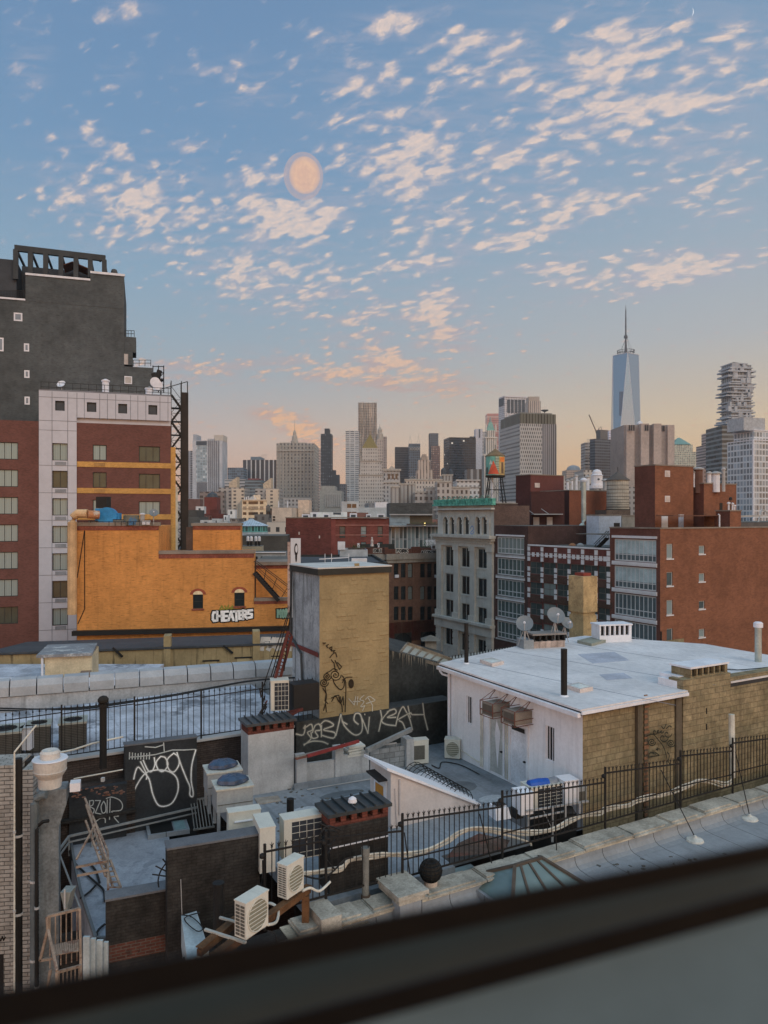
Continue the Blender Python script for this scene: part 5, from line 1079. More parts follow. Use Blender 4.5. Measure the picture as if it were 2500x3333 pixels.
for (xa,xb) in ((1447,1459),(1467,1479),(1492,1505),(1513,1527),(1551,1564),(1572,1585)): r = g.rect(xa,xb,1683,1739); hl.append(r); arch.append(r)
for (ya,yb,dd) in ((1778,1843,8),(1866,1928,16),(1951,2016,26),(2042,2100,40)):
 for k,(xa,xb) in enumerate(((1449,1477),(1501,1530),(1554,1586))):
  r = g.rect(xa,xb,ya + dd * k / 2,yb + dd * k / 2); r = (r[0],r[1],r[2],r[3]); hl.append(r); tall.append(r)
ws.body(mat('dkbrown_brick','54443e',.9,pat='brick',c2='43352f',vs=.2),M_ROOF,(),hl,.26,wmL=M_WST)
G_WS = glass('stone_glass','1f2526',.1,.5)
for r in arch: window_on(g,r,'wsa',M_WST,G_WS,fw=.05,dep=.24,arch=True)
for r in tall: window_on(g,r,'wst',M_WST,G_WS,nx=2,fw=.12,dep=.24,sill=M_WST,nz=1)
q = g.mb(); L_w = ws.lv
zc1,zc2 = g.z(1746,L_w * .3),g.z(2014,L_w * .3)
q.box(-.5,L_w + .5,-1.3,0,zc1 - .1,zc1 + .35).box(-.3,L_w + .3,-.8,0,zc1 - .5,zc1 - .1).box(-.1,L_w + .1,-.4,0,zc1 - 1.5,zc1 - .9)
q.box(-.3,L_w + .3,-1.0,0,zc2 - .1,zc2 + .3).box(-.2,L_w + .2,-.6,0,zc2 - 1.6,zc2 - .1).box(-.2,L_w + .2,-.7,0,g.z(1660,L_w * .3),g.z(1655,L_w * .3))
ws.part('cornice',q,M_WST)
for i in range(28): a_ = (i + .5) * L_w / 28; g.put('dentil',cached('dent',lambda: MB().box(-.14,.14,-.65,0,-.4,0).mesh('dentil',M_WST)),a_,zc1 - .52)
q = g.mb()
for (xa,xb) in ((1426,1442),(1481,1497),(1534,1550),(1590,1607)):
 a0,a1 = g.s(xa),g.s(xb); q.box(a0,a1,-.35,0,zc2 + .3,zc1 - 1.5).box(a0 - .15,a1 + .15,-.5,0,zc1 - 2.2,zc1 - 1.5).box(a0 - .2,a1 + .2,-.55,0,zc2 + .3,zc2 + 1.2).box(a0,a1,-.4,0,4,zc2 - 1.6)
 for k in range(8): q.box(a0 - .06,a1 + .06,-.46,-.4,4 + k * 1.0,4.8 + k * 1.0)
ws.part('pilaster',q,M_WST)
for r in arch:   # stone hoods over the arches
 q = MB(); w_ = r[1] - r[0]; n_ = 8
 for k in range(n_):
  a_,c_ = math.pi * k / n_,math.pi * (k + 1) / n_; ra,rb = w_ * .5,w_ * .72
  q.raw([(w_ / 2 - rr * math.cos(t_),y_,rr * math.sin(t_) * .95) for y_ in (-.25,0) for rr,t_ in ((ra,a_),(ra,c_),(rb,c_),(rb,a_))],[(0,3,2,1),(0,1,5,4),(2,3,7,6)])
 g.put('arch_hood',q.mesh('arch_hood',M_WST),r[0],r[3] - w_ * .42)
q = g.mb()
for (xa,xb) in ((1438,1445),(1460,1466),(1481,1490),(1506,1512),(1529,1549),(1565,1571),(1587,1596)): a0,a1 = g.s(xa),g.s(xb); q.box(a0,a1,-.18,0,zc1 + .35,g.z(1690,a0)).box(a0 - .06,a1 + .06,-.26,0,g.z(1705,a0),g.z(1701,a0))
ws.part('column',q,M_WST)
# green copper crest
M_GRC = mat('green_copper','4f8a7c',.7,vs=1.5,var=.35,stain=.3,grime='2f5148'); zg = ws.h; q = g.mb(); q.box(-.5,L_w + .3,-.55,.1,zg + .02,zg + .9).box(-.6,L_w + .4,-.75,-.55,zg + .02,zg + .3)
n_ = 34
for i in range(n_): a_ = (i + .5) * L_w / n_; q.box(a_ - .12,a_ + .12,-.7,-.55,zg + .3,zg + 1.1).box(a_ - .19,a_ + .19,-.64,-.55,zg + .75,zg + 1.0)
q.box(-.5,L_w + .3,-.65,.1,zg + .9,zg + 1.05); ws.part('copper_cornice',q,M_GRC)
for i in range(10):
 q = MB(); n_ = 7
 for k in range(n_):
  a_,c_ = math.pi * (.15 + .85 * k / n_),math.pi * (.15 + .85 * (k + 1) / n_); q.beam((.4 * math.cos(a_),0,.45 * math.sin(a_)),(.4 * math.cos(c_),0,.45 * math.sin(c_)),.2,.12)
 g.put('scroll',cached('scr',lambda: q.mesh('scroll',mat('scroll','6e7d74',.7))),1 + i * (L_w - 2) / 9,zg + 1.06,.3)
ws.part('graffiti_tag',ribbon(g,[smooth([(1533,1722),(1540,1712),(1545,1722),(1535,1734),(1541,1738),(1546,1730)],4)],.14,.2),mat('paint_blue','4f6f9a',.6)); ws.part('graffiti_tag',ribbon(g,[smooth([(1482,1716),(1488,1712),(1484,1724),(1490,1728),(1484,1738)],4)],.1,.2),mat('paint_grey','77777a',.6))
bb = px_block('brick_roof_wall','dark brown brick bulkhead beside the green copper cornice',1607,1617,1684,1640,124,mat('dkbrown_brick','54443e',.9,pat='brick',c2='43352f',vs=.2),None,base=14)
# painted water tower
t,r_,h_ = water_tank('water_tower','tall water tower with a colourful painted tank on four dark legs',1612,1485,1547,61,150,mat('tank_cream','8a9a8c',.8,pat='plank',bw=.3,vs=.6),M_TCONE,5.9)
def drum_patch(t,a0,a1,z0,z1,m,name='painted_shape',tri=False,r_=r_):
 q = MB(); n_ = 10; zz0 = 5.9
 for k in range(n_):
  a_,c_ = R(a0 + (a1 - a0) * k / n_),R(a0 + (a1 - a0) * (k + 1) / n_); rr = r_ * 1.012
  if tri: za,zb = z0 + (z1 - z0) * (1 - abs(2 * k / n_ - 1)),z0 + (z1 - z0) * (1 - abs(2 * (k + 1) / n_ - 1))
  else: za = zb = z1
  q.raw([(rr * math.cos(a_),rr * math.sin(a_),zz0 + z0),(rr * math.cos(c_),rr * math.sin(c_),zz0 + z0),(rr * math.cos(c_),rr * math.sin(c_),zz0 + zb),(rr * math.cos(a_),rr * math.sin(a_),zz0 + za)],[(0,1,2,3)])
 t.part(name,q,m)
drum_patch(t,190,262,.0,h_ * .97,mat('mural_teal','5f8f84',.7)); drum_patch(t,285,345,.0,h_ * .95,mat('mural_tan','a08a5c',.7))
r_ += .02; drum_patch(t,215,285,.15,h_ * .75,mat('mural_red','b0503a',.7),tri=True,r_=r_); drum_patch(t,292,330,h_ * .68,h_ * .92,mat('mural_orange','c07038',.7),r_=r_); drum_patch(t,300,318,.3,h_ * .65,mat('mural_brown','5a4a3c',.7),r_=r_); drum_patch(t,222,246,h_ * .55,h_ * .8,mat('mural_white','a8b0a8',.7),r_=r_,tri=True); drum_patch(t,192,215,.2,h_ * .4,mat('mural_dk','3f5450',.7),r_=r_)
t = T('standpipe','pale vertical riser pipe under the painted water tank','pipe',P(1602,1640,150)); t.part('pipe',MB().tube([(0,0,0),(0,0,5.3)],.22,8),M_WHITE)
t = T('roof_cage','thin pipe frames and railings on the roof beside the copper cornice','railing',P(1480,1648,140)); q = t.wmb()
for px in range(1432,1545,9): q.beam(P(px,1640,139),P(px,1622,139),.07)
q.beam(P(1432,1622,139),P(1540,1621,139),.08).beam(P(1432,1630,139),P(1540,1629,139),.06); t.part('rail',q,M_CONC)
# -- brownstone with arched windows and lettered parapet
M_BS = mat('brownstone_brick','5d4538',.9,pat='brick',c2='4a372d',mort='54423a',vs=.2,stain=.2); M_CORN = mat('stone_course','77736c',.85,stain=.3,vs=.5)
bs_ = Bld('arched_brick_building','brown brick warehouse with rows of arched windows and lettered parapet','building',1262,128.0,29.3,pxr=1440,lv=16,top=1805)
f = bs_.F; hl = []; xs_ = [(1282,1297),(1305,1320),(1328,1343),(1368,1383),(1391,1405),(1413,1428)]
for k,(ya,yb) in enumerate(((1834,1880),(1908,1952),(1974,2019))):
 for (xa,xb) in xs_: r = f.rect(xa,xb,ya,yb); hl.append(r)
hb = [f.rect(1284,1340,2060,2110),f.rect(1370,1425,2056,2106)]
bs_.body(M_BS,M_ROOF,hl + hb,(),.3)
G_BS = glass('arch_glass','23282a',.1,.5,curtain='7f8886',cf=.15)
for i,r in enumerate(hl):
 window_on(f,r,'bs',M_SASH,G_BS,nz=2,fw=.06,dep=.26,arch=True)
 if i in (0,5): g_ = f.mb(); g_.box(r[0] + .1,r[1] - .1,-.35,.05,r[2],r[2] + .5); bs_.part('window_cooler',g_,M_WHITE)
for r in hb: window_on(f,r,'bsg',M_SASH,G_DK,nx=2,fw=.08,dep=.26,arch=True)
bs_.part('red_ground_storey',f.mb().wall(f.s(1436),6,f.z(2022,5),hb,.02).box(0,.01,0,.01,6,6.1),mat('redstone','512a26',.9)).location.y -= 0.0
z1_ = bs_.h; bs_.part('stone_course',f.mb().box(-.5,bs_.lu,-.5,0,z1_ - .9,z1_ + .1).box(-.3,bs_.lu,-.25,0,z1_ - 1.5,z1_ - .9),M_CORN)
par_ = f.mb(); par_.box(-.1,bs_.lu,-.15,.25,z1_ + .1,f.z(1786,4)); 
for (xa,xb) in ((1250,1262),(1341,1366)): par_.box(f.s(xa),f.s(xb),-.25,.3,z1_ + .11,f.z(1780,4))
bs_.part('parapet',par_,mat('parapet_brick','54382f',.9,pat='brick',vs=.3))
lf = Face(bs_,(f.s(1196) * 0 - 0,0,0),0)
# left splayed wing
bw_ = T('splayed_wing','angled corner wing of the brown brick warehouse with a tagged parapet','building wing',(bs_.o.location.x,bs_.o.location.y,0),R(-2)); Lw = 8.6
bw_.part('wall',MB().box(-Lw,-.02,.3,12,0,z1_),M_BS); bw_.part('stone_course',MB().box(-Lw,-.02,-.2,.3,z1_ - .9,z1_ + .1),M_CORN); bw_.part('parapet',MB().box(-Lw,-.02,.0,.4,z1_ + .1,z1_ + 1.2).box(-Lw,-Lw + .9,-.1,.5,z1_ + 1.2,z1_ + 1.8),mat('parapet_brick','54382f'))
fw_ = Face(bw_,(0,0,0),0)
LW = mat('letter_grey','9d9b96',.7); LB = mat('ink_black','121212')
def tagword(fc,T_,chars,h_,wl,ws_,o=.17):
 g_ = []
 for (ch,x_,y_,w_) in chars: g_ += L_(x_,y_,w_ * 1.3,h_,ch)
 T_.part('graffiti_letters',ribbon(fc,g_,wl,o),LW); T_.part('graffiti_outline',ribbon(fc,g_,ws_,o + .012),LB)
tagword(f,bs_,(('F',1290,1788,8),('O',1299,1788,8),('R',1309,1788,8),('K',1318,1788,8)),9.5,.42,.16)
tagword(f,bs_,(('A',1370,1793,7),('C',1379,1793,7),('O',1387,1793,7),('N',1395,1793,8),('S',1406,1793,6),('P',1413,1793,7),('I',1421,1793,4),('O',1427,1793,6)),7.5,.34,.14)
tagword(fw_,bw_,(('E',1217,1788,5),('X',1223,1788,5),('I',1228,1788,3),('L',1232,1788,4),('E',1237,1788,5)),9,.3,.12,.02)
M_LEAF = mat('roof_plants','3c4a2c',.9,var=.4)
def shrub(name,label,c,r_,n=150,group=None):
 t = T(name,label,'rooftop plant',c,0,group); rnd = random.Random(int(c[0] * 10)); q = MB()
 for _ in range(n):
  p = Vector((rnd.gauss(0,r_[0] * .5),rnd.gauss(0,r_[1] * .5),abs(rnd.gauss(.2,r_[2] * .5)) + .1)); a = Vector((rnd.uniform(-1,1),rnd.uniform(-1,1),rnd.uniform(-1,1))).normalized() * .13; b2 = Vector((rnd.uniform(-1,1),rnd.uniform(-1,1),rnd.uniform(-1,1))).normalized() * .1
  q.raw([p,p + a,p + a + b2,p + b2],[(0,1,2,3)])
 t.part('foliage',q,M_LEAF); t.part('planter',MB().box(-r_[0],r_[0],-.2,.2,-.1,.25),mat('planter','4c4440')); return t
shrub('roof_shrub','green shrub at the left end of the lettered parapet roof',tuple(P(1160,1788,118)),(1.3,.5,.6)); shrub('roof_shrub','leafy plants beside the white railings behind the lettered parapet',tuple(P(1395,1784,134)),(1.8,.6,1.2),260); shrub('roof_shrub','small dark plants on the brown brick roof by the white fan unit',tuple(P(1425,1782,131)),(1.0,.4,1.2),120)
t = T('fan_unit','white fan unit on the brown brick roof','air conditioner',P(1413,1788,131)); t.part('case',MB().box(-.45,.45,0,.4,0,.8),M_WHITE); t.part('fan',MB().box(-.3,.25,-.03,0,.12,.68),M_DARK)
t = T('statue','small pale figure shaped finial on the corner parapet','statue',P(1211,1778,127)); t.part('body',MB().lathe([(.3,0),(.28,.2),(.2,.5),(.26,.9),(.16,1.15),(.12,1.25),(.17,1.4),(.05,1.6)],10),M_LOUV)
t = Bld('parapet_screen','dark screens between white posts behind the lettered parapet','screen',1165,133,3,pxr=1285,lv=.4,top=1771); t.body(mat('screen_dk','2f2f2c'),None,z0=20)
for (xa,xb) in ((1163,1171),(1228,1235)): r = t.F.rect(xa,xb,1768,1790); t.part('post',t.F.mb().box(r[0],r[1],-.15,-.01,r[2],r[3]),M_WHITE)
t.part('graffiti_tag',ribbon(t.F,[[(1222,1772),(1227,1784),(1232,1770)],[(1227,1784),(1228,1790)]],.12,.2),LB)
# low roofs between tan tower and red building
t = Bld('black_roof_building','flat black roofed building with a white parapet corner and pipes','building',930,92,6,pxr=1262,lv=20,top=1833); t.body(mat('blackroofwall','2f2e2c',.9),mat('black_roof','35373a'),par=.3)
a0,a1,c0,c1 = t.F.rect(1146,1197,1812,1827); t.part('white_parapet',t.F.mb().box(a0,a1,1,1.4,t.h - .3,t.h + .5),M_WHITE); q = t.F.mb()
for px in (1060,1082,1140): q.beam((t.F.s(px),3,t.h - .3),(t.F.s(px),3,t.h + 1),.08)
q.beam((t.F.s(1040),3,t.h + .3),(t.F.s(1140),3,t.h + .5),.12); t.part('roof_pipes',q,M_WHITE)
t = Bld('roof_deck','grey white rooftop deck box with railings and plants','roof deck',1106,112,6,pxr=1197,lv=6,top=1789); t.body(mat('deckgrey','8e9296',.7),None,z0=18); t.part('post',t.F.mb().box(-.3,.8,-.2,.5,t.h,t.h + 1.2),M_WHITE)
# -- red brick building with pale strings
M_RB = mat('red_brick_far','643a33',.9,pat='brick',c2='5e2e28',mort='6a3c34',vs=.12,bh=.2,bw=.6); M_RBD = mat('red_brick_dark','56302b',.9,pat='brick',c2='482824',vs=.12,bh=.2,bw=.6)
rb = Bld('red_brick_building','wide red brick building with a darker blank wall on its left half','building',931,150.0,4,pxr=1266,lv=30,top=1688)
f = rb.F; hs = [f.rect(1105,1124,1713,1751),f.rect(1174,1193,1713,1748),f.rect(1229,1246,1713,1748),f.rect(1105,1124,1766,1790),f.rect(1175,1192,1764,1790),f.rect(1230,1246,1764,1790)]
rb.body(M_RB,mat('white_roof2','9a9a9a',.8),hs,(),.3,par=.8); a1 = f.s(1078); rb.part('blank_wall',f.mb().box(-.02,a1,-.5,-.01,0,rb.h + .1),M_RBD); rb.part('coping',f.mb().box(-.1,rb.lu,-.62,.3,rb.h + .11,rb.h + .3),mat('copgrey','6e655c'))
for h in hs: window_on(f,h,'rb',M_SASH,G_OFF,nz=2,dep=.28,fw=.08)
rb.part('string_course',f.mb().box(a1 + .6,rb.lu,-.08,-.01,f.z(1743,12),f.z(1743,12) + .2).box(a1 + .6,rb.lu,-.08,-.01,f.z(1711,12),f.z(1711,12) + .2),mat('pinkstr','8a5d54')); rb.part('bright_edge',f.mb().box(a1,a1 + .9,-.12,-.01,0,rb.h),mat('redbright','73403a',.9))
for (px,py) in ((972,1731),(1038,1743)): r = f.rect(px,px + 4,py,py + 9); rb.part('small_window',f.mb().box(r[0],r[1],-.55,-.49,r[2],r[3]),M_LOUV)
rnd = random.Random(5)
rt = Bld('white_roof_block','low white rooftop structure along the red brick building','rooftop block',1010,168,4,pxr=1130,lv=6,top=1667); rt.body(mat('palewall','a8a9a6',.8,vs=.3),None,z0=20); rt.part('skylight_strip',rt.F.mb().box(rt.F.s(1085),rt.F.s(1110),-.06,-.01,rt.F.z(1675,5),rt.F.z(1668,5)),M_DKF)
t = Bld('grey_loft','pale grey roofed loft with deep windows right of the white rooftop structure','building',1112,260,4,pxr=1168,lv=14,top=1632); t.body(mat('palewall2','9b9ea0',.8,vs=.2),None); fargrid(t,t.F,(1130,1146),(1640,1666),1.5,1.4,wm)
t = Bld('long_grey_roofs','long pale grey low building in front of the court complex','building',1166,300,4,pxr=1280,lv=14,top=1652); t.body(mat('palewall3','8f9598',.8,vs=.1),None); t.part('roof_box',t.F.mb().box(t.F.s(1222),t.F.s(1262),1,6,t.h,t.h + 2.2),M_WHITE)
for i,(px,w_,h2) in enumerate(((995,1.6,.8),(1024,1.0,1.2),(1062,1.3,.9),(1150,1.5,1.0),(1200,1.0,.8),(1240,1.6,.9))):
 t = T('roof_unit',('low white unit at the left of the long red brick roof','small white unit with tall sides on the red brick roof','white hatch on the red brick roof','white unit above the middle window of the red wall','small unit above the right windows of the red wall','white unit at the right end of the red brick roof')[i],'roof unit',P(px,1686,155)); t.part('case',MB().box(-w_ / 2,w_ / 2,0,1,0,h2),M_WHITE); t.part('grille',MB().box(-w_ / 3,w_ / 3,-.04,-.003,h2 * .2,h2 * .7),M_DKF)
# billboard with a face
t = T('billboard','tall white poster panel with a dark painted head standing behind the tan tower','billboard',P(960,1840,60),R(4)); q = t.wmb(); A,B = P(946,1850,60),P(978,1752,60); q.box(A.x,B.x,60,60.25,A.z - 4,B.z); t.part('panel',q,mat('poster','a8a9ac',.7,var=.04)); q = t.wmb(); q.box(A.x - .25,A.x - .02,60,60.3,A.z - 4,B.z - .3); t.part('side_panel',q,mat('posterside','8c7a72',.7,patch=.6,patchc='3a3030',ps=2))
def blob(px,py,rx,ry,n_=16,Y=59.97): c = P(px,py,Y); return [(c.x + rx / F * Y * math.cos(2 * math.pi * k / n_),Y,c.z + ry / F * Y * math.sin(2 * math.pi * k / n_)) for k in range(n_)]
q = t.wmb(); q.raw(blob(964,1789,6,21),[tuple(range(16))]).raw(blob(964,1812,3,18,Y=59.975),[tuple(range(16))]); t.part('painted_hair',q,mat('inkbrown','2b2422',.7,k=1)); q = t.wmb(); q.raw(blob(965,1787,4,12,Y=59.95),[tuple(range(16))]); t.part('painted_face',q,mat('poster','a8a9ac'))
# -- modern grey building with glass front
mg = Bld('modern_grey_building','modern grey building with a slate box on top and a glazed terrace floor','building',1238,165.0,3,pxr=1440,lv=14,top=1712)
mg.body(mat('mg_grey','6a7074',.7),M_ROOF); f = mg.F; mg.part('slate_box',f.mb().box(f.s(1268),f.s(1408),.5,12,mg.h,f.z(1637,8)),mat('slate','414140',.85,pat='brick',c2='363635',bh=.3,bw=1.0))
mg.part('blue_wall',f.mb().box(f.s(1268),f.s(1334),.2,.49,f.z(1738,5),f.z(1678,5)).box(f.s(1268),f.s(1330),.1,.19,f.z(1700,5),f.z(1678,5)),mat('bluegrey','78848c',.7)); mg.part('terrace_ledge',f.mb().box(f.s(1232),f.s(1440),-1.6,.1,f.z(1714,8),f.z(1710,8)).box(f.s(1268),f.s(1408),-.8,.48,f.z(1677,8),f.z(1673,8)),M_CONC)
mg.part('recess',f.mb().box(f.s(1320),f.s(1408),.3,.48,f.z(1706,8),f.z(1678,8)),mat('recess_brown','4f473c')); q = f.mb()
for k in range(13): a_ = f.s(1272 + k * 13); q.box(a_,a_ + .18,-.1,0,f.z(1785,a_),f.z(1714,a_))
mg.part('mullion',q,M_ALU)
for k in range(12): a_,c_ = f.s(1272 + k * 13) + .2,f.s(1285 + k * 13) - .02; mg.part('window',f.mb().box(a_,c_,-.03,-.005,f.z(1752,a_),f.z(1716,a_)),G_OFF); mg.part('window',f.mb().box(a_,c_,-.03,-.005,f.z(1783,a_),f.z(1758,a_)),G_OFF)
shrub('roof_shrub','low planted strip on the terrace of the modern grey building',tuple(P(1390,1708,163)),(4.5,.5,.4),300); mg.part('lamp',f.mb().lathe([(.15,0),(.25,.3),(.15,.7)],8,(f.s(1382),-.5,mg.h)),(lambda m: m)(mat('warm_lamp','ffd070',.5)))
nt_ = D.materials['warm_lamp'].node_tree.nodes['Principled BSDF']; nt_.inputs['Emission Color'].default_value = (1,.7,.25,1); nt_.inputs['Emission Strength'].default_value = 2.0
q = T('white_railing','bright white slatted balcony rail below the glazed floor','railing',P(1400,1775,150)); w_ = q.wmb()
for px in range(1386,1428,5): w_.box(P(px,0,150).x,P(px + 3,0,150).x,150,150.1,P(0,1776,150).z,P(0,1757,150).z)
q.part('slat',w_,M_WHITE)
# -- small buildings between the orange building and the skyline (left centre)
def small(name,label,x0,x1,top,Y,hexc,deg=5,lv=12,m=None,cat='building'):
 b_ = Bld(name,label,cat,x0,Y,deg,pxr=x1,lv=lv,top=top); b_.body(m or mat('sm' + hexc,hexc,.9,vs=.3,stain=.2),M_ROOF); return b_
s1 = small('grey_wall_building','dark grey blank walled building right beside the black steel column',590,650,1683,150,'4a4a48'); s1b = small('grey_wall_building','dark grey lower block left of the brown step gabled house',603,641,1660,180,'3e3d3b')
small('brick_house','red brown brick block with a small dome on top among the roofs',665,706,1618,330,'5c322c').part('dome',MB().lathe([(2.6,0),(2,1.6),(.3,2.4)],12,(3,4,zz_(1618,330))),M_DKF)
s3 = small('brick_house','brown step gabled brick house with white chimneys',645,728,1672,240,'4f2e2a'); s3.part('gable',s3.F.mb().box(s3.F.s(684),s3.F.s(712),0,6,s3.h,s3.F.z(1658,5)),mat('sm4f2e2a','4f2e2a')); 
small('brick_house','dark brown low block at the left foot of the telephone tower',598,650,1624,420,'5b443e'); small('office_building','long grey brown low block below the telephone tower',650,730,1600,520,'5f5754',m=facade('lowtel','6d6460','4a4645',4,3.4,.6,.5))
for i,(x0,x1,tp,Y) in enumerate(((637,664,1648,260),(652,690,1692,140),(690,716,1688,165),(728,741,1676,200),(741,766,1658,240),(716,742,1698,150))):
 b_ = small('white_roof_hut',('white rooftop cube with a blue window left of the red brown block','long low white tank like hut above the orange penthouse','bright white hut behind the orange penthouse','narrow white hut by the brown gabled house','small white hut with dark opening left of the cream loft','grey white low hut beside the brown gable')[i],x0,x1,tp,Y,'a9abac',lv=5,cat='rooftop hut'); patch(b_,b_.F,x0 + (x1 - x0) * .35,x0 + (x1 - x0) * .6,tp + 6,tp + 16,M_DKF,'opening')
t = T('lantern_roof_hall','octagonal hall with a ribbed pale metal roof and teal clerestory windows','building',(P(800,0,190).x,198,0)); rr = 50 / F * 190 * 1.12; zt = zz_(1713,190)
t.part('metal_roof',MB().lathe([(rr * 1.08,zt),(rr * .95,zt + .3),(.8,zz_(1693,195)),(.7,zz_(1689,195)),(.1,zz_(1688,195))],16),mat('ribroof','8f9ca6',.5,pat='plank',bw=.6)); t.part('clerestory',MB().lathe([(rr * .98,zz_(1733,190)),(rr * .98,zt)],16),facade('tealwin','5f9490','2e5a58',.9,3,.75,.8)); t.part('base',MB().lathe([(rr * 1.03,0),(rr * 1.03,zz_(1734,190))],16),mat('pale_base','9aa2a6',.8))
t = small('dark_wall_building','dark grey wall below the octagonal hall',784,935,1744,135,'45423e'); wk = t
tk = small('tank_block','cream stucco block carrying four white tanks',784,852,1778,112,'8a8474',lv=4); 
for i,px in enumerate((803,814,829,840)):
 c = P(px,1778,113); t = T('water_tank',('leftmost of four white barrels on the cream block','second white barrel from the left on the cream block','third white barrel from the left on the cream block','rightmost of four white barrels on the cream block')[i],'tank',(c.x,114,c.z + .02),0,'white tanks on the cream block'); t.part('body',MB().lathe([(.24,.75),(.24,1.3),(.18,1.45),(.05,1.5)],12),M_WHITE); t.part('stand',MB().lathe([(.18,0),(.18,.75)],6),M_DARK)
ar = small('arcade_building','low grey building with a white framed row of square openings',821,931,1800,96,'6b6e70',lv=6,deg=4); patch(ar,ar.F,821,931,1802,1828,mat('arc_white','83888c',.7),'white_front',.06)
for i in range(5): patch(ar,ar.F,829 + i * 20,839 + i * 20,1811,1824,M_DARK,'opening',.09)
ar.part('coping',ar.F.mb().box(-.2,ar.lu,-.3,.3,ar.h + .01,ar.h + .12),M_WHITE)
t = small('dark_building','black flat roofed block between the orange wall and the tan tower',825,946,1830,80,'2c2b2a',deg=4)
# scattered low roofs filling the city further back
rnd = random.Random(11)
for i in range(34):
 Y = rnd.choice([230,300,380,460]); x0 = rnd.uniform(575,1950); w_ = rnd.uniform(25,70); cpos = rnd.choice(['a39a90','8d8a88','77706a','6a4a42','9a9c9e','5c5a58','8a7a6a'])
 if 1425 < x0 < 1700 or 1225 < x0 < 1425: Y = 460
 b_ = Bld('low_building','low roof among the distant rooftops','building',x0,Y,rnd.uniform(-5,20),pxr=x0 + w_,lv=12,top=rnd.uniform(1668,1700),group='low rooftops among the skyline base'); b_.o['label'] = {'a39a90': 'warm beige','8d8a88': 'mid grey','77706a': 'brownish grey','6a4a42': 'red brown','9a9c9e': 'pale grey','5c5a58': 'dark grey','8a7a6a': 'tan'}[cpos] + ' low flat roofed block ' + ('under the telephone tower' if x0 < 740 else 'by the cream loft' if x0 < 880 else 'under the broad government tower' if x0 < 1050 else 'under the pyramid roofed tower' if x0 < 1240 else 'in front of the court complex' if x0 < 1450 else 'near the painted water tower' if x0 < 1650 else 'under the checker patterned slab' if x0 < 1820 else 'near the weathered water tank')
 b_.body(facade('fill' + cpos,cpos,'4b4b4d',2.8,3.3,.4,.45),M_ROOF)
for i in range(40):
 Y = rnd.choice([700,1000,1500]); x0 = -700 + i * 95; b_ = Bld('low_building','plain pale block on the far rooftops horizon','building',x0,Y,5,pxr=x0 + 100,lv=60,top=rnd.uniform(1612,1640),group='hazy horizon blocks behind the towers'); b_.body(facade('fillfar','8f8a88','6a6869',3.5,3.8,.5,.5),M_ROOF)
# ================================================================ near roofs
TZ = 18.6           # terrace level
UD = Vector((math.cos(R(29.3)),math.sin(R(29.3)),0)); VD = Vector((-UD.y,UD.x,0))
M_GROOF = mat('grey_membrane','74787c',.6,pat='seam',bw=1.05,vs=.5,var=.1,stain=.25,grime='5a5e60')
M_COPE = mat('worn_limestone','8a857b',.9,vs=1.2,var=.25,patch=.4,patchc='6d675d',ps=2.0,bump=.6)
M_TAR = mat('tar_black','272523',.8,vs=.8,var=.35,pat='brick',c2='242220',mort='211f1d')
M_IRON = mat('iron','191817',.6,var=.2)
# -- foreground roof and the fence line
gl_ = T('foreground_building','grey membrane roofed building with a worn stone coping in front of the spiked fence','building',(3.2,20,0),R(29.3))
LX0,LX1 = -8.6,16.0
gl_.part('roof',MB().box(LX0,LX1,-15.2,-.45,18.0,18.22),M_GROOF)
q = MB(); pf = [(-.95,18.225),(-.75,18.24),(-.62,18.3),(-.55,18.42),(-.53,18.62)]
for i in range(len(pf) - 1): (ya,za),(yb,zb_) = pf[i],pf[i + 1]; q.quad((LX0,ya,za),(LX1,ya,za),(LX1,yb,zb_),(LX0,yb,zb_))
gl_.part('roof_upturn',q,M_GROOF); gl_.part('wall',MB().box(LX0,LX1,-.5,-.02,0,18.6).box(LX0,LX1,-15.2,-.51,0,17.99),M_TAR)
q = MB(); rnd = random.Random(2); x_ = LX0 + 2.4
while x_ < LX1:
 w_ = rnd.uniform(1.5,1.9); dz = rnd.uniform(-.02,.03); yj = rnd.uniform(-.03,.03)
 q.box(x_ + .02,x_ + w_,-.66 + yj,.04,18.63 + dz,18.685 + dz).box(x_ + .05,x_ + w_ - .3,-.58 + yj,.0,18.687 + dz,18.73 + dz); x_ += w_
gl_.part('coping_stone',q,M_COPE)
gl_.part('coping_mortar',MB().box(LX0 + 2.2,LX1,-.56,.0,18.55,18.625),mat('mortar_white','9a9384',.9,vs=3,var=.3))
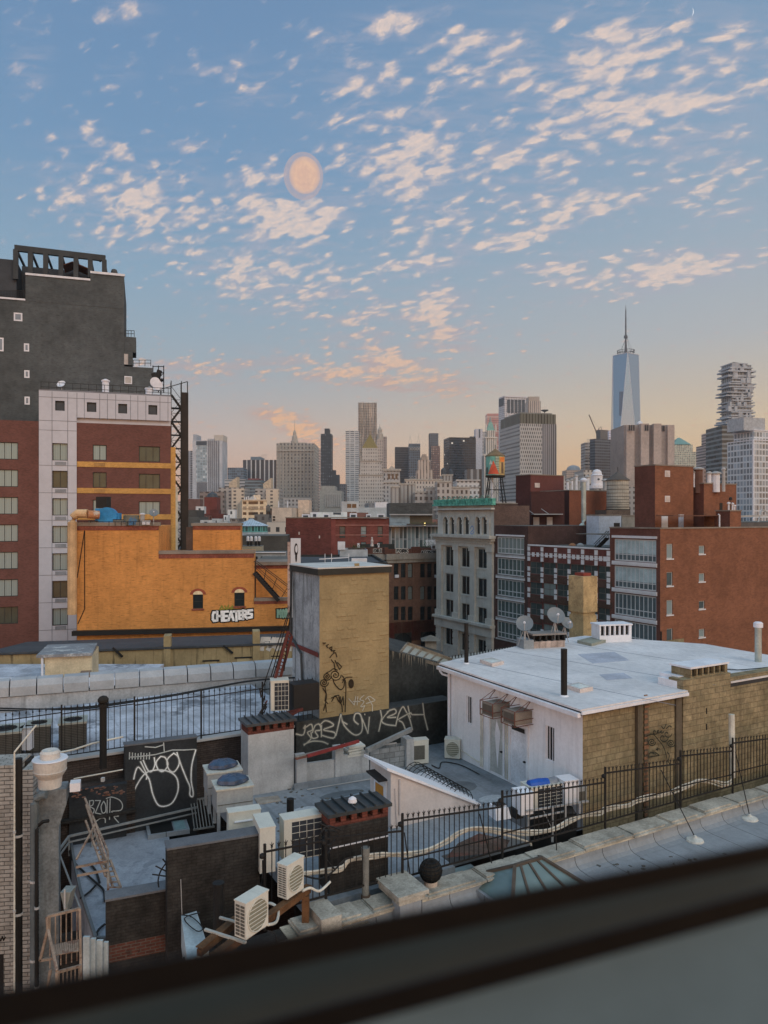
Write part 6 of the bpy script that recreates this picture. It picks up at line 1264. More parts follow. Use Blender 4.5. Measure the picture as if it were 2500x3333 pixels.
# fence
fn = T('spiked_fence','black iron fence with spear points along the stone coping, propped by thin stays','fence',(3.2,20,18.8),R(29.3))
def s_of(px): k = (px - CX) / F; return (k * 20 - 3.2) / (UD.x - k * UD.y)
secs = [(s_of(862),s_of(1061),1.78,1.72,.25),(s_of(1061),s_of(1310),1.76,1.5,.25),(s_of(1310),s_of(1635),1.76,1.5,.18),(s_of(1635),s_of(1970),1.76,1.48,.18),(s_of(1970),s_of(2215),1.76,1.5,.18),(s_of(2215),s_of(2385),1.74,1.5,.18),(s_of(2385),s_of(2385) + 3.7,1.76,1.5,.18),(s_of(2385) + 3.7,s_of(2385) + 7,1.76,1.5,.18)]
for (a,c,t0,t1,zb_) in secs:
 p = MB(); L = c - a; p.tube([(a,0,-.15),(a,0,t0 + .02)],.035,6); fn.part('post',p,M_IRON)
 p = MB(); p.beam((a,0,t0 - .16),(c,0,t1 - .16),.035,.04).beam((a,0,zb_),(c,0,zb_),.035,.04)
 if a > -4: p.beam((a,0,.62),(c,0,.55),.025,.03)
 fn.part('rail',p,M_IRON); p = MB(); n_ = int(L / .155)
 for i in range(1,n_):
  x_ = a + L * i / n_; zt = t0 + (t1 - t0) * i / n_; p.beam((x_,0,zb_),(x_,0,zt - .09),.018)
  p.raw([(x_ - .03,0,zt - .09),(x_,-.012,zt - .09),(x_ + .03,0,zt - .09),(x_,.012,zt - .09),(x_,0,zt + .05)],[(0,1,4),(1,2,4),(2,3,4),(3,0,4),(3,2,1,0)])
  for s_ in (-1,1): p.beam((x_,0,zt - .08),(x_ + s_ * .045,0,zt - .0),.012)
 fn.part('bar_panel',p,M_IRON); fn.part('knob',MB().lathe([(.01,-.07),(.06,-.04),(.07,0),(.06,.04),(.01,.07)],8,(a - .06,0,t0 - .24)),M_IRON)
for (pt_,pb,yt,yb) in ((1560,1612,2650,2868),(1800,1815,2700,2830),(2150,2262,2360,2735),(2392,2440,2470,2665),(1315,1348,2760,2960)):
 a = s_of(pt_); B = PZ(pb,yb,18.24); top = fn.M @ Vector((a,-.02,1.3)); p = fn.wmb(); p.tube([top,B + Vector((0,0,.1))],.016,5); fn.part('stay',p,M_IRON)
 p = fn.wmb(); p.lathe([(.26,0),(.24,.05),(.07,.1),(.04,.16),(.01,.17)],14,B - Vector((0,0,.015))); fn.part('stay_foot',p,mat('white_sealant','a3a19a',.8,vs=4))
# white conduits running along the back of the fence
def fline(px,py,off=.3):
 k = (px - CX) / F; o = Vector((3.2,20,0)) + VD * off; s_ = (k * o.y - o.x) / (UD.x - k * UD.y); Y = o.y + UD.y * s_; return P(px,py,Y)
Z4 = lambda l: [(1250 + a * .4521,2350 + b__ * .4521) for a,b__ in l]; Z5 = lambda l: [(1900 + a * .3617,2350 + b__ * .3617) for a,b__ in l]
main = Z4([(0,945),(130,940),(240,935),(340,900),(470,835),(540,790),(640,755),(760,765),(900,775),(1000,785),(1130,780),(1240,750),(1340,700),(1440,660)]) + Z5([(0,825),(150,800),(200,770),(400,735),(480,690),(620,655),(700,645),(850,590),(960,550),(1040,515),(1150,520),(1260,550),(1320,530),(1345,480)])
left_ = [(600 + a * .4521,2350 + b__ * .4521) for a,b__ in [(860,1085),(1000,1060),(1130,1045),(1180,990),(1260,965),(1400,950)]]
cb = T('white_conduits','bundle of white conduits snaking behind the spiked fence','conduit',tuple(fline(1635,2700)),0); M_CON = mat('conduit_white','a5a298',.6,vs=2)
for k in range(3): cb.part('conduit',cb.wmb().tube([fline(px,py + k * 5.5 + 2 * math.sin(px * .05 + k * 2),.28 + .05 * k) for px,py in smooth(left_ + main,4)],.028,6),M_CON)
cb.part('conduit',cb.wmb().tube([fline(px,py,.35) for px,py in smooth(Z4([(640,762),(760,790),(900,820),(1000,850),(1050,870),(1060,890)]),4)],.03,6),M_CON)
cb.part('riser',cb.wmb().tube([fline(2385,2530,.35),fline(2383,2450,.4),fline(2381,2325,.45)],.1,10),M_CON)
t = T('black_cable','loose black cables hanging beside the brick vent stack','cable',tuple(fline(1060,2750)),0)
for pts in ([(1040,2680),(1070,2700),(1045,2740),(1080,2760),(1060,2790),(1090,2830)],[(1050,2700),(1100,2710),(1075,2750),(1040,2735),(1062,2690),(1110,2700)],[(990,2850),(1040,2860),(1080,2840),(1120,2800),(1150,2790)]): t.part('cable',t.wmb().tube([fline(px,py,.15) for px,py in smooth(pts,4)],.022,5),M_DARK)
# pier, tall vent pipe, mesh ball vent, skylight on the foreground roof
pr = T('stone_pier','crumbling stone pier cap rising from the grey roof edge','pier',(3.2,20,0),R(29.3)); a0,a1 = s_of(1236),s_of(1318)
pr.part('cap',MB().box(a0,a1,-.95,.05,18.86,19.0).box(a0 - .06,a1 + .06,-1.02,.08,19.004,19.1),M_COPE); pr.part('base',MB().box(a0 + .05,a1 - .05,-.9,-.5,18.2,18.85),M_GROOF)
pr2 = T('stone_pier','broken stone block at the left end of the coping beside the brown beam','pier',(3.2,20,0),R(29.3)); a0 = s_of(1000); pr2.part('cap',MB().box(a0,a0 + .5,-.8,.05,18.3,18.98).box(a0 - .05,a0 + 1.3,-.9,-.02,18.24,18.5),M_COPE)
vp = T('vent_pipe','tall grey standing vent pipe on the grey membrane roof','vent pipe',tuple(PZ(1190,2988,18.22))); hp = (2988 - 2758) / F * PZ(1190,2988,18.22).y
vp.part('pipe',MB().lathe([(.085,0),(.085,hp - .2),(.1,hp - .18),(.105,hp),(.08,hp)],14),mat('pipe_grey','5c5c58',.7,vs=3,var=.25)); vp.part('rusty_collar',MB().lathe([(.11,.3),(.115,.55),(.1,.58)],14),mat('collar','3c332c')); vp.part('flashing',MB().lathe([(.32,.005),(.3,.04),(.14,.1),(.11,.3)],18),mat('white_sealant','a3a19a'))
mb_ = T('ball_vent','round wire mesh vent ball on a rusty white stub','vent',tuple(PZ(1402,2945,18.22))); r_ = .29
mb_.part('stub',MB().lathe([(.17,0),(.17,.62)],16),mat('rusty_white','9a8f84',.8,patch=.8,patchc='6a3a1e',ps=3)); mb_.part('flashing',MB().box(-.4,.4,-.35,.35,.004,.05),mat('white_sealant','a3a19a'))
mb_.part('ball',MB().lathe([(r_ * .9 * math.sin(math.pi * i / 10) + .002,-r_ * .9 * math.cos(math.pi * i / 10)) for i in range(11)],16,(0,0,.86)),mat('mesh_dark','23211e',.8)); q = MB()
for i in range(16): a_ = math.pi * 2 * i / 16; q.tube([(r_ * math.sin(math.pi * k / 10) * math.cos(a_),r_ * math.sin(math.pi * k / 10) * math.sin(a_),0.86 - r_ * math.cos(math.pi * k / 10)) for k in range(11)],.008,4)
for k in range(2,9): q.lathe([(r_ * math.sin(math.pi * k / 10),-.006),(r_ * math.sin(math.pi * k / 10) + .01,0),(r_ * math.sin(math.pi * k / 10),.006)],16,(0,0,.86 - r_ * math.cos(math.pi * k / 10)))
mb_.part('wire_mesh',q,M_IRON)
sk = T('roof_skylight','ridged glass skylight with rusty bars on the grey membrane roof','skylight',tuple(PZ(1700,2905,18.22)),R(29.3)); M_SKG = glass('skylight_glass','5a6b6a',.12,.7); M_SKF = mat('sky_bar','433b34',.8,vs=3)
A = sk.I @ PZ(1583,2870,18.3); x0,x1,y0,y1 = -1.15,1.35,-1.0,.95; zr = .75
q = MB(); q.raw([(x0,y0,.25),(x1,y0,.25),(x1,y1,.25),(x0,y1,.25),(x0 + .9,0,zr),(x1 - .7,0,zr)],[(0,1,5,4),(1,2,5),(2,3,4,5),(3,0,4)]); sk.part('glass',q,M_SKG)
q = MB(); 
for a_,c_ in (((x0,y0,.26),(x0 + .9,0,zr)),((x1,y0,.26),(x1 - .7,0,zr)),((x0,y1,.26),(x0 + .9,0,zr)),((x1,y1,.26),(x1 - .7,0,zr)),((x0 + .9,0,zr),(x1 - .7,0,zr))): q.beam(a_,c_,.09)
for i in range(1,4): xx = x0 + (x1 - x0) * i / 4; q.beam((xx,y0,.26),(x0 + .9 + (x1 - x0 - 1.6) * (i - .3) / 3.4,0,zr),.06)
sk.part('bar',q,M_SKF); sk.part('curb',MB().box(x0 - .08,x1 + .08,y0 - .08,y1 + .08,0,.24),M_GROOF)
hs_ = T('roof_hatch','low teal grey skylight slab left of the ridged skylight','skylight',tuple(PZ(1500,2880,18.22)),R(29.3)); hs_.part('frame',MB().box(-.75,.75,-.6,.6,0,.14),M_GROOF); hs_.part('glass',MB().box(-.68,.68,-.53,.53,.143,.17),mat('frosted','6c8182',.3))
# -- terrace
te = T('roof_terrace','blue grey terrace roof between the brick vent stack and the white house','roof',(3.2,20,0),R(29.3)); M_TER = mat('blue_membrane','6a6f74',.6,vs=.6,var=.18,stain=.35,grime='45494c',patch=.35,patchc='84888a',ps=.7)
te.part('deck',MB().box(-5.4,-1.2,.5,9.0,18.2,TZ).box(-1.2,2.0,1.2,10.5,18.2,TZ - .002).box(2.0,5.0,3.0,11.5,18.2,TZ - .004),M_TER)
te.part('lower_wall',MB().box(-5.4,16,.06,.45,0,17.6),M_TAR); te.part('gap_floor',MB().box(-1.1,16,.46,3.0,16.0,17.2),M_TAR)
te.part('edge_seam',MB().box(-5.3,2,8.7,9.0,TZ + .004,TZ + .07),mat('edge_white','8d9194',.7,vs=3))
# concrete-plastered chimney block with brick slots
M_PLAS = mat('plaster_grey','8c8c8c',.85,vs=1.2,var=.14,stain=.35,grime='5a5a58')
def slot_top(t,u0,u1,v0,v1,z0,m_brick,m_lid,n=6,hh=.3,ribs=True):
 t.part('slot_base',MB().box(u0,u1,v0,v1,z0,z0 + .08),m_brick); q = MB(); w_ = (u1 - u0) / (n * 2 - 1)
 for i in range(n): q.box(u0 + i * 2 * w_,u0 + i * 2 * w_ + w_,v0,v1,z0 + .083,z0 + hh)
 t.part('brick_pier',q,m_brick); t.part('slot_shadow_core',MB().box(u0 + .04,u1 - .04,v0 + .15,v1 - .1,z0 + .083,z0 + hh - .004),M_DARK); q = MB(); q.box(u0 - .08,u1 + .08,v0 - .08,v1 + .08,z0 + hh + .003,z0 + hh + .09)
 if ribs:
  for i in range(n): xx = u0 + (u1 - u0) * (i + .5) / n; q.box(xx - .015,xx + .015,v0 - .1,v1 + .1,z0 + hh + .092,z0 + hh + .15)
 t.part('lid',q,m_lid)
c = PZ(808,2592,TZ); ch = T('chimney_block','grey plastered chimney block with brick slots and a dark metal lid','chimney',tuple(c),R(27)); wd = 1.62; hh = 2.05
ch.part('plaster_block',MB().box(0,wd,0,.85,0,hh),M_PLAS); slot_top(ch,0,wd,0,.85,hh + .003,mat('vent_brick','5b3229',.9,pat='brick',c2='3a2a26'),mat('lid_metal','3a3c3e',.45,var=.2),6,.28)
bc = fline(1273,2725,.55); bv = T('brick_vent_stack','black brick vent stack with red brick slots and a ribbed metal lid behind the fence','chimney',tuple(PZ(1075,2880,18.0)),R(27)); b0 = bv.o.location; L_ = 1.62
A = P(1074,2700,18.3); bv.o.location = (A.x,A.y,17.6); bv.M = Matrix.Translation(bv.o.location) @ Matrix.Rotation(R(27),4,'Z'); bv.I = bv.M.inverted(); zt = P(1074,2695,18.3).z - 17.6
bv.part('stack',MB().box(0,L_,0,.75,0,zt - .001),M_TAR); slot_top(bv,0,L_,0,.75,zt,mat('vent_brick','5b3229'),mat('lid_dark','2c3032',.45,var=.2),6,.26)
bv.part('white_strap',MB().box(0,L_,-.02,-.003,zt - .52,zt - .49),M_WHITE); bv.part('vent_knob',MB().lathe([(.11,0),(.12,.02),(.1,.1),(.03,.15)],10,(.75,.3,zt + .4)),M_WHITE)
# low parapet wall at the back of the terrace, with planks
bp_ = T('back_parapet','low grey terrace parapet with posts and a dark opening under loose planks','parapet wall',tuple(PZ(966,2570,TZ)),R(24)); f = Face(bp_,(0,0,0),0)
for (xa,xb,yt,th) in ((966,999,2462,.35),(1092,1118,2434,.35),(999,1092,2488,.2),(1118,1204,2462,.25)): a0,a1 = f.s(xa),f.s(xb); bp_.part('wall_panel',f.mb().box(a0,a1,0 if th > .3 else .08,th,0,f.z(yt,a0)),M_PLAS)
bp_.part('skirting',f.mb().box(-.1,f.s(1205),-.06,-.003,0,.22),M_TER)
t = T('roof_planks','long red and grey planks lying on top of the back parapet','planks',tuple(P(966,2460,25.2)),0); q = t.wmb(); q.beam(P(962,2465,24.9),P(1155,2418,26.3),.14,.06); t.part('plank',q,mat('plank_grey','6c6660',.9)); q = t.wmb(); q.beam(P(1000,2461,25.0),P(1168,2412,26.1),.1,.09); t.part('red_plank',q,mat('plank_red','6c2c2a',.8)); q = t.wmb(); q.beam(P(962,2470,24.8),P(1060,2447,25.4),.12,.05); t.part('red_plank',q,mat('plank_rust','5a3a30'))
for k in range(4):
 t = T('foam_board',('lowest white foam board of the stack on the parapet','second white foam board from the bottom','third white foam board from the bottom','topmost white foam board, tucked by the red plank')[k],'board',tuple(P(1160 + (k % 2) * 4,2462 - k * 9,26.4)),R(24 + (k % 3) * 4),'white foam boards stacked on the parapet'); t.part('board',MB().box(-.32,.3,0,.5,0,.075),mat('foam','a9a79f',.8,vs=2))
t = T('steel_beam','grey steel beam leaning diagonally against the black wall','beam',tuple(P(1195,2440,26.3)),0); t.part('beam',t.wmb().beam(P(1193,2443,26.2),P(1338,2374,28),.12,.16),mat('steel_grey','6a6c6c',.6,var=.2)); t.part('brace',t.wmb().beam(P(1205,2430,26.5),P(1290,2418,27.5),.04),M_CONC)
rb_ = Bld('right_parapet','grey block parapet running behind the condenser units','parapet wall',1204,27.2,24,pxr=1345,lv=.35,top=2442,base=TZ); rb_.body(mat('block_grey','6e7071',.9,pat='block',bw=.4,bh=.2,stain=.3,vs=.8),None); rb_.part('pier',rb_.F.mb().box(rb_.F.s(1318),rb_.F.s(1342),-.15,.35,0,rb_.F.z(2398,2)),M_PLAS)
# wide black wall with white tags, tan tower standing on it
M_BLK = mat('black_paint','2b2c2b',.75,vs=.5,var=.35,stain=.15,grime='3a3c3c')
tt = Bld('tan_tower','tall tan stucco bulkhead tower with a weathered grey side and a flat white roof','tower',1040,28.0,29.3,pxr=1266,pxl=952,top=1862)
f,g = tt.F,tt.Lf; zb_ = f.z(2341,0); M_TT = mat('tan_block','7c6d50',.9,vs=.7,var=.13,stain=.22,grime='6a5c44',bump=.5,fleck=.2)
q = MB(); q.wall(tt.lu,zb_,tt.h,[],.1); q.i = 1; q.m = g.mb().m; q.wall(tt.lv,zb_ - 1,tt.h,[],.1); q.m = Matrix.Identity(4); q.i = 0; q.quad((tt.lu,0,zb_),(tt.lu,tt.lv,zb_),(tt.lu,tt.lv,tt.h),(tt.lu,0,tt.h)); q.quad((tt.lu,tt.lv,zb_),(0,tt.lv,zb_),(0,tt.lv,tt.h),(tt.lu,tt.lv,tt.h))
M_SIDE = mat('weathered_side','7e8386',.85,vs=.7,var=.2,stain=.95,grime='3f4444',patch=.4,patchc='55595b',ps=1.6)
tt.part('wall',q,[M_TT,M_SIDE]); tt.part('roof',MB().box(-.12,tt.lu + .08,-.12,tt.lv + .1,tt.h + .12,tt.h + .17),mat('roof_white','a3a09b',.7,vs=1.2,var=.1)); tt.part('roof_edge',MB().box(-.1,tt.lu + .06,-.1,tt.lv + .08,tt.h - .12,tt.h + .118),mat('edge_dark','2b2a26',.8))
q = MB(); rnd = random.Random(8)     # ragged stucco courses standing proud
for j in range(33):
 zz0 = zb_ + .2 + j * .172; x_ = rnd.uniform(0,.4)
 while x_ < tt.lu - .1:
  w_ = rnd.uniform(.18,.55)
  if rnd.random() < .45: x2 = min(tt.lu - .02,x_ + w_); o_ = rnd.uniform(.008,.022); q.raw([(x_,-.001,zz0 + rnd.uniform(-.015,.015)),(x2,-.001,zz0 + rnd.uniform(-.015,.015)),(x2,-o_,zz0 + .03),(x_,-o_,zz0 + .03),(x_,-.001,zz0 + .15),(x2,-.001,zz0 + .15)],[(0,1,2,3),(3,2,5,4)])
  x_ += w_ + rnd.uniform(.02,.3)
tt.part('stucco_course',q,M_TT)
tt.part('red_band',g.mb().raw([(0,-.05,g.z(2101,0)),(tt.lv,-.05,g.z(2140,tt.lv)),(tt.lv,-.05,g.z(2124,tt.lv)),(0,-.05,g.z(2088,0))],[(0,1,2,3)]),mat('redband','5a2e2a',.85,stain=.3)); tt.part('tower_downpipe',g.mb().tube([g.pt(954,1850,.08),g.pt(952,2068,.08),g.pt(986,2128,.08),g.pt(990,2225,.08)],.05,7),mat('pipe_dk','34383a',.6))
ztag = lambda l: [(700 + a * .4521,2000 + b__ * .4521) for a,b__ in l]
INK = mat('ink_brown','2e2519',.7,k=1)
def sp_(cx_,cy_,r0,turns=2.2): return [(cx_ + r0 * (1 - t_ / (turns * 14)) * math.cos(t_ * .45),cy_ + r0 * (1 - t_ / (turns * 14)) * math.sin(t_ * .45)) for t_ in range(int(turns * 14))]
S = [ztag(sp_(865,435,42)),ztag(sp_(805,445,30)),ztag(sp_(783,490,32)),ztag(smooth([(850,470),(860,500),(900,540),(925,520),(930,470),(915,440)],4)),ztag(smooth([(915,470),(940,490),(935,700)],4)),ztag(smooth([(915,490),(940,455),(985,450)],4)),ztag(smooth([(800,420),(830,405),(850,390),(880,400)],4)),ztag([(835,325),(855,350),(865,400)]),ztag([(862,330),(895,395),(910,375),(880,345)]),ztag(smooth([(790,520),(800,600),(780,690)],4)),ztag([(775,530),(800,570),(790,620),(810,640)]),
 ztag(smooth([(835,600),(870,590),(885,620),(910,650),(915,700)],4)),ztag([(838,625),(860,585),(890,580),(895,630)]),ztag([(900,590),(905,640),(920,590),(925,650)]),ztag([(775,205),(795,205),(785,205),(782,215)]),ztag([(815,215),(800,225),(812,240)]),ztag([(822,240),(840,232),(838,262),(822,240)]),ztag([(838,262),(862,258),(850,270)]),ztag(smooth([(825,310),(845,285),(865,275),(875,305)],4)),ztag([(795,650),(800,700)])]
tt.part('graffiti_tag',ribbon(f,S,.038,.026),INK); q = f.mb(); ec = [f.pt(*ztag([(977 + 20 * math.cos(k * .52),497 + 34 * math.sin(k * .52))])[0],.04) for k in range(12)]; q.raw(ec,[tuple(range(12))[::-1]]); tt.part('graffiti_leaf',q,INK)
CHK = mat('chalk_white','9a968a',.8); S = [ztag([(960,605),(1000,650),(1010,590)]),ztag([(990,625),(1040,625)]),ztag([(1025,590),(1020,650)]),ztag(smooth([(1070,580),(1040,610),(1070,625),(1045,660)],4)),ztag([(1080,610),(1100,590),(1115,590),(1150,615)]),ztag([(1085,640),(1145,620)]),ztag([(1100,600),(1130,650),(1130,695)]),ztag([(1050,665),(1075,655),(1060,690)]),ztag([(1075,715),(1076,722)])]
tt.part('graffiti_tag',ribbon(f,S,.035,.035),CHK)
bw2 = Bld('black_wall','long black painted wall covered in looping white tags below the tan tower','wall',962,27.0,29.3,pxr=1475,lv=1.0,top=2365)
X0 = bw2.F.s(1040); bw2.o.location = (tt.o.location.x - UD.x * X0 * 1.0,tt.o.location.y - UD.y * X0,0)
bw2.M = Matrix.Translation(bw2.o.location) @ Matrix.Rotation(R(29.3),4,'Z'); bw2.I = bw2.M.inverted(); f = bw2.F = Face(bw2,(0,-.03,0),0); L_ = f.s(1475); zr_ = zb_
q = MB(); q.prism([(0,-.03),(L_,-.03),(L_,.8),(0,.8)],12,zr_ + .02); bw2.part('wall',q,M_BLK)
S = [ztag(smooth([(585,860),(635,865),(650,800),(640,820),(690,790),(700,830),(665,850),(690,890),(670,915),(640,940)],4)),ztag(smooth([(640,935),(700,912),(770,915),(812,932)],4)),ztag(smooth([(700,850),(720,800),(750,790),(760,830),(720,840),(740,880),(700,890),(690,850)],4)),ztag(smooth([(760,790),(790,765),(830,775),(850,800),(780,830),(860,850),(850,890),(770,870)],4)),ztag([(765,800),(765,880)]),ztag([(870,870),(905,720),(915,770),(950,790)]),ztag(smooth([(905,720),(930,800),(1000,865),(1050,850),(1060,790),(1045,720),(1010,715),(1000,760),(1030,790)],4)),ztag([(1045,720),(1075,790),(1100,855),(1110,740)]),ztag([(1190,690),(1200,740),(1178,840)]),ztag(smooth([(1260,685),(1200,760),(1230,790),(1300,800)],4)),ztag(smooth([(1240,700),(1290,680),(1300,710),(1240,740),(1300,740)],4)),ztag(smooth([(1300,800),(1320,720),(1350,665),(1370,690),(1400,750),(1420,830)],4)),ztag(smooth([(1310,760),(1400,710),(1420,720),(1500,720)],4)),ztag(smooth([(1325,765),(1350,780),(1370,830)],4)),ztag([(1388,660),(1405,740)]),ztag([(1495,640),(1505,730),(1530,830)])]
bw2.part('graffiti_haze',ribbon(f,S,.11,.006),mat('chalk_faint','4c4c4a',.8)); bw2.part('graffiti_tag',ribbon(f,S,.042,.012),CHK)
bdk = T('dark_side_wall','tall black wall with icicle like drips under a broken glass skylight strip','wall',tuple(P(1272,2300,31)),0)
A,B = P(1268,2130,32.5),P(1460,2130,34.5); q = bdk.wmb(); zt0,zt1 = P(1268,2116,32.5).z,P(1450,2165,34.5).z
q.raw([(A.x,32.5,12),(B.x,34.5,12),(B.x,34.5,zt1),(A.x,32.5,zt0),(A.x - .1,36,12),(B.x,38,12),(B.x,38,zt1),(A.x - .1,36,zt0)],[(0,1,2,3),(3,2,6,7),(4,0,3,7)]); bdk.part('wall',q,M_BLK); q = bdk.wmb(); rnd = random.Random(4)
for i in range(34): t_ = rnd.random(); x_,y_,z_ = A.x + (B.x - A.x) * t_,32.46 + 2 * t_,zt0 + (zt1 - zt0) * t_; q.raw([(x_ - .02,y_,z_),(x_ + .02,y_,z_),(x_,y_,z_ - rnd.uniform(.15,.7))],[(0,2,1)])
bdk.part('drips',q,mat('drip_grey','6c675e',.8))
sg = T('glass_roof_strip','sloping wood framed glass roof strip above the black wall','glass roof',tuple(P(1300,2110,35)),0); q = sg.wmb(); q2 = sg.wmb()
a,b__,c,d_ = P(1300,2127,33),P(1440,2168,34.3),P(1468,2148,35.2),P(1325,2096,34.4); q.raw([a,b__,c,d_],[(0,1,2,3)]); sg.part('glass',q,glass('strip_glass','8a8a80',.25,.5))
for k in range(7): q2.beam(a.lerp(b__,k / 6),d_.lerp(c,k / 6),.09)
q2.beam(a,b__,.14).beam(d_,c,.2); sg.part('rafter',q2,mat('old_wood','6a5f52',.9,vs=3,var=.3))
t = T('roof_cowl','small square cowl chimney above the glass roof strip','chimney',tuple(P(1402,2106,38))); t.part('shaft',MB().box(-.28,.28,-.28,.28,-.6,.35),mat('cowl','6d675f')); t.part('cap',MB().raw([(-.5,-.5,.38),(.5,-.5,.38),(.5,.5,.38),(-.5,.5,.38),(0,0,.62)],[(0,1,4),(1,2,4),(2,3,4),(3,0,4),(3,2,1,0)]),mat('cowlcap','55524c'))
t = T('tiled_ridge','row of spiked ridge tiles on a low grey roof behind the white house','roof',tuple(P(1470,2140,38))); A,B = P(1440,2150,36),P(1710,2104,42); q = t.wmb(); q.beam(A - Vector((0,0,.25)),B - Vector((0,0,.25)),1.2,.4); t.part('ridge',q,mat('ridge_grey','77746e',.9)); q = t.wmb()
for k in range(30): c = A.lerp(B,k / 29); q.beam(c,c + Vector((0,0,.16)),.05)
t.part('spike',q,M_DARK)
# -- white rooftop house
wh = T('white_roof_house','white painted rooftop house with a tan block side wall and a broad pale flat roof','house',(6.18,23.0,TZ),R(29.3)); f = Face(wh,(0,0,0),0); LVh = 7.45; g = Face(wh,(0,LVh,0),R(-90)); hz = 22.0 - TZ
M_WH = mat('house_white','bcbbbe',.75,vs=.5,var=.06,stain=.28,grime='84868a'); M_CMU = mat('tan_cmu','6e634d',.9,pat='block',bw=.4,bh=.2,c2='686049',mort='605643',patch=.3,patchc='4e4739',ps=.9,vs=.7,var=.2,stain=.35,grime='4b4436',bump=.7)
w1_,w2_ = g.rect(1518,1537,2267,2357),g.rect(1776,1804,2364,2478); tr_ = g.rect(1676,1706,2361,2380); slit = g.rect(1610,1637,2331,2347); vt = g.rect(1628,1648,2535,2560)
q = MB(); q.i = 1; q.m = g.mb().m; q.wall(LVh,0,hz,[w1_,w2_,slit],.16); q.m = Matrix.Identity(4); q.i = 0; LU = 4.54; q.wall(14,-3,hz,[],.1); q.quad((14,LVh,0),(0,LVh,0),(0,LVh,hz),(14,LVh,hz)); wh.part('wall',q,[M_CMU,M_WH])
a0,a1 = f.s(2216),f.s(2370); wh.part('raised_wall',MB().box(a0,a1,-.10,.5,0,f.z(2212,a0)).box(a1,14,-.06,.35,0,hz + .25),M_CMU)
wh.part('wall_pier',MB().box(f.s(2074) - .1,f.s(2078) + .06,-.12,-.002,-2,hz).box(f.s(2095),f.s(2108),-.04,-.002,-2,hz).box(f.s(2196),f.s(2214),-.07,-.002,-3,hz - .05),mat('pier_dark','4c453a',.9,vs=.8,stain=.5))
q = MB(); rnd = random.Random(9)
for k in range(26): zz0 = -.8 + k * .17; q.box(f.s(2091) + rnd.uniform(0,.03),f.s(2103) + rnd.uniform(-.02,.1),-.075,-.045,zz0,zz0 + rnd.uniform(.06,.13))
wh.part('toothed_brick',q,mat('tooth','6a4f3c',.9))
# roof polygon
I = wh.I; zr = 22.10
def RP(px,py,z=zr): return I @ PZ(px,py,z)
Bk = RP(1904,2069); Lc = RP(1429,2158); Nc = RP(1890,2310); a1r = f.s(2216); R1c = Vector((a1r,-.25,0)); Mid = RP(1748,2089)
poly = [(Lc.x,Lc.y),(Nc.x,Nc.y),(a1r + .05,-.25),(a1r + .05,.52),(f.s(2370),.52),(f.s(2370) + .02,-.1),(13,-.1),(13,5.5),(Bk.x,Bk.y),(Mid.x,Mid.y)]
zl = zr - TZ; M_WRF = mat('pale_roof','b0acab',.8,vs=.35,var=.1,stain=.25,grime='77787c',patch=.14,patchc='868890',ps=.6)
wh.part('roof',MB().prism(poly,zl - .06,zl),M_WRF); ins = [(x_ * .995 + .03,y_ * .995 + .03) for x_,y_ in poly]; wh.part('roof_edge',MB().prism(ins,zl - .2,zl - .063),mat('edge_dark2','2f2f30',.7))
q = MB(); 
for (pa_,pb_) in (((1500,2150),(2200,2296)),((1640,2118),(2330,2230)),((1800,2088),(2480,2192))):
 A,B = RP(*pa_),RP(*pb_); A.z = B.z = zl + .003; q.beam(A,B,.03,.006)
wh.part('roof_seam',q,mat('seamgrey','6a6c75',.6))
q = MB(); q.beam((Lc.x - .06,Lc.y,zl - .17),(Nc.x - .06,Nc.y,zl - .17),.13,.13).beam((Nc.x,Nc.y - .05,zl - .1),(a1r,-.31,zl - .1),.05,.1); wh.part('gutter',q,M_WHITE); q = MB(); q.prism([(RP(*p_).x,RP(*p_).y) for p_ in ((1880,2130),(2000,2122),(2050,2150),(1930,2160))],zl + .001,zl + .006); q.prism([(RP(*p_).x,RP(*p_).y) for p_ in ((1950,2196),(2030,2190),(2060,2208),(1975,2214))],zl + .001,zl + .006); wh.part('roof_patch',q,mat('wpatch','8f9098',.75))
wh.part('downpipe',g.mb().tube([g.pt(1468,2185,.1),g.pt(1468,2215,.1),g.pt(1468,2425,.1)],.05,8).tube([g.pt(1450,2180,.28),g.pt(1458,2192,.26),g.pt(1468,2200,.1)],.045,8),M_WHITE)
for r in (w1_,w2_): fo = window_on(g,r,'whw%.1f' % (r[3] - r[2]),M_WH,glass('slit_dark','151616',.3,.3),nx=3,fw=.03,dep=.14)
wh.part('vent_slit',g.mb().box(slit[0],slit[1],.05,.14,slit[2],slit[3]),M_DARK)
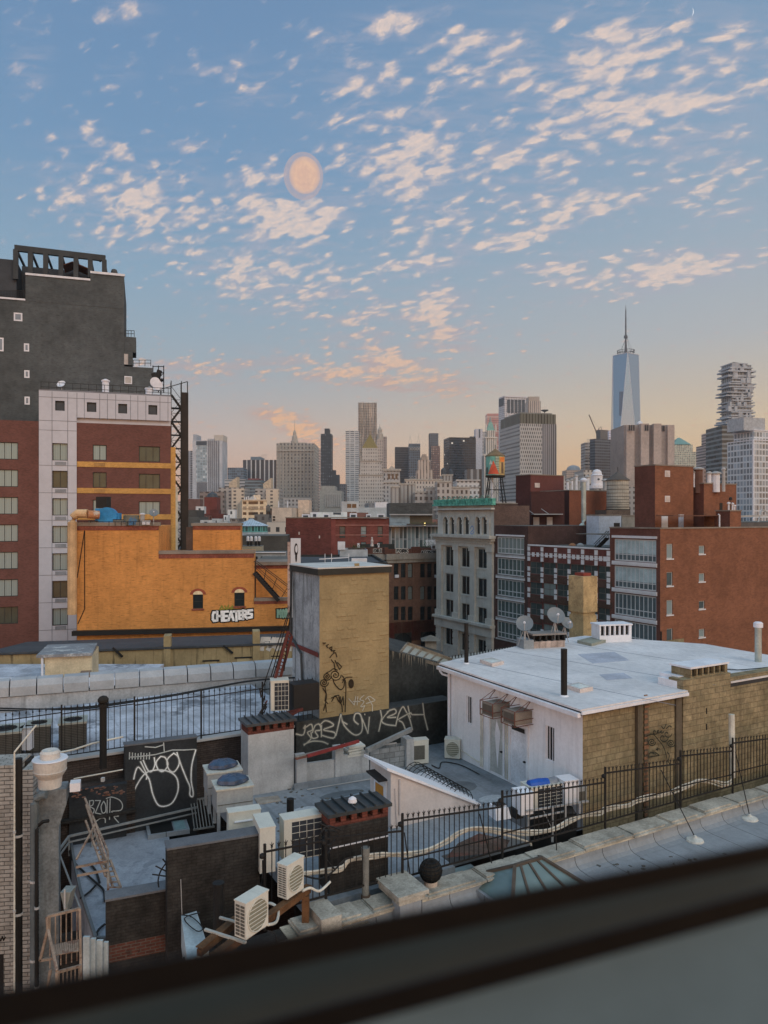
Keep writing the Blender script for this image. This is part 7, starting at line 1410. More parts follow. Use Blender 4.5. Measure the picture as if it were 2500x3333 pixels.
for (xa,xb,ya,yb,lb) in ((1598,1640,2319,2515,'left'),(1664,1716,2352,2552,'right')):
 a0,a1 = g.s(xa),g.s(xb); z1 = g.z(ya,a0); q = g.mb(); q.box(a0 - .09,a0,-.06,-.002,.1,z1 + .08).box(a1,a1 + .09,-.06,-.002,.1,z1 + .08).box(a0,a1,-.06,-.002,z1,z1 + .08); wh.part('door_frame',q,M_WHITE)
 d_ = wh.part('door',g.mb().box(a0,a1,-.025,-.002,.12,z1),mat('door_' + lb,'a9abb1' if lb == 'right' else '8f908e',.6,vs=1,stain=.2 if lb == 'left' else 0)); link('door_knob',(g.mb().box(a1 - .12,a1 - .04,-.09,-.03,.95,1.0)).mesh('door_knob',M_DARK),d_)
 if lb == 'left': mx = (a0 + a1) / 2; link('diamond_panel',g.mb().raw([(mx,-.035,z1 - .15),(mx + .22,-.035,z1 - .6),(mx + .05,-.035,.3),(mx - .1,-.035,z1 - .7)],[(3,2,1,0)]).mesh('diamond_panel',M_WHITE),d_)
 else: link('transom',g.mb().box(a0 + .08,a1 - .1,-.04,-.028,z1 - .2,z1 - .05).mesh('transom',M_DARK),d_)
q = g.mb(); 
for (px,yt,yb) in ((1569,2305,2500),(1574,2308,2500),(1650,2340,2530),(1656,2345,2535)): q.tube([g.pt(px,yt,.06),(g.s(px),-.06,.1)],.025,6)
q.tube([g.pt(1480,2430,.06),g.pt(1520,2450,.06),g.pt(1560,2478,.06),g.pt(1575,2480,.06)],.02,6); wh.part('wall_conduit',q,M_CON)
M_LIN = mat('wood_louvre','8d8270',.8)
for k,(xa,xb,ya,yb,lb) in enumerate(((1566,1590,2262,2318,'left window air conditioner in a wire cage high on the white wall'),(1636,1662,2292,2350,'right window air conditioner in a wire cage high on the white wall'))):
 t = T('window_air_conditioner',lb,'air conditioner',wh.M @ Matrix.Translation(g.lo) @ Matrix.Rotation(g.rz,4,'Z') @ Vector((g.s(xa + 58),0,2.36)),R(29.3 - 90),'caged air conditioners on the white wall')
 w_,d_,h2 = .62,.75,.46; t.part('case',MB().box(0,w_,-d_,-.01,.03,h2),mat('ac_brown','6e6860',.7,vs=2,var=.2)); t.part('grille',MB().box(.04,w_ - .04,-d_ - .012,-d_ - .002,.08,h2 - .05),mat('ac_grille','4a443e',.7)); q = MB()
 for zz0 in (0,.2,h2 + .05): q.beam((-.05,-d_ - .05,zz0),(w_ + .05,-d_ - .05,zz0),.02).beam((-.05,-d_ - .05,zz0),(-.05,0,zz0),.02).beam((w_ + .05,-d_ - .05,zz0),(w_ + .05,0,zz0),.02)
 for x_ in (-.05,w_ + .05): q.beam((x_,-d_ - .05,0),(x_,-d_ - .05,h2 + .05),.025).beam((x_,-.4,h2 + .05),(x_,0,h2 + .45),.02).beam((x_,-d_,h2 + .05),(x_,0,h2 + .42),.015)
 t.part('cage',q,mat('cage_rust','5a3a30',.8))
# things on the white roof
def onroof(px,py,z=zr): return PZ(px,py,z)
for k,(px,yb,yt,w_,lb) in enumerate(((1518,2160,2028,.085,'thin black stack pipe near the far corner of the pale roof'),(1836,2266,2112,.105,'thick black stack pipe near the middle of the pale roof'))):
 c = onroof(px,yb); t = T('stack_pipe',lb,'vent pipe',tuple(c)); h2 = (yb - yt) / F * c.y; t.part('pipe',MB().lathe([(w_,0),(w_,h2),(w_ * .7,h2)],14),M_IRON); t.part('flashing',MB().lathe([(w_ * 1.5,.0),(w_ * 1.1,.05)],14),M_WHITE)
c = onroof(945,2690,TZ); t = T('stack_pipe','short black stack pipe standing on the blue grey terrace','vent pipe',tuple(c)); t.part('pipe',MB().lathe([(.11,0),(.11,.84),(.08,.84)],14),M_IRON); t.part('flashing',MB().lathe([(.15,0),(.12,.04)],14),M_TER)
for (c4,lb,m) in ((((1562,2157),(1600,2150),(1640,2162),(1602,2171)),'low framed skylight near the far corner of the pale roof',mat('skl_glass','a3a8a4',.2)),(((1844,2242),(1882,2232),(1930,2248),(1888,2256)),'clear domed skylight beside the thick black stack pipe',mat('skl_glass','a3a8a4')),(((1879,2093),(1924,2082),(1972,2091),(1926,2104)),'flat weathered skylight near the back edge of the pale roof',mat('skl_old','75756a',.7))):
 ps_ = [onroof(*p_) for p_ in c4]; t = T('roof_skylight',lb,'skylight',tuple(ps_[0])); cc = sum(ps_,Vector()) / 4; q = t.wmb(); out = [cc + (p_ - cc) * 1.0 for p_ in ps_]; q.raw([*out,*[p_ + Vector((0,0,.13)) for p_ in out]],[(0,1,5,4),(1,2,6,5),(2,3,7,6),(3,0,4,7),(4,5,6,7)]); t.part('frame',q,M_LOUV if 'weath' not in lb else mat('skl_old','75756a')); q = t.wmb(); inn = [cc + (p_ - cc) * .78 + Vector((0,0,.135)) for p_ in ps_]; ap = cc + Vector((0,0,.2 if 'dome' in lb else .15)); q.raw([*inn,ap],[(0,1,4),(1,2,4),(2,3,4),(3,0,4)]); t.part('glass',q,m)
def slotbox(name,label,pl,pr_,py_l,py_r,Yl,m,hh,dpt,n,deg=29.3):
 A,B = P(pl,py_l,Yl),None; t = T(name,label,'chimney',tuple(A),R(deg)); fc = Face(t,(0,0,0),0); L = fc.s(pr_); t.part('base',MB().box(0,L,0,dpt,-.9,hh * .35),m); q = MB(); w_ = L / (n * 2 + 1)
 for i in range(n + 1): q.box(i * 2 * w_,i * 2 * w_ + w_ * (.5 if i < n else 1),0,dpt,hh * .35 + .003,hh)
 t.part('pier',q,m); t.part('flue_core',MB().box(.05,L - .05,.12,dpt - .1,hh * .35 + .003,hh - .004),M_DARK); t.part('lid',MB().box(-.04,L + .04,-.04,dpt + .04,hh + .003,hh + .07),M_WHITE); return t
slotbox('slotted_chimney','white slotted chimney at the back corner of the pale roof',1952,2056,2087,2075,34.5,M_WH,.7,.8,6,12); slotbox('slotted_chimney','white capped slotted chimney on top of the tan block wall',2248,2368,2218,2206,25.4,M_CMU,.42,.8,6)
t = T('chimney_cheek','stepped white flashing block beside the slotted tan chimney','flashing',tuple(P(2180,2240,25.6)),R(29.3)); t.part('block',MB().box(0,.62,-.3,.5,0,.3),M_WH); t.part('cap',MB().box(.2,.68,-.2,.6,.303,.42),M_WHITE)
t = T('slotted_chimney','low wooden sided slotted chimney under the three grey dishes','chimney',tuple(P(1736,2100,33)),R(14)); t.part('planks',MB().box(0,1.55,0,.7,-.25,.15),mat('plank_pink','8f7f76',.9,vs=2,var=.3,pat='plank',bw=.3)); q = MB()
for i in range(6): q.box(i * .3,i * .3 + .08,0,.7,.153,.42)
t.part('pier',q,M_DARK); t.part('lid',MB().box(-.05,1.6,-.05,.75,.423,.5),mat('lidw','6f6a66')); t.part('side_flashing',MB().box(-.5,-.02,-.1,.7,-.2,.25),mat('flashg','75787a',.6))
for (px,py,r_,aim,lb,Y) in ((1708,2030,.38,-25,'left grey satellite dish on the wooden slotted chimney',33),(1806,2004,.40,28,'largest grey satellite dish, highest of the three on the slotted chimney',33.5),(1838,2028,.30,52,'smallest grey satellite dish, rightmost of the three',33.8)):
 c = P(px,py,Y); t = dish('satellite_dish',lb,(c.x,c.y,zr + .2),r_,{-25: -12,28: 5,52: 25}[aim],M_DISH,c.z - zr - .2,'grey satellite dishes on the pale roof')
 q = MB().tube([(0,0,(c.z - zr) * .7),(.3,.1,-.1)],.018,5).tube([(0,0,(c.z - zr) * .7),(-.3,.1,-.1)],.018,5); t.part('strut',q,M_CONC)
tc_ = T('tan_chimney','tall chipped tan chimney block with a red clay top behind the pale roof','chimney',tuple(P(1899,2100,39)),R(29.3)); fcn = Face(tc_,(0,0,0),0); L = fcn.s(1942); kv = 1.05; h2 = (2098 - 1875) / F * 39; M_TC = mat('tan_rough','93805f',.95,vs=1.0,var=.22,patch=.35,patchc='5e4a38',ps=1.6,bump=1)
tc_.part('shaft',MB().box(0,L,0,kv,-1,h2 * .42).box(.05,L - .05,.05,kv - .05,h2 * .42 + .001,h2 * .47).box(-.03,L + .03,-.03,kv + .03,h2 * .47 + .001,h2),M_TC); tc_.part('clay_top',MB().box(.2,L - .2,.2,kv - .2,h2 + .003,h2 + .16),mat('clay','6c342c',.9))
t = T('flue_pipe','tall capped galvanised flue pipe at the right edge of the pale roof','flue',tuple(P(2468,2172,30))); h2 = (2172 - 2032) / F * 30; t.part('pipe',MB().lathe([(.13,0),(.13,h2)],16),M_GALV); t.part('cap',MB().lathe([(.18,h2 - .12),(.18,h2 + .05),(.12,h2 + .1),(.02,h2 + .11)],16),M_WHITE)
t = T('roof_cable','thin black cable sagging across the right end of the pale roof','cable',tuple(onroof(2400,2190))); t.part('cable',t.wmb().tube([onroof(*p_) + Vector((0,0,.05)) for p_ in smooth([(2290,2172),(2380,2184),(2440,2182),(2500,2176)],4)],.02,5),M_DARK)
# eye-shaped tags on the tan block wall
f2 = Face(wh,(0,-.13,0),0); za = lambda l: [(1900 + a * .3617,2350 + b__ * .3617) for a,b__ in l]
S = [za(sp_(612,180,36)),za(sp_(785,190,38)),za(sp_(715,140,46,1.1)),za(sp_(752,105,42,1.0)),za(sp_(640,88,28,1.1)),za(sp_(672,82,22,1.0)),za(sp_(700,85,18,1.0)),za(smooth([(560,130),(620,110),(670,160),(720,230),(750,330)],4)),za(smooth([(700,40),(720,60),(740,20)],4)),za(smooth([(740,60),(770,35),(790,45)],4)),za([(585,315),(590,280),(640,270),(680,300),(585,315)]),za([(600,275),(650,290)]),za([(660,230),(665,255),(650,245),(680,240)]),za(smooth([(750,270),(770,300),(760,350),(775,380)],4))]
wh.part('graffiti_tag',ribbon(f2,S,.035,.003),mat('ink_green','2a2c24',.7,k=1))
q = f.mb(); 
for (px,py,hh) in ((2290,2382,.2),(2290,2330,.2)): q.box(f.s(px),f.s(px) + .04,-.12,-.1 ,f.z(py,5),f.z(py,5) + hh)
wh.part('wall_slot',q,M_DARK)
# -- stair bulkhead with sloping white roof
wg = T('stair_bulkhead','pink white wedge shaped stair bulkhead with a sloping white roof edge','bulkhead',tuple(PZ(1272,2698,TZ)),R(29.3)); M_PNK = mat('pink_white','a89f9b',.8,vs=.8,var=.08,stain=.15,grime='7c7470')
fc = Face(wg,(0,0,0),0); L = fc.s(1560); zt = fc.z(2504,0); Lv = 1.3
wg.part('wall',MB().raw([(0,0,0),(L,0,0),(L,0,.12),(0,0,zt),(0,Lv,0),(L,Lv,0),(L,Lv,.12),(0,Lv,zt)],[(0,1,2,3),(5,4,7,6),(4,0,3,7),(1,5,6,2)]),M_PNK)
wg.part('sloped_roof',MB().raw([(-.18,-.1,zt + .1),(L,-.1,.16),(L,Lv + .1,.16),(-.18,Lv + .1,zt + .1),(-.18,-.1,zt + .02),(L,-.1,.08),(L,Lv + .1,.08),(-.18,Lv + .1,zt + .02)],[(0,1,2,3),(7,6,5,4),(0,4,5,1),(2,6,7,3),(3,7,4,0),(1,5,6,2)]),M_WH)
gw = Face(wg,(0,Lv,0),R(-90)); 
wg.part('door',gw.mb().box(.3,1.05,-.03,-.002,.0,1.35),M_WH); wg.part('orange_panel',gw.mb().box(.42,.92,-.05,-.033,.85,1.15),mat('orange_panel','9c6b2c',.7)); wg.part('door_frame',gw.mb().box(.38,.96,-.045,-.031,.8,1.2),M_WHITE); wg.part('awning',gw.mb().beam((.28,-.15,1.48),(1.1,-.15,1.4),.3,.04),M_DARK)
wg.part('wall_pipe',fc.mb().tube([fc.pt(1300,2535,.04),fc.pt(1300,2650,.04)],.035,6).tube([fc.pt(1284,2565,.04),fc.pt(1290,2680,.05)],.015,5),M_PNK)
t = T('barrel_cage','half round black wire cage over a roof opening behind the wedge bulkhead','cage',tuple(PZ(1540,2610,TZ)),R(29.3)); q = MB(); r_ = .5
for i in range(13): yy = i * .24; q.tube([(-r_ + r_ * math.cos(math.pi * k / 8),yy,.85 * r_ * 1.3 * math.sin(math.pi * k / 8)) for k in range(9)],.014,4)
for k in range(1,8): q.tube([(-r_ + r_ * math.cos(math.pi * k / 8),0,1.1 * r_ * math.sin(math.pi * k / 8)),(-r_ + r_ * math.cos(math.pi * k / 8),2.9,1.1 * r_ * math.sin(math.pi * k / 8))],.011,4)
t.part('hoop_lattice',q,M_IRON); t.part('rim',MB().box(-1.08,.06,-.06,3.0,0,.08),M_WHITE)
# -- condenser units
M_ACW = mat('ac_cream','a9a69c',.55,vs=1.5,var=.06,stain=.12); M_ACG = mat('ac_dark_grille','4e4c46',.6)
def condenser(label,loc,rz,w,d,h,fan='round',side='slots',group='white condenser units',name='air_conditioner',body=None,blue=None,legs=0.0):
 t = T(name,label,'air conditioner',tuple(loc),rz,group); z0 = legs + .04; B_ = body or M_ACW
 t.part('case',MB().box(0,w,0,d,z0,z0 + h),B_); t.part('lid',MB().box(-.012,w + .012,-.012,d + .012,z0 + h + .002,z0 + h + .03),B_)
 q = MB(); 
 if fan == 'round':
  cx_,cz,r_ = w * .52,z0 + h * .5,min(w * .42,h * .42); n_ = 20
  q.raw([(cx_ + r_ * math.cos(2 * math.pi * k / n_),-.006,cz + r_ * 1.12 * math.sin(2 * math.pi * k / n_)) for k in range(n_)],[tuple(range(n_))]); t.part('fan_opening',q,mat('ac_fan','6c6a5c',.7)); q = MB()
  for k in range(7): a_ = -.8 + 1.6 * k / 6; x_ = r_ * math.sqrt(max(0,1 - (a_ * .95) ** 2)); q.box(cx_ - x_,cx_ + x_,-.02,-.008,cz + a_ * r_ * 1.1 - .006,cz + a_ * r_ * 1.1 + .006)
  q.tube([(cx_ + r_ * 1.03 * math.cos(2 * math.pi * k / n_),-.012,cz + r_ * 1.15 * math.sin(2 * math.pi * k / n_)) for k in range(n_ + 1)],.012,5); t.part('fan_guard',q,B_)
 elif fan == 'square':
  t.part('fan_opening',MB().box(w * .25,w * .8,-.012,-.002,z0 + h * .18,z0 + h * .8),M_ACG); q.box(w * .22,w * .83,-.02,-.013,z0 + h * .8,z0 + h * .84).box(w * .22,w * .83,-.02,-.013,z0 + h * .14,z0 + h * .18); t.part('fan_guard',q,B_)
 elif fan == 'grid':
  t.part('fan_opening',MB().box(w * .2,w * .97,-.012,-.002,z0 + h * .03,z0 + h * .94),mat('ac_black','262a30',.5))
  for i in range(1,4): q.box(w * (.2 + .19 * i),w * (.2 + .19 * i) + .01,-.02,-.0125,z0 + h * .03,z0 + h * .94)
  for i in range(1,6): q.box(w * .2,w * .97,-.0215,-.0128,z0 + h * i / 6,z0 + h * i / 6 + .01)
  t.part('fan_guard',q,B_)
 q = MB()
 if side == 'slots':
  n_ = int(h / .05)
  for c_ in (0,1):
   y0 = d * (.12 + .42 * c_)
   for i in range(n_ - 1): q.box(-.008,-.001,y0,y0 + d * .34,z0 + .05 + i * .05,z0 + .075 + i * .05)
 elif side == 'cells':
  n_ = 9
  for c_ in (0,1):
   y0 = d * (.1 + .44 * c_)
   for i in range(n_): q.box(-.008,-.001,y0,y0 + d * .36,z0 + h * (.06 + i * .1),z0 + h * (.13 + i * .1))
 t.part('side_grille',q,M_ACG) if q.v else None
 for (x_,y_) in ((.06,.03),(w - .1,.03),(.06,d - .07),(w - .1,d - .07)): t.part('foot',MB().box(x_,x_ + .05,y_,y_ + .04,0,z0 - .002),mat('foot_grey','6b6b68'))
 return t
ZB = 19.55
bm = T('rusty_beams','two rusty brown steel beams on which the front condenser units stand','beam',tuple(PZ(800,3060,ZB))); M_RUST = mat('rust_beam','4c3522',.85,vs=2.5,var=.35)
for (a_,c_) in (((690,3110),(1006,2880)),((648,3085),(770,2985))): A,B = PZ(*a_,ZB - .02),PZ(*c_,ZB - .02); bm.part('beam',bm.wmb().beam(A - Vector((0,0,.1)),B - Vector((0,0,.1)),.11,.13),M_RUST); bm.part('flange',bm.wmb().beam(A,B,.17,.02),M_RUST)
bm.part('cross_bar',bm.wmb().beam(PZ(667,3025,ZB),PZ(800,3068,ZB),.06,.04).beam(PZ(715,2986,ZB),PZ(800,3010,ZB),.05,.04),mat('perf_steel','8a8780',.6)); bm.part('post',bm.wmb().beam(PZ(700,3100,ZB) - Vector((0,0,.2)),PZ(700,3100,ZB) - Vector((0,0,6)),.16).beam(PZ(995,2885,ZB) - Vector((0,0,.2)),PZ(995,2885,ZB) - Vector((0,0,1.5)),.16),M_RUST)
condenser('nearest cream condenser with square side cells, standing on the rusty beam',PZ(800,3067,ZB),R(57),.66,.30,.70,'round','cells','cream condensers on the rusty beam'); condenser('second cream condenser further up the rusty beam, with fine side louvres',PZ(934,2935,ZB),R(57),.58,.27,.72,'round','slots','cream condensers on the rusty beam')
Zt = lambda l: [(800 + a * .3014,2500 + b__ * .3014) for a,b__ in l]
A = P(925,2712,18.4); condenser('tall white condenser with a black gridded front behind the fence',(A.x,A.y,P(925,2812,18.4).z),R(24),1.0,.42,1.02,'grid','')
A = P(846,2710,17.9); condenser('narrow white condenser seen end on, left of the black gridded one',(A.x,A.y,P(846,2850,17.9).z),R(20),.38,.9,1.08,'none','')
A = P(744,2660,19.2); condenser('white condenser with one pale bar, poking above the black wall',(A.x,A.y,P(744,2780,19.2).z),R(20),.84,.34,1.0,'none','').part('bar',MB().box(.15,.62,-.05,-.003,.8,.83),M_WHITE)
condenser('boxy white condenser with a square dark grille beside the terrace parapet',PZ(1331,2492,TZ),R(14),.78,.38,.86,'square','cells'); condenser('old cream condenser turned towards the white house wall',PZ(1447,2470,TZ + .0),R(-12),.6,.4,.7,'round','')
condenser('big white condenser on a red steel frame in front of the weathered tower side',(P(882,2318,26.5).x,26.5,P(882,2318,26.5).z),R(12),.64,.55,1.05,'grid','',body=M_ACW)
q = T('condenser_frame','red steel frame carrying the big white condenser','steel frame',tuple(P(900,2330,26.3))); w_ = q.wmb(); w_.beam(P(845,2343,26.2),P(985,2308,27),.1).beam(P(835,2352,25.6),P(900,2322,27.2),.1).beam(P(930,2335,26),P(985,2305,27.4),.1).beam(P(840,2330,26.4),P(870,2280,26.4),.05); q.part('frame',w_,mat('red_steel','4a2622',.7))
solo('black_box','dark metal cabinet behind the big white condenser','cabinet',MB().box(0,1.0,0,.7,0,1.0),M_DARK,loc=(P(958,2300,27).x,26.9,P(958,2318,27).z),rz=R(29))
# blue tarped condenser boxes
M_BLUET = mat('blue_tarp','26374d',.35,vs=3,var=.35,spec=.6); M_HV = mat('hvac_grey','7d7f7f',.55,vs=1,var=.12,stain=.2)
def tarped(label,loc,rz):
 t = T('rooftop_condenser',label,'air conditioner',tuple(loc),rz,'grey condensers with blue tarped fans'); w,d,h,l = 1.0,.8,.6,.55
 t.part('case',MB().box(0,w,0,d,l,l + h),M_HV); t.part('lid',MB().box(-.03,w + .03,-.03,d + .03,l + h + .002,l + h + .05),mat('hv_top','9a978e',.6)); t.part('seam',MB().box(.02,w - .02,-.012,-.002,l + .2,l + .22),M_ACG)
 for (x_,y_) in ((.02,.02),(w - .1,.02),(.02,d - .1),(w - .1,d - .1)): t.part('leg',MB().box(x_,x_ + .08,y_,y_ + .08,0,l - .002),M_HV)
 q = MB(); n_ = 20; vs = []; rnd = random.Random(4)
 for (rr,zz0) in ((.33,0),(.38,.05),(.36,.14),(.25,.2),(.1,.23)):
  for k in range(n_): a_ = 2 * math.pi * k / n_; j = 1 + .07 * math.sin(a_ * 5 + rr * 9) + rnd.uniform(-.02,.02); vs.append((w / 2 + rr * 1.15 * j * math.cos(a_),d / 2 + rr * .85 * j * math.sin(a_),l + h + .05 + zz0 + rnd.uniform(-.01,.01)))
 fs = [(i * n_ + k,i * n_ + (k + 1) % n_,(i + 1) * n_ + (k + 1) % n_,(i + 1) * n_ + k) for i in range(4) for k in range(n_)] + [tuple(range(80,100))]; q.raw(vs,fs); t.part('blue_tarp',q,M_BLUET); return t
A = P(706,2600,20.3); tarped('nearer grey condenser box with a blue tarp over its fan',(A.x,A.y,P(706,2648,20.3).z - .55),R(22)); A = P(676,2545,21.6); tarped('further grey condenser box with a blue tarp over its fan',(A.x,A.y,P(676,2590,21.6).z - .55),R(22))
# units between the fence and the white house
A = P(1730,2640,22.3); t = condenser('white unit with a dark mesh front at the foot of the white wall',(A.x,A.y,A.z),R(22),1.15,.6,.62,'grid',''); 
t = T('blue_tank','small bright blue tank lying on top of the white unit','tank',tuple(P(1752,2570,22.7)),R(20)); q = MB().lathe([(.05,-.36),(.15,-.33),(.17,0),(.15,.33),(.05,.36)],14); q.v = [Matrix.Rotation(R(90),4,'Y') @ v + Vector((0,0,.17)) for v in q.v]; t.part('tank',q,mat('bright_blue','1c4690',.4)); q = MB().lathe([(.14,-.16),(.16,.1),(.1,.16)],14); q.v = [Matrix.Rotation(R(90),4,'Y') @ v + Vector((.5,0,.17)) for v in q.v]; t.part('motor',q,mat('motor_grey','6a7078',.5))
A = P(1695,2660,21.6); t = condenser('small white box unit with a dark band, left of the mesh fronted unit',(A.x,A.y,A.z),R(20),.42,.5,.62,'none','',body=M_WH); A = P(1838,2625,22.6); t = condenser('pale blue white unit near the corner of the house',(A.x,A.y,A.z),R(20),.5,.5,.7,'none','',body=M_WH); A = P(1878,2620,22.8); condenser('low grey box unit right at the corner of the house',(A.x,A.y,A.z),R(20),.35,.4,.45,'square','',body=M_HV)
t = T('unit_rack','thin steel rack and dark clutter under the units behind the fence','rack',tuple(P(1760,2700,21.8))); q = t.wmb(); q.beam(P(1715,2640,21.6),P(1915,2608,22.6),.05).beam(P(1720,2665,21.5),P(1840,2640,22),.04)
for px,py,yb in ((1720,2645,2700),(1798,2625,2740),(1840,2618,2680),(1888,2612,2660)): q.beam(P(px,py,21.9),P(px,yb,21.9),.06)
q.beam(P(1770,2640,21.9),P(1798,2700,21.9),.02); t.part('frame',q,M_CONC); q = t.wmb(); A = P(1790,2700,22.2); q.box(A.x - .5,A.x + .8,22.2,22.8,18.0,P(1790,2648,22.2).z); t.part('dark_crate',q,M_DARK)
t = T('roof_hood','small white vent hood with a dark opening on the terrace edge','vent hood',tuple(P(1640,2668,21.6)),R(20)); t.part('hood',MB().raw([(-.25,0,0),(.25,0,0),(.25,.5,0),(-.25,.5,0),(-.22,.1,.3),(.2,.1,.3),(.2,.45,.35),(-.22,.45,.35)],[(0,1,5,4),(1,2,6,5),(2,3,7,6),(3,0,4,7),(4,5,6,7)]),M_WHITE); t.part('opening',MB().box(-.16,.16,.15,.4,.36,.38),M_DARK); t.part('side_box',MB().box(.4,.66,.0,.3,-.05,.22),M_DARK)
t = T('rusty_roof_gable','rusty brick red roof slope below the white conduits','roof',tuple(fline(1560,2790,.5))); q = t.wmb(); q.raw([fline(1452,2792,.15),fline(1640,2772,.15),fline(1560,2712,1.0),fline(1660,2735,1.0),fline(1490,2745,1.0)],[(0,1,3,2,4)]); t.part('slope',q,mat('gable_rust','4e4038',.9,vs=1.2,var=.3,patch=.5,patchc='5a2c24',ps=2))
# -- left fence on the patchy roof building
fl = T('spiked_fence','black spiked fence on the brick edge of the patchy white roof','fence',(wb.o.location.x,wb.o.location.y,20.18),R(29.3)); ff = Face(fl,(0,0,0),0); a,c = ff.s(-60),ff.s(1038); n_ = int((c - a) / .19); px_g = 0
for k in range(5):
 A_,B_ = a + (c - a) * k / 5,a + (c - a) * (k + 1) / 5; fl.part('post',MB().beam((A_,0,0),(A_,0,1.75),.05),M_IRON); fl.part('rail',MB().beam((A_,0,1.45),(B_,0,1.5),.03).beam((A_,0,.1),(B_,0,.1),.03),M_IRON); q = MB()
 for i in range(int((B_ - A_) / .19)): x_ = A_ + .19 * (i + .5); q.beam((x_,0,.1),(x_,0,1.6),.02); q.raw([(x_ - .028,0,1.6),(x_,-.012,1.6),(x_ + .028,0,1.6),(x_,.012,1.6),(x_,0,1.74)],[(0,1,4),(1,2,4),(2,3,4),(3,0,4)])
 fl.part('bar_panel',q,M_IRON)
t = T('globe_pipe','thick black vent pipe with a round mesh head at the left fence','vent pipe',tuple(P(336,2500,23.2))); h2 = (2500 - 2290) / F * 23.2; t.part('pipe',MB().lathe([(.11,0),(.11,h2 - .1),(.15,h2 - .1),(.15,h2)],12),M_IRON); t.part('mesh_head',MB().lathe([(.1,h2 + .002),(.16,h2 + .06),(.17,h2 + .14),(.11,h2 + .22),(.02,h2 + .25)],12),mat('mesh_dark','23211e'))
M_CND = mat('condenser_dark','34312d',.7,vs=3,var=.2)
def round_cond(label,px,py,w):
 c = PZ(px,py,20.12); t = T('rooftop_condenser',label,'air conditioner',tuple(c),R(20),'dark condensers with round top fans behind the left fence'); h = .85
 t.part('case',MB().box(-w / 2,w / 2,0,w,.03,h),M_CND); t.part('lid',MB().box(-w / 2 - .03,w / 2 + .03,-.03,w + .03,h + .002,h + .07),mat('cond_lid','77776f',.6)); t.part('fan_opening',MB().lathe([(w * .36,h + .073),(w * .34,h + .08)],20,(0,w / 2,0)),M_DARK); q = MB()
 for k in range(10): a_ = math.pi * k / 10; q.beam((-w * .36 * math.cos(a_),w / 2 - w * .36 * math.sin(a_),h + .09),(w * .36 * math.cos(a_),w / 2 + w * .36 * math.sin(a_),h + .09),.01)
 t.part('fan_guard',q,M_DARK); q = MB()
 for i in range(14): q.box(-w / 2 - .01,w / 2 + .01,-.01,-.001,.08 + i * .055,.095 + i * .055)
 t.part('side_grille',q,mat('cond_g','4c4a44'))
round_cond('cut off dark condenser at the far left behind the fence',8,2478,1.05); round_cond('narrow dark condenser in the middle behind the left fence',124,2450,.72); round_cond('wide dark condenser beside the black globe pipe',236,2440,.85)
t = T('white_wall_box','white louvred wall box between the dark condensers and the far left one','vent',tuple(PZ(78,2462,20.1))); t.part('case',MB().box(-.15,.2,0,.3,.2,.9),M_WHITE); t.part('lid',MB().box(-.18,.23,-.03,.33,.903,.94),M_CONC)
# red ladder frame against the tower
t = T('steel_ladder','dark red steel ladder leaning up against the weathered tower side','ladder',tuple(P(900,2225,26.8))); zl_ = lambda l,Y: [P(550 + a * .4521,1650 + b__ * .4521,Y) for a,b__ in l]
q = t.wmb(); A = zl_([(762,1245),(860,895)],27); B = zl_([(798,1245),(885,930)],27.2); q.beam(A[0],A[1],.1).beam(B[0],B[1],.1); t.part('rail',q,mat('red_steel','5a2620')); q = t.wmb()
for k in range(14): q.beam(A[0].lerp(A[1],k / 13),B[0].lerp(B[1],k / 13),.035)
t.part('rung',q,mat('red_steel','5a2620')); q = t.wmb()
for l in ([(690,1260),(860,760)],[(730,1240),(880,720)],[(745,1240),(870,830)],[(660,1340),(700,1240)],[(735,1075),(825,1075)],[(760,1150),(800,1160)],[(830,1180),(880,700)]): a_ = zl_(l,27.1); q.beam(a_[0],a_[1],.035)
t.part('stay_rod',q,M_IRON)
solo('tangled_wires','tangled black wires and a dark stay beside the condenser frame','wire',MB().tube([P(846,2240,26),P(850,2270,26),P(862,2265,26),P(855,2290,26),P(868,2300,26),P(846,2345,26)],.03,5).tube([P(835,2345,26),P(866,2290,26)],.05,5),M_DARK)
# -- dark graffiti block, left
M_GB = mat('charcoal_block','26282a',.8,vs=.8,var=.25); M_GBT = mat('charcoal_cap','505154',.7,vs=1.5)
def slab(name,label,pl,pr_,ptop_l,Y,deg,zbot,m,mt,thick=.35,cat='parapet wall'):
 A = P(pl,ptop_l,Y); t = T(name,label,cat,(A.x,A.y,zbot),R(deg)); fc = Face(t,(0,0,0),0); L = fc.s(pr_); h = A.z - zbot; t.part('wall',MB().box(0,L,0,thick,0,h),m); t.part('cap',MB().box(-.02,L + .02,-.02,thick + .02,h + .002,h + .05),mt); return t,fc,L,h
gb,fg,L,h = slab('graffiti_block','charcoal wall block with a huge looping white signature',406,641,2430,24.0,24,16.5,M_GB,M_GBT,.35)
Zg = lambda l: [(a * .4219,2350 + b__ * .4219) for a,b__ in l]
S = [Zg(smooth([(1015,610),(1030,450),(1060,350),(1100,380),(1150,440),(1180,560),(1230,645),(1320,630),(1370,540),(1370,450),(1330,395),(1250,370),(1150,380),(1090,430),(1030,540),(1020,610)],5)),Zg(smooth([(1085,305),(1130,400),(1130,440)],4)),Zg(smooth([(1105,295),(1140,370),(1170,380),(1195,330),(1190,275)],4)),Zg(smooth([(1240,265),(1205,310),(1220,365),(1260,380),(1295,330),(1275,275),(1240,265)],4)),Zg(smooth([(1340,240),(1290,290),(1300,360),(1340,385),(1380,330),(1375,270),(1340,240)],4)),Zg(smooth([(1365,235),(1400,340),(1440,440),(1465,500),(1465,560),(1485,575),(1490,540),(1475,450),(1480,330),(1510,215)],5))]
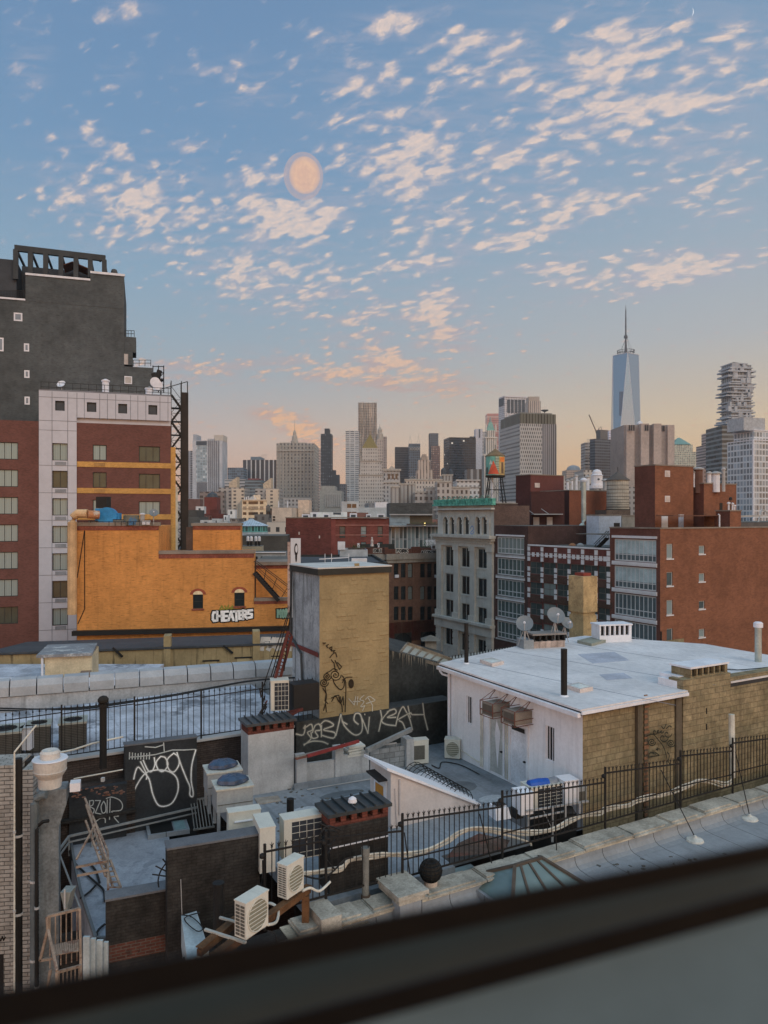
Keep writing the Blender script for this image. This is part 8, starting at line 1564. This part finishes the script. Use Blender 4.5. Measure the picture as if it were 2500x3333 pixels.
gb.part('graffiti_haze',ribbon(fg,S,.1,.006),mat('chalk_faint','4c4c4a',.8)); gb.part('graffiti_tag',ribbon(fg,S,.04,.012),mat('chalk_bright','b9bab8',.7)); S = [Zg([(1000,270),(1080,265),(1200,250),(1330,215),(1420,215),(1505,210)]),Zg([(1262,160),(1268,235)]),Zg([(1120,190),(1200,195),(1260,175)])] + [Zg([(1000 + 22 * i,235 + 3 * i % 10),(998 + 22 * i,285)]) for i in range(8)]
gb.part('graffiti_smear',ribbon(fg,S,.035,.014),mat('chalk_dim','8f9392',.8))
bz,fb,L,h = slab('tagged_wall','low charcoal wall with a white lettered tag left of the big signature block',225,412,2580,23.1,24,16.5,M_GB,M_GB,.25)
BZ = [Zg([(690,605),(695,700)]),Zg(smooth([(688,610),(720,605),(715,640),(690,650),(725,670),(720,700),(695,712)],3)),Zg([(735,605),(775,605),(735,700),(780,710)]),Zg(smooth([(800,610),(780,650),(790,700),(815,690),(815,640),(800,610)],3)),Zg([(828,600),(825,730)]),Zg([(850,590),(845,750)]),Zg(smooth([(820,590),(860,578),(920,600),(945,640),(930,680),(860,690),(915,725),(880,730),(915,775)],4)),Zg(smooth([(705,780),(700,740),(740,735)],3)),Zg(smooth([(735,770),(780,740),(810,745),(812,775)],3))]
bz.part('graffiti_tag',ribbon(fb,BZ,.03,.012),mat('chalk_dim','8f9392'))
# near dark parapet blocks
w1,f1,L1,h1 = slab('dark_parapet_block','near black brick parapet block with a patch of bare red brick',345,556,2935,17.2,22,13.5,M_TAR,M_GBT,.42)
w1.part('bare_brick_patch',f1.mb().box(f1.s(350),f1.s(545),-.006,-.002,f1.z(3105,1),f1.z(3050,1)),mat('bare_brick','4a2c24',.9,pat='brick',c2='33221e',mort='4f4640',patch=.5,patchc='231f1d',ps=1.5))
w2,f2_,L2,h2 = slab('dark_parapet_block','taller near black parapet block behind the cream condensers',545,846,2768,17.25,22,13.5,M_TAR,M_GBT,.45)
w2.part('thin_wire',f2_.mb().tube([f2_.pt(588,2860,.03),f2_.pt(593,3000,.03)],.01,4),M_CONC)
solo('dark_stub_pipe','short dark capped pipe in the shade of the black parapet block','vent pipe',MB().lathe([(.11,-2),(.11,.35),(.13,.36),(.13,.42),(.02,.44)],12),M_IRON,loc=tuple(P(711,2935,16.2)))
# small grey roof with railings at lower left
ZR = 17.7; lr = T('small_grey_roof','small blue grey flat roof lying low behind the black parapet blocks','roof',tuple(PZ(400,2800,ZR))); M_LR = mat('blue_roof','7b7f86',.5,vs=1,var=.16,patch=.35,patchc='4d5258',ps=1.6,stain=.1)
pts = [PZ(px,py,ZR) for px,py in ((232,2745),(480,2688),(548,2672),(560,2890),(500,2925),(345,2925),(345,3060),(312,3060),(262,2905),(240,2800))]; q = lr.wmb(); q.prism([(p_.x,p_.y) for p_ in pts],14.0,ZR); lr.part('deck',q,M_LR)
q = lr.wmb(); E = [PZ(px,py,ZR) for px,py in ((345,3060),(312,3060),(262,2905),(240,2800),(232,2745),(480,2688),(640,2655))]
for a_,c_ in zip(E,E[1:]): q.beam(a_ + Vector((0,0,.03)),c_ + Vector((0,0,.03)),.07,.12)
lr.part('edge_trim',q,mat('trim_dk','55585a',.6)); q = lr.wmb(); E2 = [PZ(px,py,ZR + .5) for px,py in ((190,2770),(225,2722),(300,2705),(640,2628))]
for a_,c_ in zip(E2,E2[1:]): q.beam(a_,c_,.06).beam(a_ - Vector((0,0,.18)),c_ - Vector((0,0,.18)),.04)
for px,py in ((190,2770),(225,2722),(300,2705)): c = PZ(px,py,ZR + .5); q.beam(c,c - Vector((0,0,.6)),.04)
q.beam(E2[0],PZ(262,2960,ZR + .4),.04); lr.part('pipe_rail',q,mat('rail_dull','6c6d6c',.7)); 
hb_ = T('roof_hatch_box','dark open roof hatch with a slatted lid at the back of the small grey roof','roof hatch',tuple(PZ(540,2725,ZR)),R(22)); hb_.part('curb',MB().box(-.55,.75,0,.9,0,.14),M_GROOF); hb_.part('opening',MB().box(-.45,.25,.08,.8,.143,.16),M_DARK); hb_.part('pane',MB().box(.3,.65,.08,.8,.143,.16),mat('frosted','6c8182')); q = MB()
for i in range(7): q.beam((.9 + i * .1,0,.1),(.9 + i * .1,1.0,.7),.03)
q.beam((.85,1.0,.7),(1.55,1.0,.7),.05).beam((.85,0,.1),(1.55,0,.1),.05); hb_.part('slatted_lid',q,mat('lid_slat','5c5b58',.8))
t = T('stair_ladder','leaning rust pink steel ladder crossing the small grey roof','ladder',tuple(PZ(330,2900,ZR + .3))); Zl = lambda a,b__,Y: P(a * .4219,2350 + b__ * .4219,Y); M_LP = mat('ladder_pink','74665a',.8,vs=3,var=.25,patch=.6,patchc='54342a',ps=4)
q = t.wmb(); A0,A1 = Zl(665,640,20.5),Zl(870,1270,18.3); B0,B1 = Zl(655,590,20.9),Zl(832,1000,19.2); C0,C1 = Zl(832,1000,19.2),Zl(835,1290,18.0); D0,D1 = Zl(850,1065,18.9),Zl(932,1275,18.2); E0,E1 = Zl(590,1060,18.6),Zl(740,780,19.6)
for a_,c_,r_ in ((A0,A1,.05),(B0,B1,.05),(C0,C1,.06),(D0,D1,.05),(E0,E1,.04),(Zl(660,760,19.8),Zl(815,1190,18.4),.045),(Zl(735,780,19.6),Zl(825,1070,18.8),.04),(Zl(588,1120,18.5),Zl(832,1072,18.5),.05),(Zl(598,1185,18.4),Zl(840,1140,18.4),.05)): q.beam(a_,c_,r_)
t.part('rail',q,M_LP); q = t.wmb()
for k in range(15): q.beam(A0.lerp(A1,(k + .5) / 15),Zl(660,760,19.8).lerp(Zl(815,1190,18.4),(k + .5) / 15) if k > 4 else B0.lerp(B1,(k + 1) / 7),.03)
for k in range(6): q.beam(D0.lerp(D1,k / 5),C0.lerp(C1,.3 + k * .13),.03)
t.part('rung',q,M_LP)
t = T('black_cable','thick black cables looping over the small grey roof','cable',tuple(PZ(300,2900,ZR)))
for l in ([(515,900),(560,1060),(640,1150),(740,1240),(800,1300),(808,1380)],[(620,1360),(680,1320),(740,1260)],[(700,1100),(740,1150),(770,1240)],[(808,1560),(750,1620),(770,1720),(830,1770)]): t.part('cable',t.wmb().tube([PZ(a_ * .4219,2350 + b__ * .4219,ZR + .06) for a_,b__ in smooth(l,4)],.03,5),M_DARK)
t = T('bare_twigs','dark bent twigs against the near black parapet block','twigs',tuple(P(525,2860,17.6)))
for l in ([(1225,1275),(1220,1220),(1240,1150),(1280,1090)],[(1200,1110),(1280,1150)],[(1255,1055),(1300,1110)],[(1175,1175),(1285,1190)]): t.part('twig',t.wmb().tube([Zl(a_,b__,17.5) for a_,b__ in smooth(l,3)],.018,5),M_DARK)
# fire escape balcony and the light shaft at the bottom left
t = T('fire_escape','rusty pale fire escape balcony with bars and a slatted landing at the bottom left','fire escape',tuple(P(210,3100,15.5))); q = t.wmb(); q2 = t.wmb(); Yf = 15.5
TL,TR,BL,BR = Zl(365,1500,Yf),Zl(615,1440,Yf + .3),Zl(440,1930,Yf - .7),Zl(625,1880,Yf - .2)
for a_,c_ in ((TL,TR),(TL,Zl(370,1600,Yf)),(Zl(370,1600,Yf),Zl(440,1920,Yf - .7)),(Zl(370,1600,Yf),Zl(310,1840,Yf)),(Zl(310,1840,Yf),Zl(420,1820,Yf)),(BL,BR),(TR,Zl(625,2000,Yf)),(BL,Zl(440,2080,Yf - .7)),(Zl(390,1910,Yf),Zl(365,2060,Yf))): q.beam(a_,c_,.05)
t.part('frame',q,M_LP)
for k in range(6): a_ = TL.lerp(TR,(k + .5) / 6); q2.beam(a_,a_ - Vector((0,0,1.1)),.02)
for k in range(6): a_ = BL.lerp(BR,(k + .5) / 6); q2.beam(a_,a_ - Vector((0,0,.9)),.02)
t.part('bar',q2,M_LP); q = t.wmb()
for k in range(12): a_ = Zl(412,1720,Yf).lerp(Zl(600,1680,Yf + .3),k / 11); q.beam(a_,Zl(430,1800,Yf - .3).lerp(Zl(600,1770,Yf),k / 11),.035,.02)
t.part('landing',q,M_LP)
t = T('hanging_box','dull white conduit box hanging above the fire escape','junction box',tuple(P(215,2950,16))); q = t.wmb(); A = Zl(465,1315,16); B = Zl(545,1480,16); q.raw([A,(B.x,16,A.z),(B.x - .1,16,B.z),(A.x + .1,16,B.z),A + Vector((0,.3,0)),(B.x,16.3,A.z),(B.x - .1,16.3,B.z),(A.x + .1,16.3,B.z)],[(3,2,1,0),(0,1,5,4),(4,7,3,0),(1,2,6,5)]); t.part('box',q,mat('box_dull','6a6c68',.7)); t.part('strap',t.wmb().beam(Zl(500,1290,15.95),Zl(500,1440,15.95),.03),M_CONC)
# pale corrugated panel wall under the small roof
t = T('corrugated_screen','pale blue grey panels hanging below the small grey roof edge','screen',tuple(P(310,3150,16.2))); q = t.wmb()
for i,(xa,xb) in enumerate(((640,690),(700,735),(745,790),(800,832))): A = Zl(xa,1660,16.5 + i * .1); B = Zl(xb,2150,16.5 + i * .1); q.box(A.x,B.x,16.5 + i * .1,16.56 + i * .1,14.2,A.z - i * .04)
t.part('panel',q,mat('pale_sheet','8c9496',.6,vs=1.5,var=.15))
t = T('rubbish_ledge','light membrane scraps and wires on the ledge beside the front condenser','ledge',tuple(P(640,3060,15.6))); q = t.wmb(); q.prism([(PZ(px,py,18.9).x,PZ(px,py,18.9).y) for px,py in ((590,2980),(640,2965),(680,3090),(610,3130))],18.2,18.9); t.part('sheet',q,mat('pale_sheet','8c9496')); t.part('wires',t.wmb().tube([PZ(px,py,18.96) for px,py in smooth([(592,2978),(625,2985),(660,3020),(640,3030),(600,2990),(650,2970)],4)],.015,4),M_DARK)
# tall shaft walls on the far left
lw = T('brick_wall_left','grey painted brick wall at the left edge behind the dark pipes','wall',(P(-120,0,20).x,20.0,0),R(8)); ff = Face(lw,(0,0,0),0); M_PB = mat('painted_brick','87837d',.85,pat='brick',bw=.3,bh=.11,c2='6c6862',mort='55524e',vs=.6,var=.14,stain=.25,bump=1.2)
lw.part('wall',MB().box(0,ff.s(60),0,1,0,ff.z(2492,1)).box(ff.s(72),ff.s(108),.02,1,0,ff.z(2510,1)),M_PB); lw.part('recess',MB().box(ff.s(60),ff.s(72),.5,1,0,ff.z(2500,1)),M_TAR); lw.part('window',MB().box(ff.s(-10),ff.s(12),-.02,-.003,ff.z(3330,1),ff.z(3105,1)),M_DARK); lw.part('scribble',ribbon(ff,[[(-5,3050),(3,3062),(8,3048),(12,3060),(18,3050)]],.03,.01),LB)
shw = T('shaft_back_wall','dark stained wall closing the light shaft behind the duct and ladder','wall',(P(60,0,22.6).x,22.6,0),R(26)); ff = Face(shw,(0,0,0),0); shw.part('wall',MB().box(0,ff.s(440),0,.4,0,ff.z(2560,2)),mat('dark_shaft','2c2724',.9,pat='brick',c2='3a2e28',vs=.8,var=.3,patch=.3,patchc='4a342a',ps=1.1)); shw.part('ledge',MB().box(0,ff.s(440),-.25,0,ff.z(2660,2),ff.z(2650,2)),M_TAR)
sw2 = T('shaft_side_wall','dark wall strip between the duct and the small grey roof','wall',(P(150,0,18.6).x,18.6,0),R(24)); ff = Face(sw2,(0,0,0),0); sw2.part('wall',MB().box(ff.s(175),ff.s(262),.6,1.0,0,16.9),M_TAR); sw2.part('shaft_floor',MB().box(-3,9,-9,4,6,6.2),M_TAR)
for (px,w_,yt,lb,m,Y) in ((60,.1,2468,'tall black drain pipe at the left brick wall',M_IRON,18.9),(47,.022,2455,'thin white conduit running up beside the black drain pipe',M_CON,18.7),(112,.1,2615,'hooked grey steam pipe left of the galvanised duct',mat('pipe_hook','4e5456',.5),18.8),(120,.045,2700,'slim dark pipe beside the hooked steam pipe',M_IRON,18.6)):
 t = T('drain_pipe',lb,'pipe',(P(px,0,Y).x,Y,0)); zt = zz_(yt,Y); pts = [(0,0,4),(0,0,zt)]
 if 'hooked' in lb: pts += [(.06,0,zt + .12),(.16,0,zt + .2),(.3,0,zt + .22)]
 if 'thin white' in lb: pts += [(.0,0,zt + .05),(.32,.5,zt + .6)]
 t.part('pipe',MB().tube(pts,w_,9),m); t.part('clamp',MB().lathe([(w_ + .015,0),(w_ + .015,.06)],9,(0,0,zt - 2)).lathe([(w_ + .015,0),(w_ + .015,.06)],9,(0,0,zt - 4)),M_CONC)
du = T('galvanised_duct','tall square galvanised duct topped by a big white mushroom fan','exhaust fan',(P(163,0,19.3).x,19.3,0),R(18)); zt = zz_(2548,19.3); s_ = 19.3 / F
M_GALV2 = mat('dull_duct','62686b',.5,metal=.3,vs=1,var=.3,stain=.5); du.part('duct',MB().box(-.23,.23,-.23,.23,3,zt - 1.1),M_GALV2); q = MB(); q.raw([(-.23,-.23,zt - 1.1),(.23,-.23,zt - 1.1),(.23,.23,zt - 1.1),(-.23,.23,zt - 1.1),(-.3,-.3,zt - .5),(.42,-.3,zt - .5),(.42,.3,zt - .5),(-.3,.3,zt - .5)],[(0,1,5,4),(1,2,6,5),(2,3,7,6),(3,0,4,7),(4,5,6,7)]); q.box(-.3,.42,-.3,.3,zt - .499,zt - .1); du.part('transition',q,M_GALV2)
M_FAN = mat('fan_white','a09c96',.5,vs=1.2,var=.12,stain=.2); du.part('fan_neck',MB().lathe([(.28,zt - .098),(.3,zt + .18),(.26,zt + .2)],24),M_FAN); du.part('fan_bowl',MB().lathe([(.3,zt + .16),(.38,zt + .28),(.41,zt + .34),(.40,zt + .36),(.42,zt + .62),(.40,zt + .64),(.33,zt + .52),(.3,zt + .5)],30),M_FAN); du.part('motor_cap',MB().lathe([(.24,zt + .5),(.25,zt + .8),(.2,zt + .86),(.08,zt + .84),(.05,zt + .8)],24),M_FAN); du.part('control_box',MB().box(.5,.75,-.3,0,zt - .2,zt + .02),M_WHITE); du.part('rim',MB().lathe([(.425,zt + .615),(.44,zt + .63),(.425,zt + .65)],30),M_WHITE)
t = T('wall_conduit','thin white conduit sloping along the dark brick wall below the left fence','conduit',tuple(P(300,2480,23))); t.part('conduit',t.wmb().tube([P(0,2490,22.3),P(130,2462,22.7),P(240,2440,23.1),P(300,2420,23.4),P(400,2398,23.9)],.03,6).tube([P(240,2535,22),P(400,2505,22.4)],.02,6),M_CON); t.part('bracket',t.wmb().box(P(328,0,22).x,P(338,0,22).x,22,22.1,P(0,2545,22).z,P(0,2533,22).z),M_CONC)
# -- window bars of the room the picture is taken from (very close, out of focus)
M_BAR = mat('window_bar','0c0b09',.5,k=1,var=.05)
wr = T('window_frame','blurred black window rails crossing the bottom of the view','window frame',(0,.3,H - .2)); Yb = .26
def bar(name,l,r,d,Yq,m): # l, r = (top, bottom) pixels at the left and right ends
 q = wr.wmb(); 
 A,B,C_,D_ = P(-300,l[0],Yq),P(2800,r[0],Yq),P(2800,r[1],Yq),P(-300,l[1],Yq); o = Vector((0,d,0))
 q.raw([A,B,C_,D_,A + o,B + o,C_ + o,D_ + o],[(3,2,1,0),(4,5,6,7),(0,1,5,4),(2,3,7,6),(1,2,6,5),(3,0,4,7)]); wr.part(name,q,m)
bar('upper_rail',(3288,3420),(2690,2742),.0015,Yb,M_BAR); bar('lower_rail',(3640,3740),(2815,2886),.0015,Yb,M_BAR)
bar('sill_track',(3418,3640),(2741,2816),.003,Yb + .03,mat('track_grey','3a4445',.6,k=1,var=.05)); bar('sill',(3738,4700),(2885,3700),.003,Yb + .04,mat('sill_grey','5c7079',.5,k=1,var=.1))
# -- glowing disc and crescent added in the sky for reflections in the window glass
mm = T('reflection_orb','pale orange glowing orb with a faint halo, added for a lamp reflected in glass','window reflection',(0,0,0)); DM = 40000.0; c = Vector(((988 - CX) / F,1,(HY - 572) / F)) * DM
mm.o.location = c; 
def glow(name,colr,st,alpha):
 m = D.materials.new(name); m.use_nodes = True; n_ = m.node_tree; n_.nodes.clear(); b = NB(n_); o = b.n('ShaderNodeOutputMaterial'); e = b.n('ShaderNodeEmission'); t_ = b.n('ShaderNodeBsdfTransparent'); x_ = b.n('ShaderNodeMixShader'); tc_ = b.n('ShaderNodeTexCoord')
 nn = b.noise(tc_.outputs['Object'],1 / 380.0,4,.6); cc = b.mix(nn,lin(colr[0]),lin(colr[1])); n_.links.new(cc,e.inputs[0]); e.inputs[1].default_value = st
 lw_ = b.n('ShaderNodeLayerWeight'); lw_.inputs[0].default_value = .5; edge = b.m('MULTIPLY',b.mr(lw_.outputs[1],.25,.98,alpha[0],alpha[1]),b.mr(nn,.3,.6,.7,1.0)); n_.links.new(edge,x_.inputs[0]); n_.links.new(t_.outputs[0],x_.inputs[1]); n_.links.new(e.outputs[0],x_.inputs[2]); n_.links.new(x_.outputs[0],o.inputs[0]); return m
def ball(rx,rz_,off=(0,0,0)):
 q = MB(); n1,n2 = 40,24; vs = []; fs = []
 for j in range(n2 + 1):
  for k in range(n1): a_,b__ = math.pi * j / n2,2 * math.pi * k / n1; vs.append((off[0] + rx * math.sin(a_) * math.cos(b__),off[1] + rx * math.sin(a_) * math.sin(b__),off[2] - rz_ * math.cos(a_)))
 for j in range(n2):
  for k in range(n1): fs.append((j * n1 + k,j * n1 + (k + 1) % n1,(j + 1) * n1 + (k + 1) % n1,(j + 1) * n1 + k))
 return q.raw(vs,fs)
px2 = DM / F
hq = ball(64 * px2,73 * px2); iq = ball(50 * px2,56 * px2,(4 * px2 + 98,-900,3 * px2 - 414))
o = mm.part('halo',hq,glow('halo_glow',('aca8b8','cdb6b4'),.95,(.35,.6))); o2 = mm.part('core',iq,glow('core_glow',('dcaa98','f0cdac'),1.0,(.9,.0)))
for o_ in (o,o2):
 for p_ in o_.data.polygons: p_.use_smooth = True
c2 = Vector(((2252 - CX) / F,1,(HY - 36) / F)) * DM; cr = T('reflection_crescent','thin white glowing crescent at the top right, added for a window reflection','window reflection',tuple(c2)); q = MB(); r_ = 17 * px2; vs = []; n_ = 16  # added crescent, stands for a reflection in the window pane
for y_ in (0,300):
 for k in range(n_ + 1): a_ = R(-65 + 120 * k / n_); vs.append((r_ * math.cos(a_) * .75 - r_ * .4,y_,r_ * math.sin(a_)))
 for k in range(n_ + 1): a_ = R(-65 + 120 * k / n_); w_ = 1 - .16 * math.sin(math.pi * k / n_); vs.append((r_ * math.cos(a_) * .75 * w_ - r_ * .4,y_,r_ * math.sin(a_) * (1 - .03 * math.sin(math.pi * k / n_))))
fs = [(k,k + 1,n_ + 2 + k,n_ + 1 + k) for k in range(n_)]; cr.part('crescent',q.raw(vs,fs),glow('crescent_glow',('ffffff','ffffff'),1.1,(1,1)))

# -- small debris and odds and ends on the roofs
t = T('plywood_sheet','weathered plywood sheet lying on the terrace by the plastered chimney block','board',tuple(PZ(870,2605,TZ))); q = t.wmb(); pz = [PZ(px,py,TZ + .02) for px,py in ((828,2598),(905,2590),(915,2606),(840,2618))]; q.prism([(p.x,p.y) for p in pz],TZ + .002,TZ + .03); t.part('sheet',q,mat('ply','7d756c',.9,vs=2,var=.2))
rnd = random.Random(21)
for lb,n,xr,yr,z_,c_ in (('scattered brick pieces and grit on the ledge of the dark shaft wall',40,(230,400),(2570,2600),0,'6a4a3c'),('scraps and pebbles strewn on the blue grey terrace',60,(900,1200),(2560,2740),TZ,'55534f'),('leaf bits and grit scattered over the foreground grey roof',70,(1500,2450),(2760,2980),18.22,'4a4946')):
 q = MB()
 for _ in range(n):
  px,py = rnd.uniform(*xr),rnd.uniform(*yr); p = PZ(px,py,z_) if z_ else P(px,py - (px - 230) * .08,22.8); s1,s2 = rnd.uniform(.02,.07),rnd.uniform(.015,.05); a_ = rnd.uniform(0,3)
  dx,dy = Vector((math.cos(a_) * s1,math.sin(a_) * s1,0)),Vector((-math.sin(a_) * s2,math.cos(a_) * s2,0)); hh = rnd.uniform(.004,.03); q.prism([((p + u_)[0],(p + u_)[1]) for u_ in (-dx - dy,dx - dy,dx + dy,-dx + dy)],p.z + .002,p.z + hh + .003)
 o = link('debris',q.mesh('debris',mat('debris' + c_,c_,.9))); tag(o,lb,'debris',kind='stuff')
for px,py,sx,sy,m in ((995,2640,.5,.35,'edge_white'),(1110,2585,.8,.25,'patch_dk'),(1500,2560,.6,.5,'patch_dk'),(1600,2600,.5,.3,'edge_white')):
 c = PZ(px,py,TZ); t = solo('roof_patch','patch of %s sealant on the terrace %s' % ({'edge_white': 'pale','patch_dk': 'dark'}[m],{995: 'by the short black pipe',1110: 'below the red planks',1500: 'near the wire cage',1600: 'below the twin doors'}[px]),'patch',MB().lathe([(1,.003),(.97,.008),(.2,.009)],11),mat(m,'53575a',.7),loc=tuple(c),rz=R(29)); t.scale = (sx,sy,1)
for k,(px,yb,lb) in enumerate(((1700,2700,'first'),(1745,2720,'second'))): pass

t = T('refrigerant_lines','insulated refrigerant lines trailing behind the cream condensers','pipe',tuple(P(880,3000,15.2)))
for pts,r_,m in (([(985,2900,16.6),(1010,2890,16.8),(1040,2900,17.0),(1075,2870,17.3)],.03,M_CON),([(872,3010,15.2),(900,3000,15.6),(905,2960,16),(880,2940,16.3),(850,2950,16.6)],.03,M_CON),([(870,3030,15.2),(895,3040,15.4),(900,3070,15.4)],.02,M_DARK),([(770,2990,16.4),(800,2960,16.6),(850,2880,16.9),(855,2800,17)],.018,M_DARK)): t.part('line',t.wmb().tube([P(*p) for p in smooth(pts,4)],r_,6),m)
t = T('terrace_cables','black and grey cables looping across the terrace to the far condensers','cable',tuple(PZ(1400,2520,TZ)))
for pts,r_,m in (([(1405,2490),(1430,2500),(1440,2480),(1500,2490),(1560,2520)],.02,M_DARK),([(1330,2500),(1300,2520),(1240,2530),(1150,2545),(1000,2570)],.018,M_CONC),([(950,2640),(1000,2660),(1080,2650),(1120,2600)],.015,M_DARK)): t.part('cable',t.wmb().tube([PZ(*p,TZ + .03) for p in smooth(pts,4)],r_,5),m)
# ================================================================ haze
hz_ = MB().box(-3200,3200,-80,3300,-3,640); hm = D.materials.new('haze'); hm.use_nodes = True; hn = hm.node_tree; hn.nodes.clear()
ho = hn.nodes.new('ShaderNodeOutputMaterial'); hv = hn.nodes.new('ShaderNodeVolumePrincipled'); hv.inputs['Color'].default_value = (.93,.92,.92,1); hv.inputs['Density'].default_value = .00011; hv.inputs['Anisotropy'].default_value = .2
hn.links.new(hv.outputs[0],ho.inputs['Volume']); hz_o = link('haze',hz_.mesh('haze',hm)); hz_o['kind'] = 'stuff'
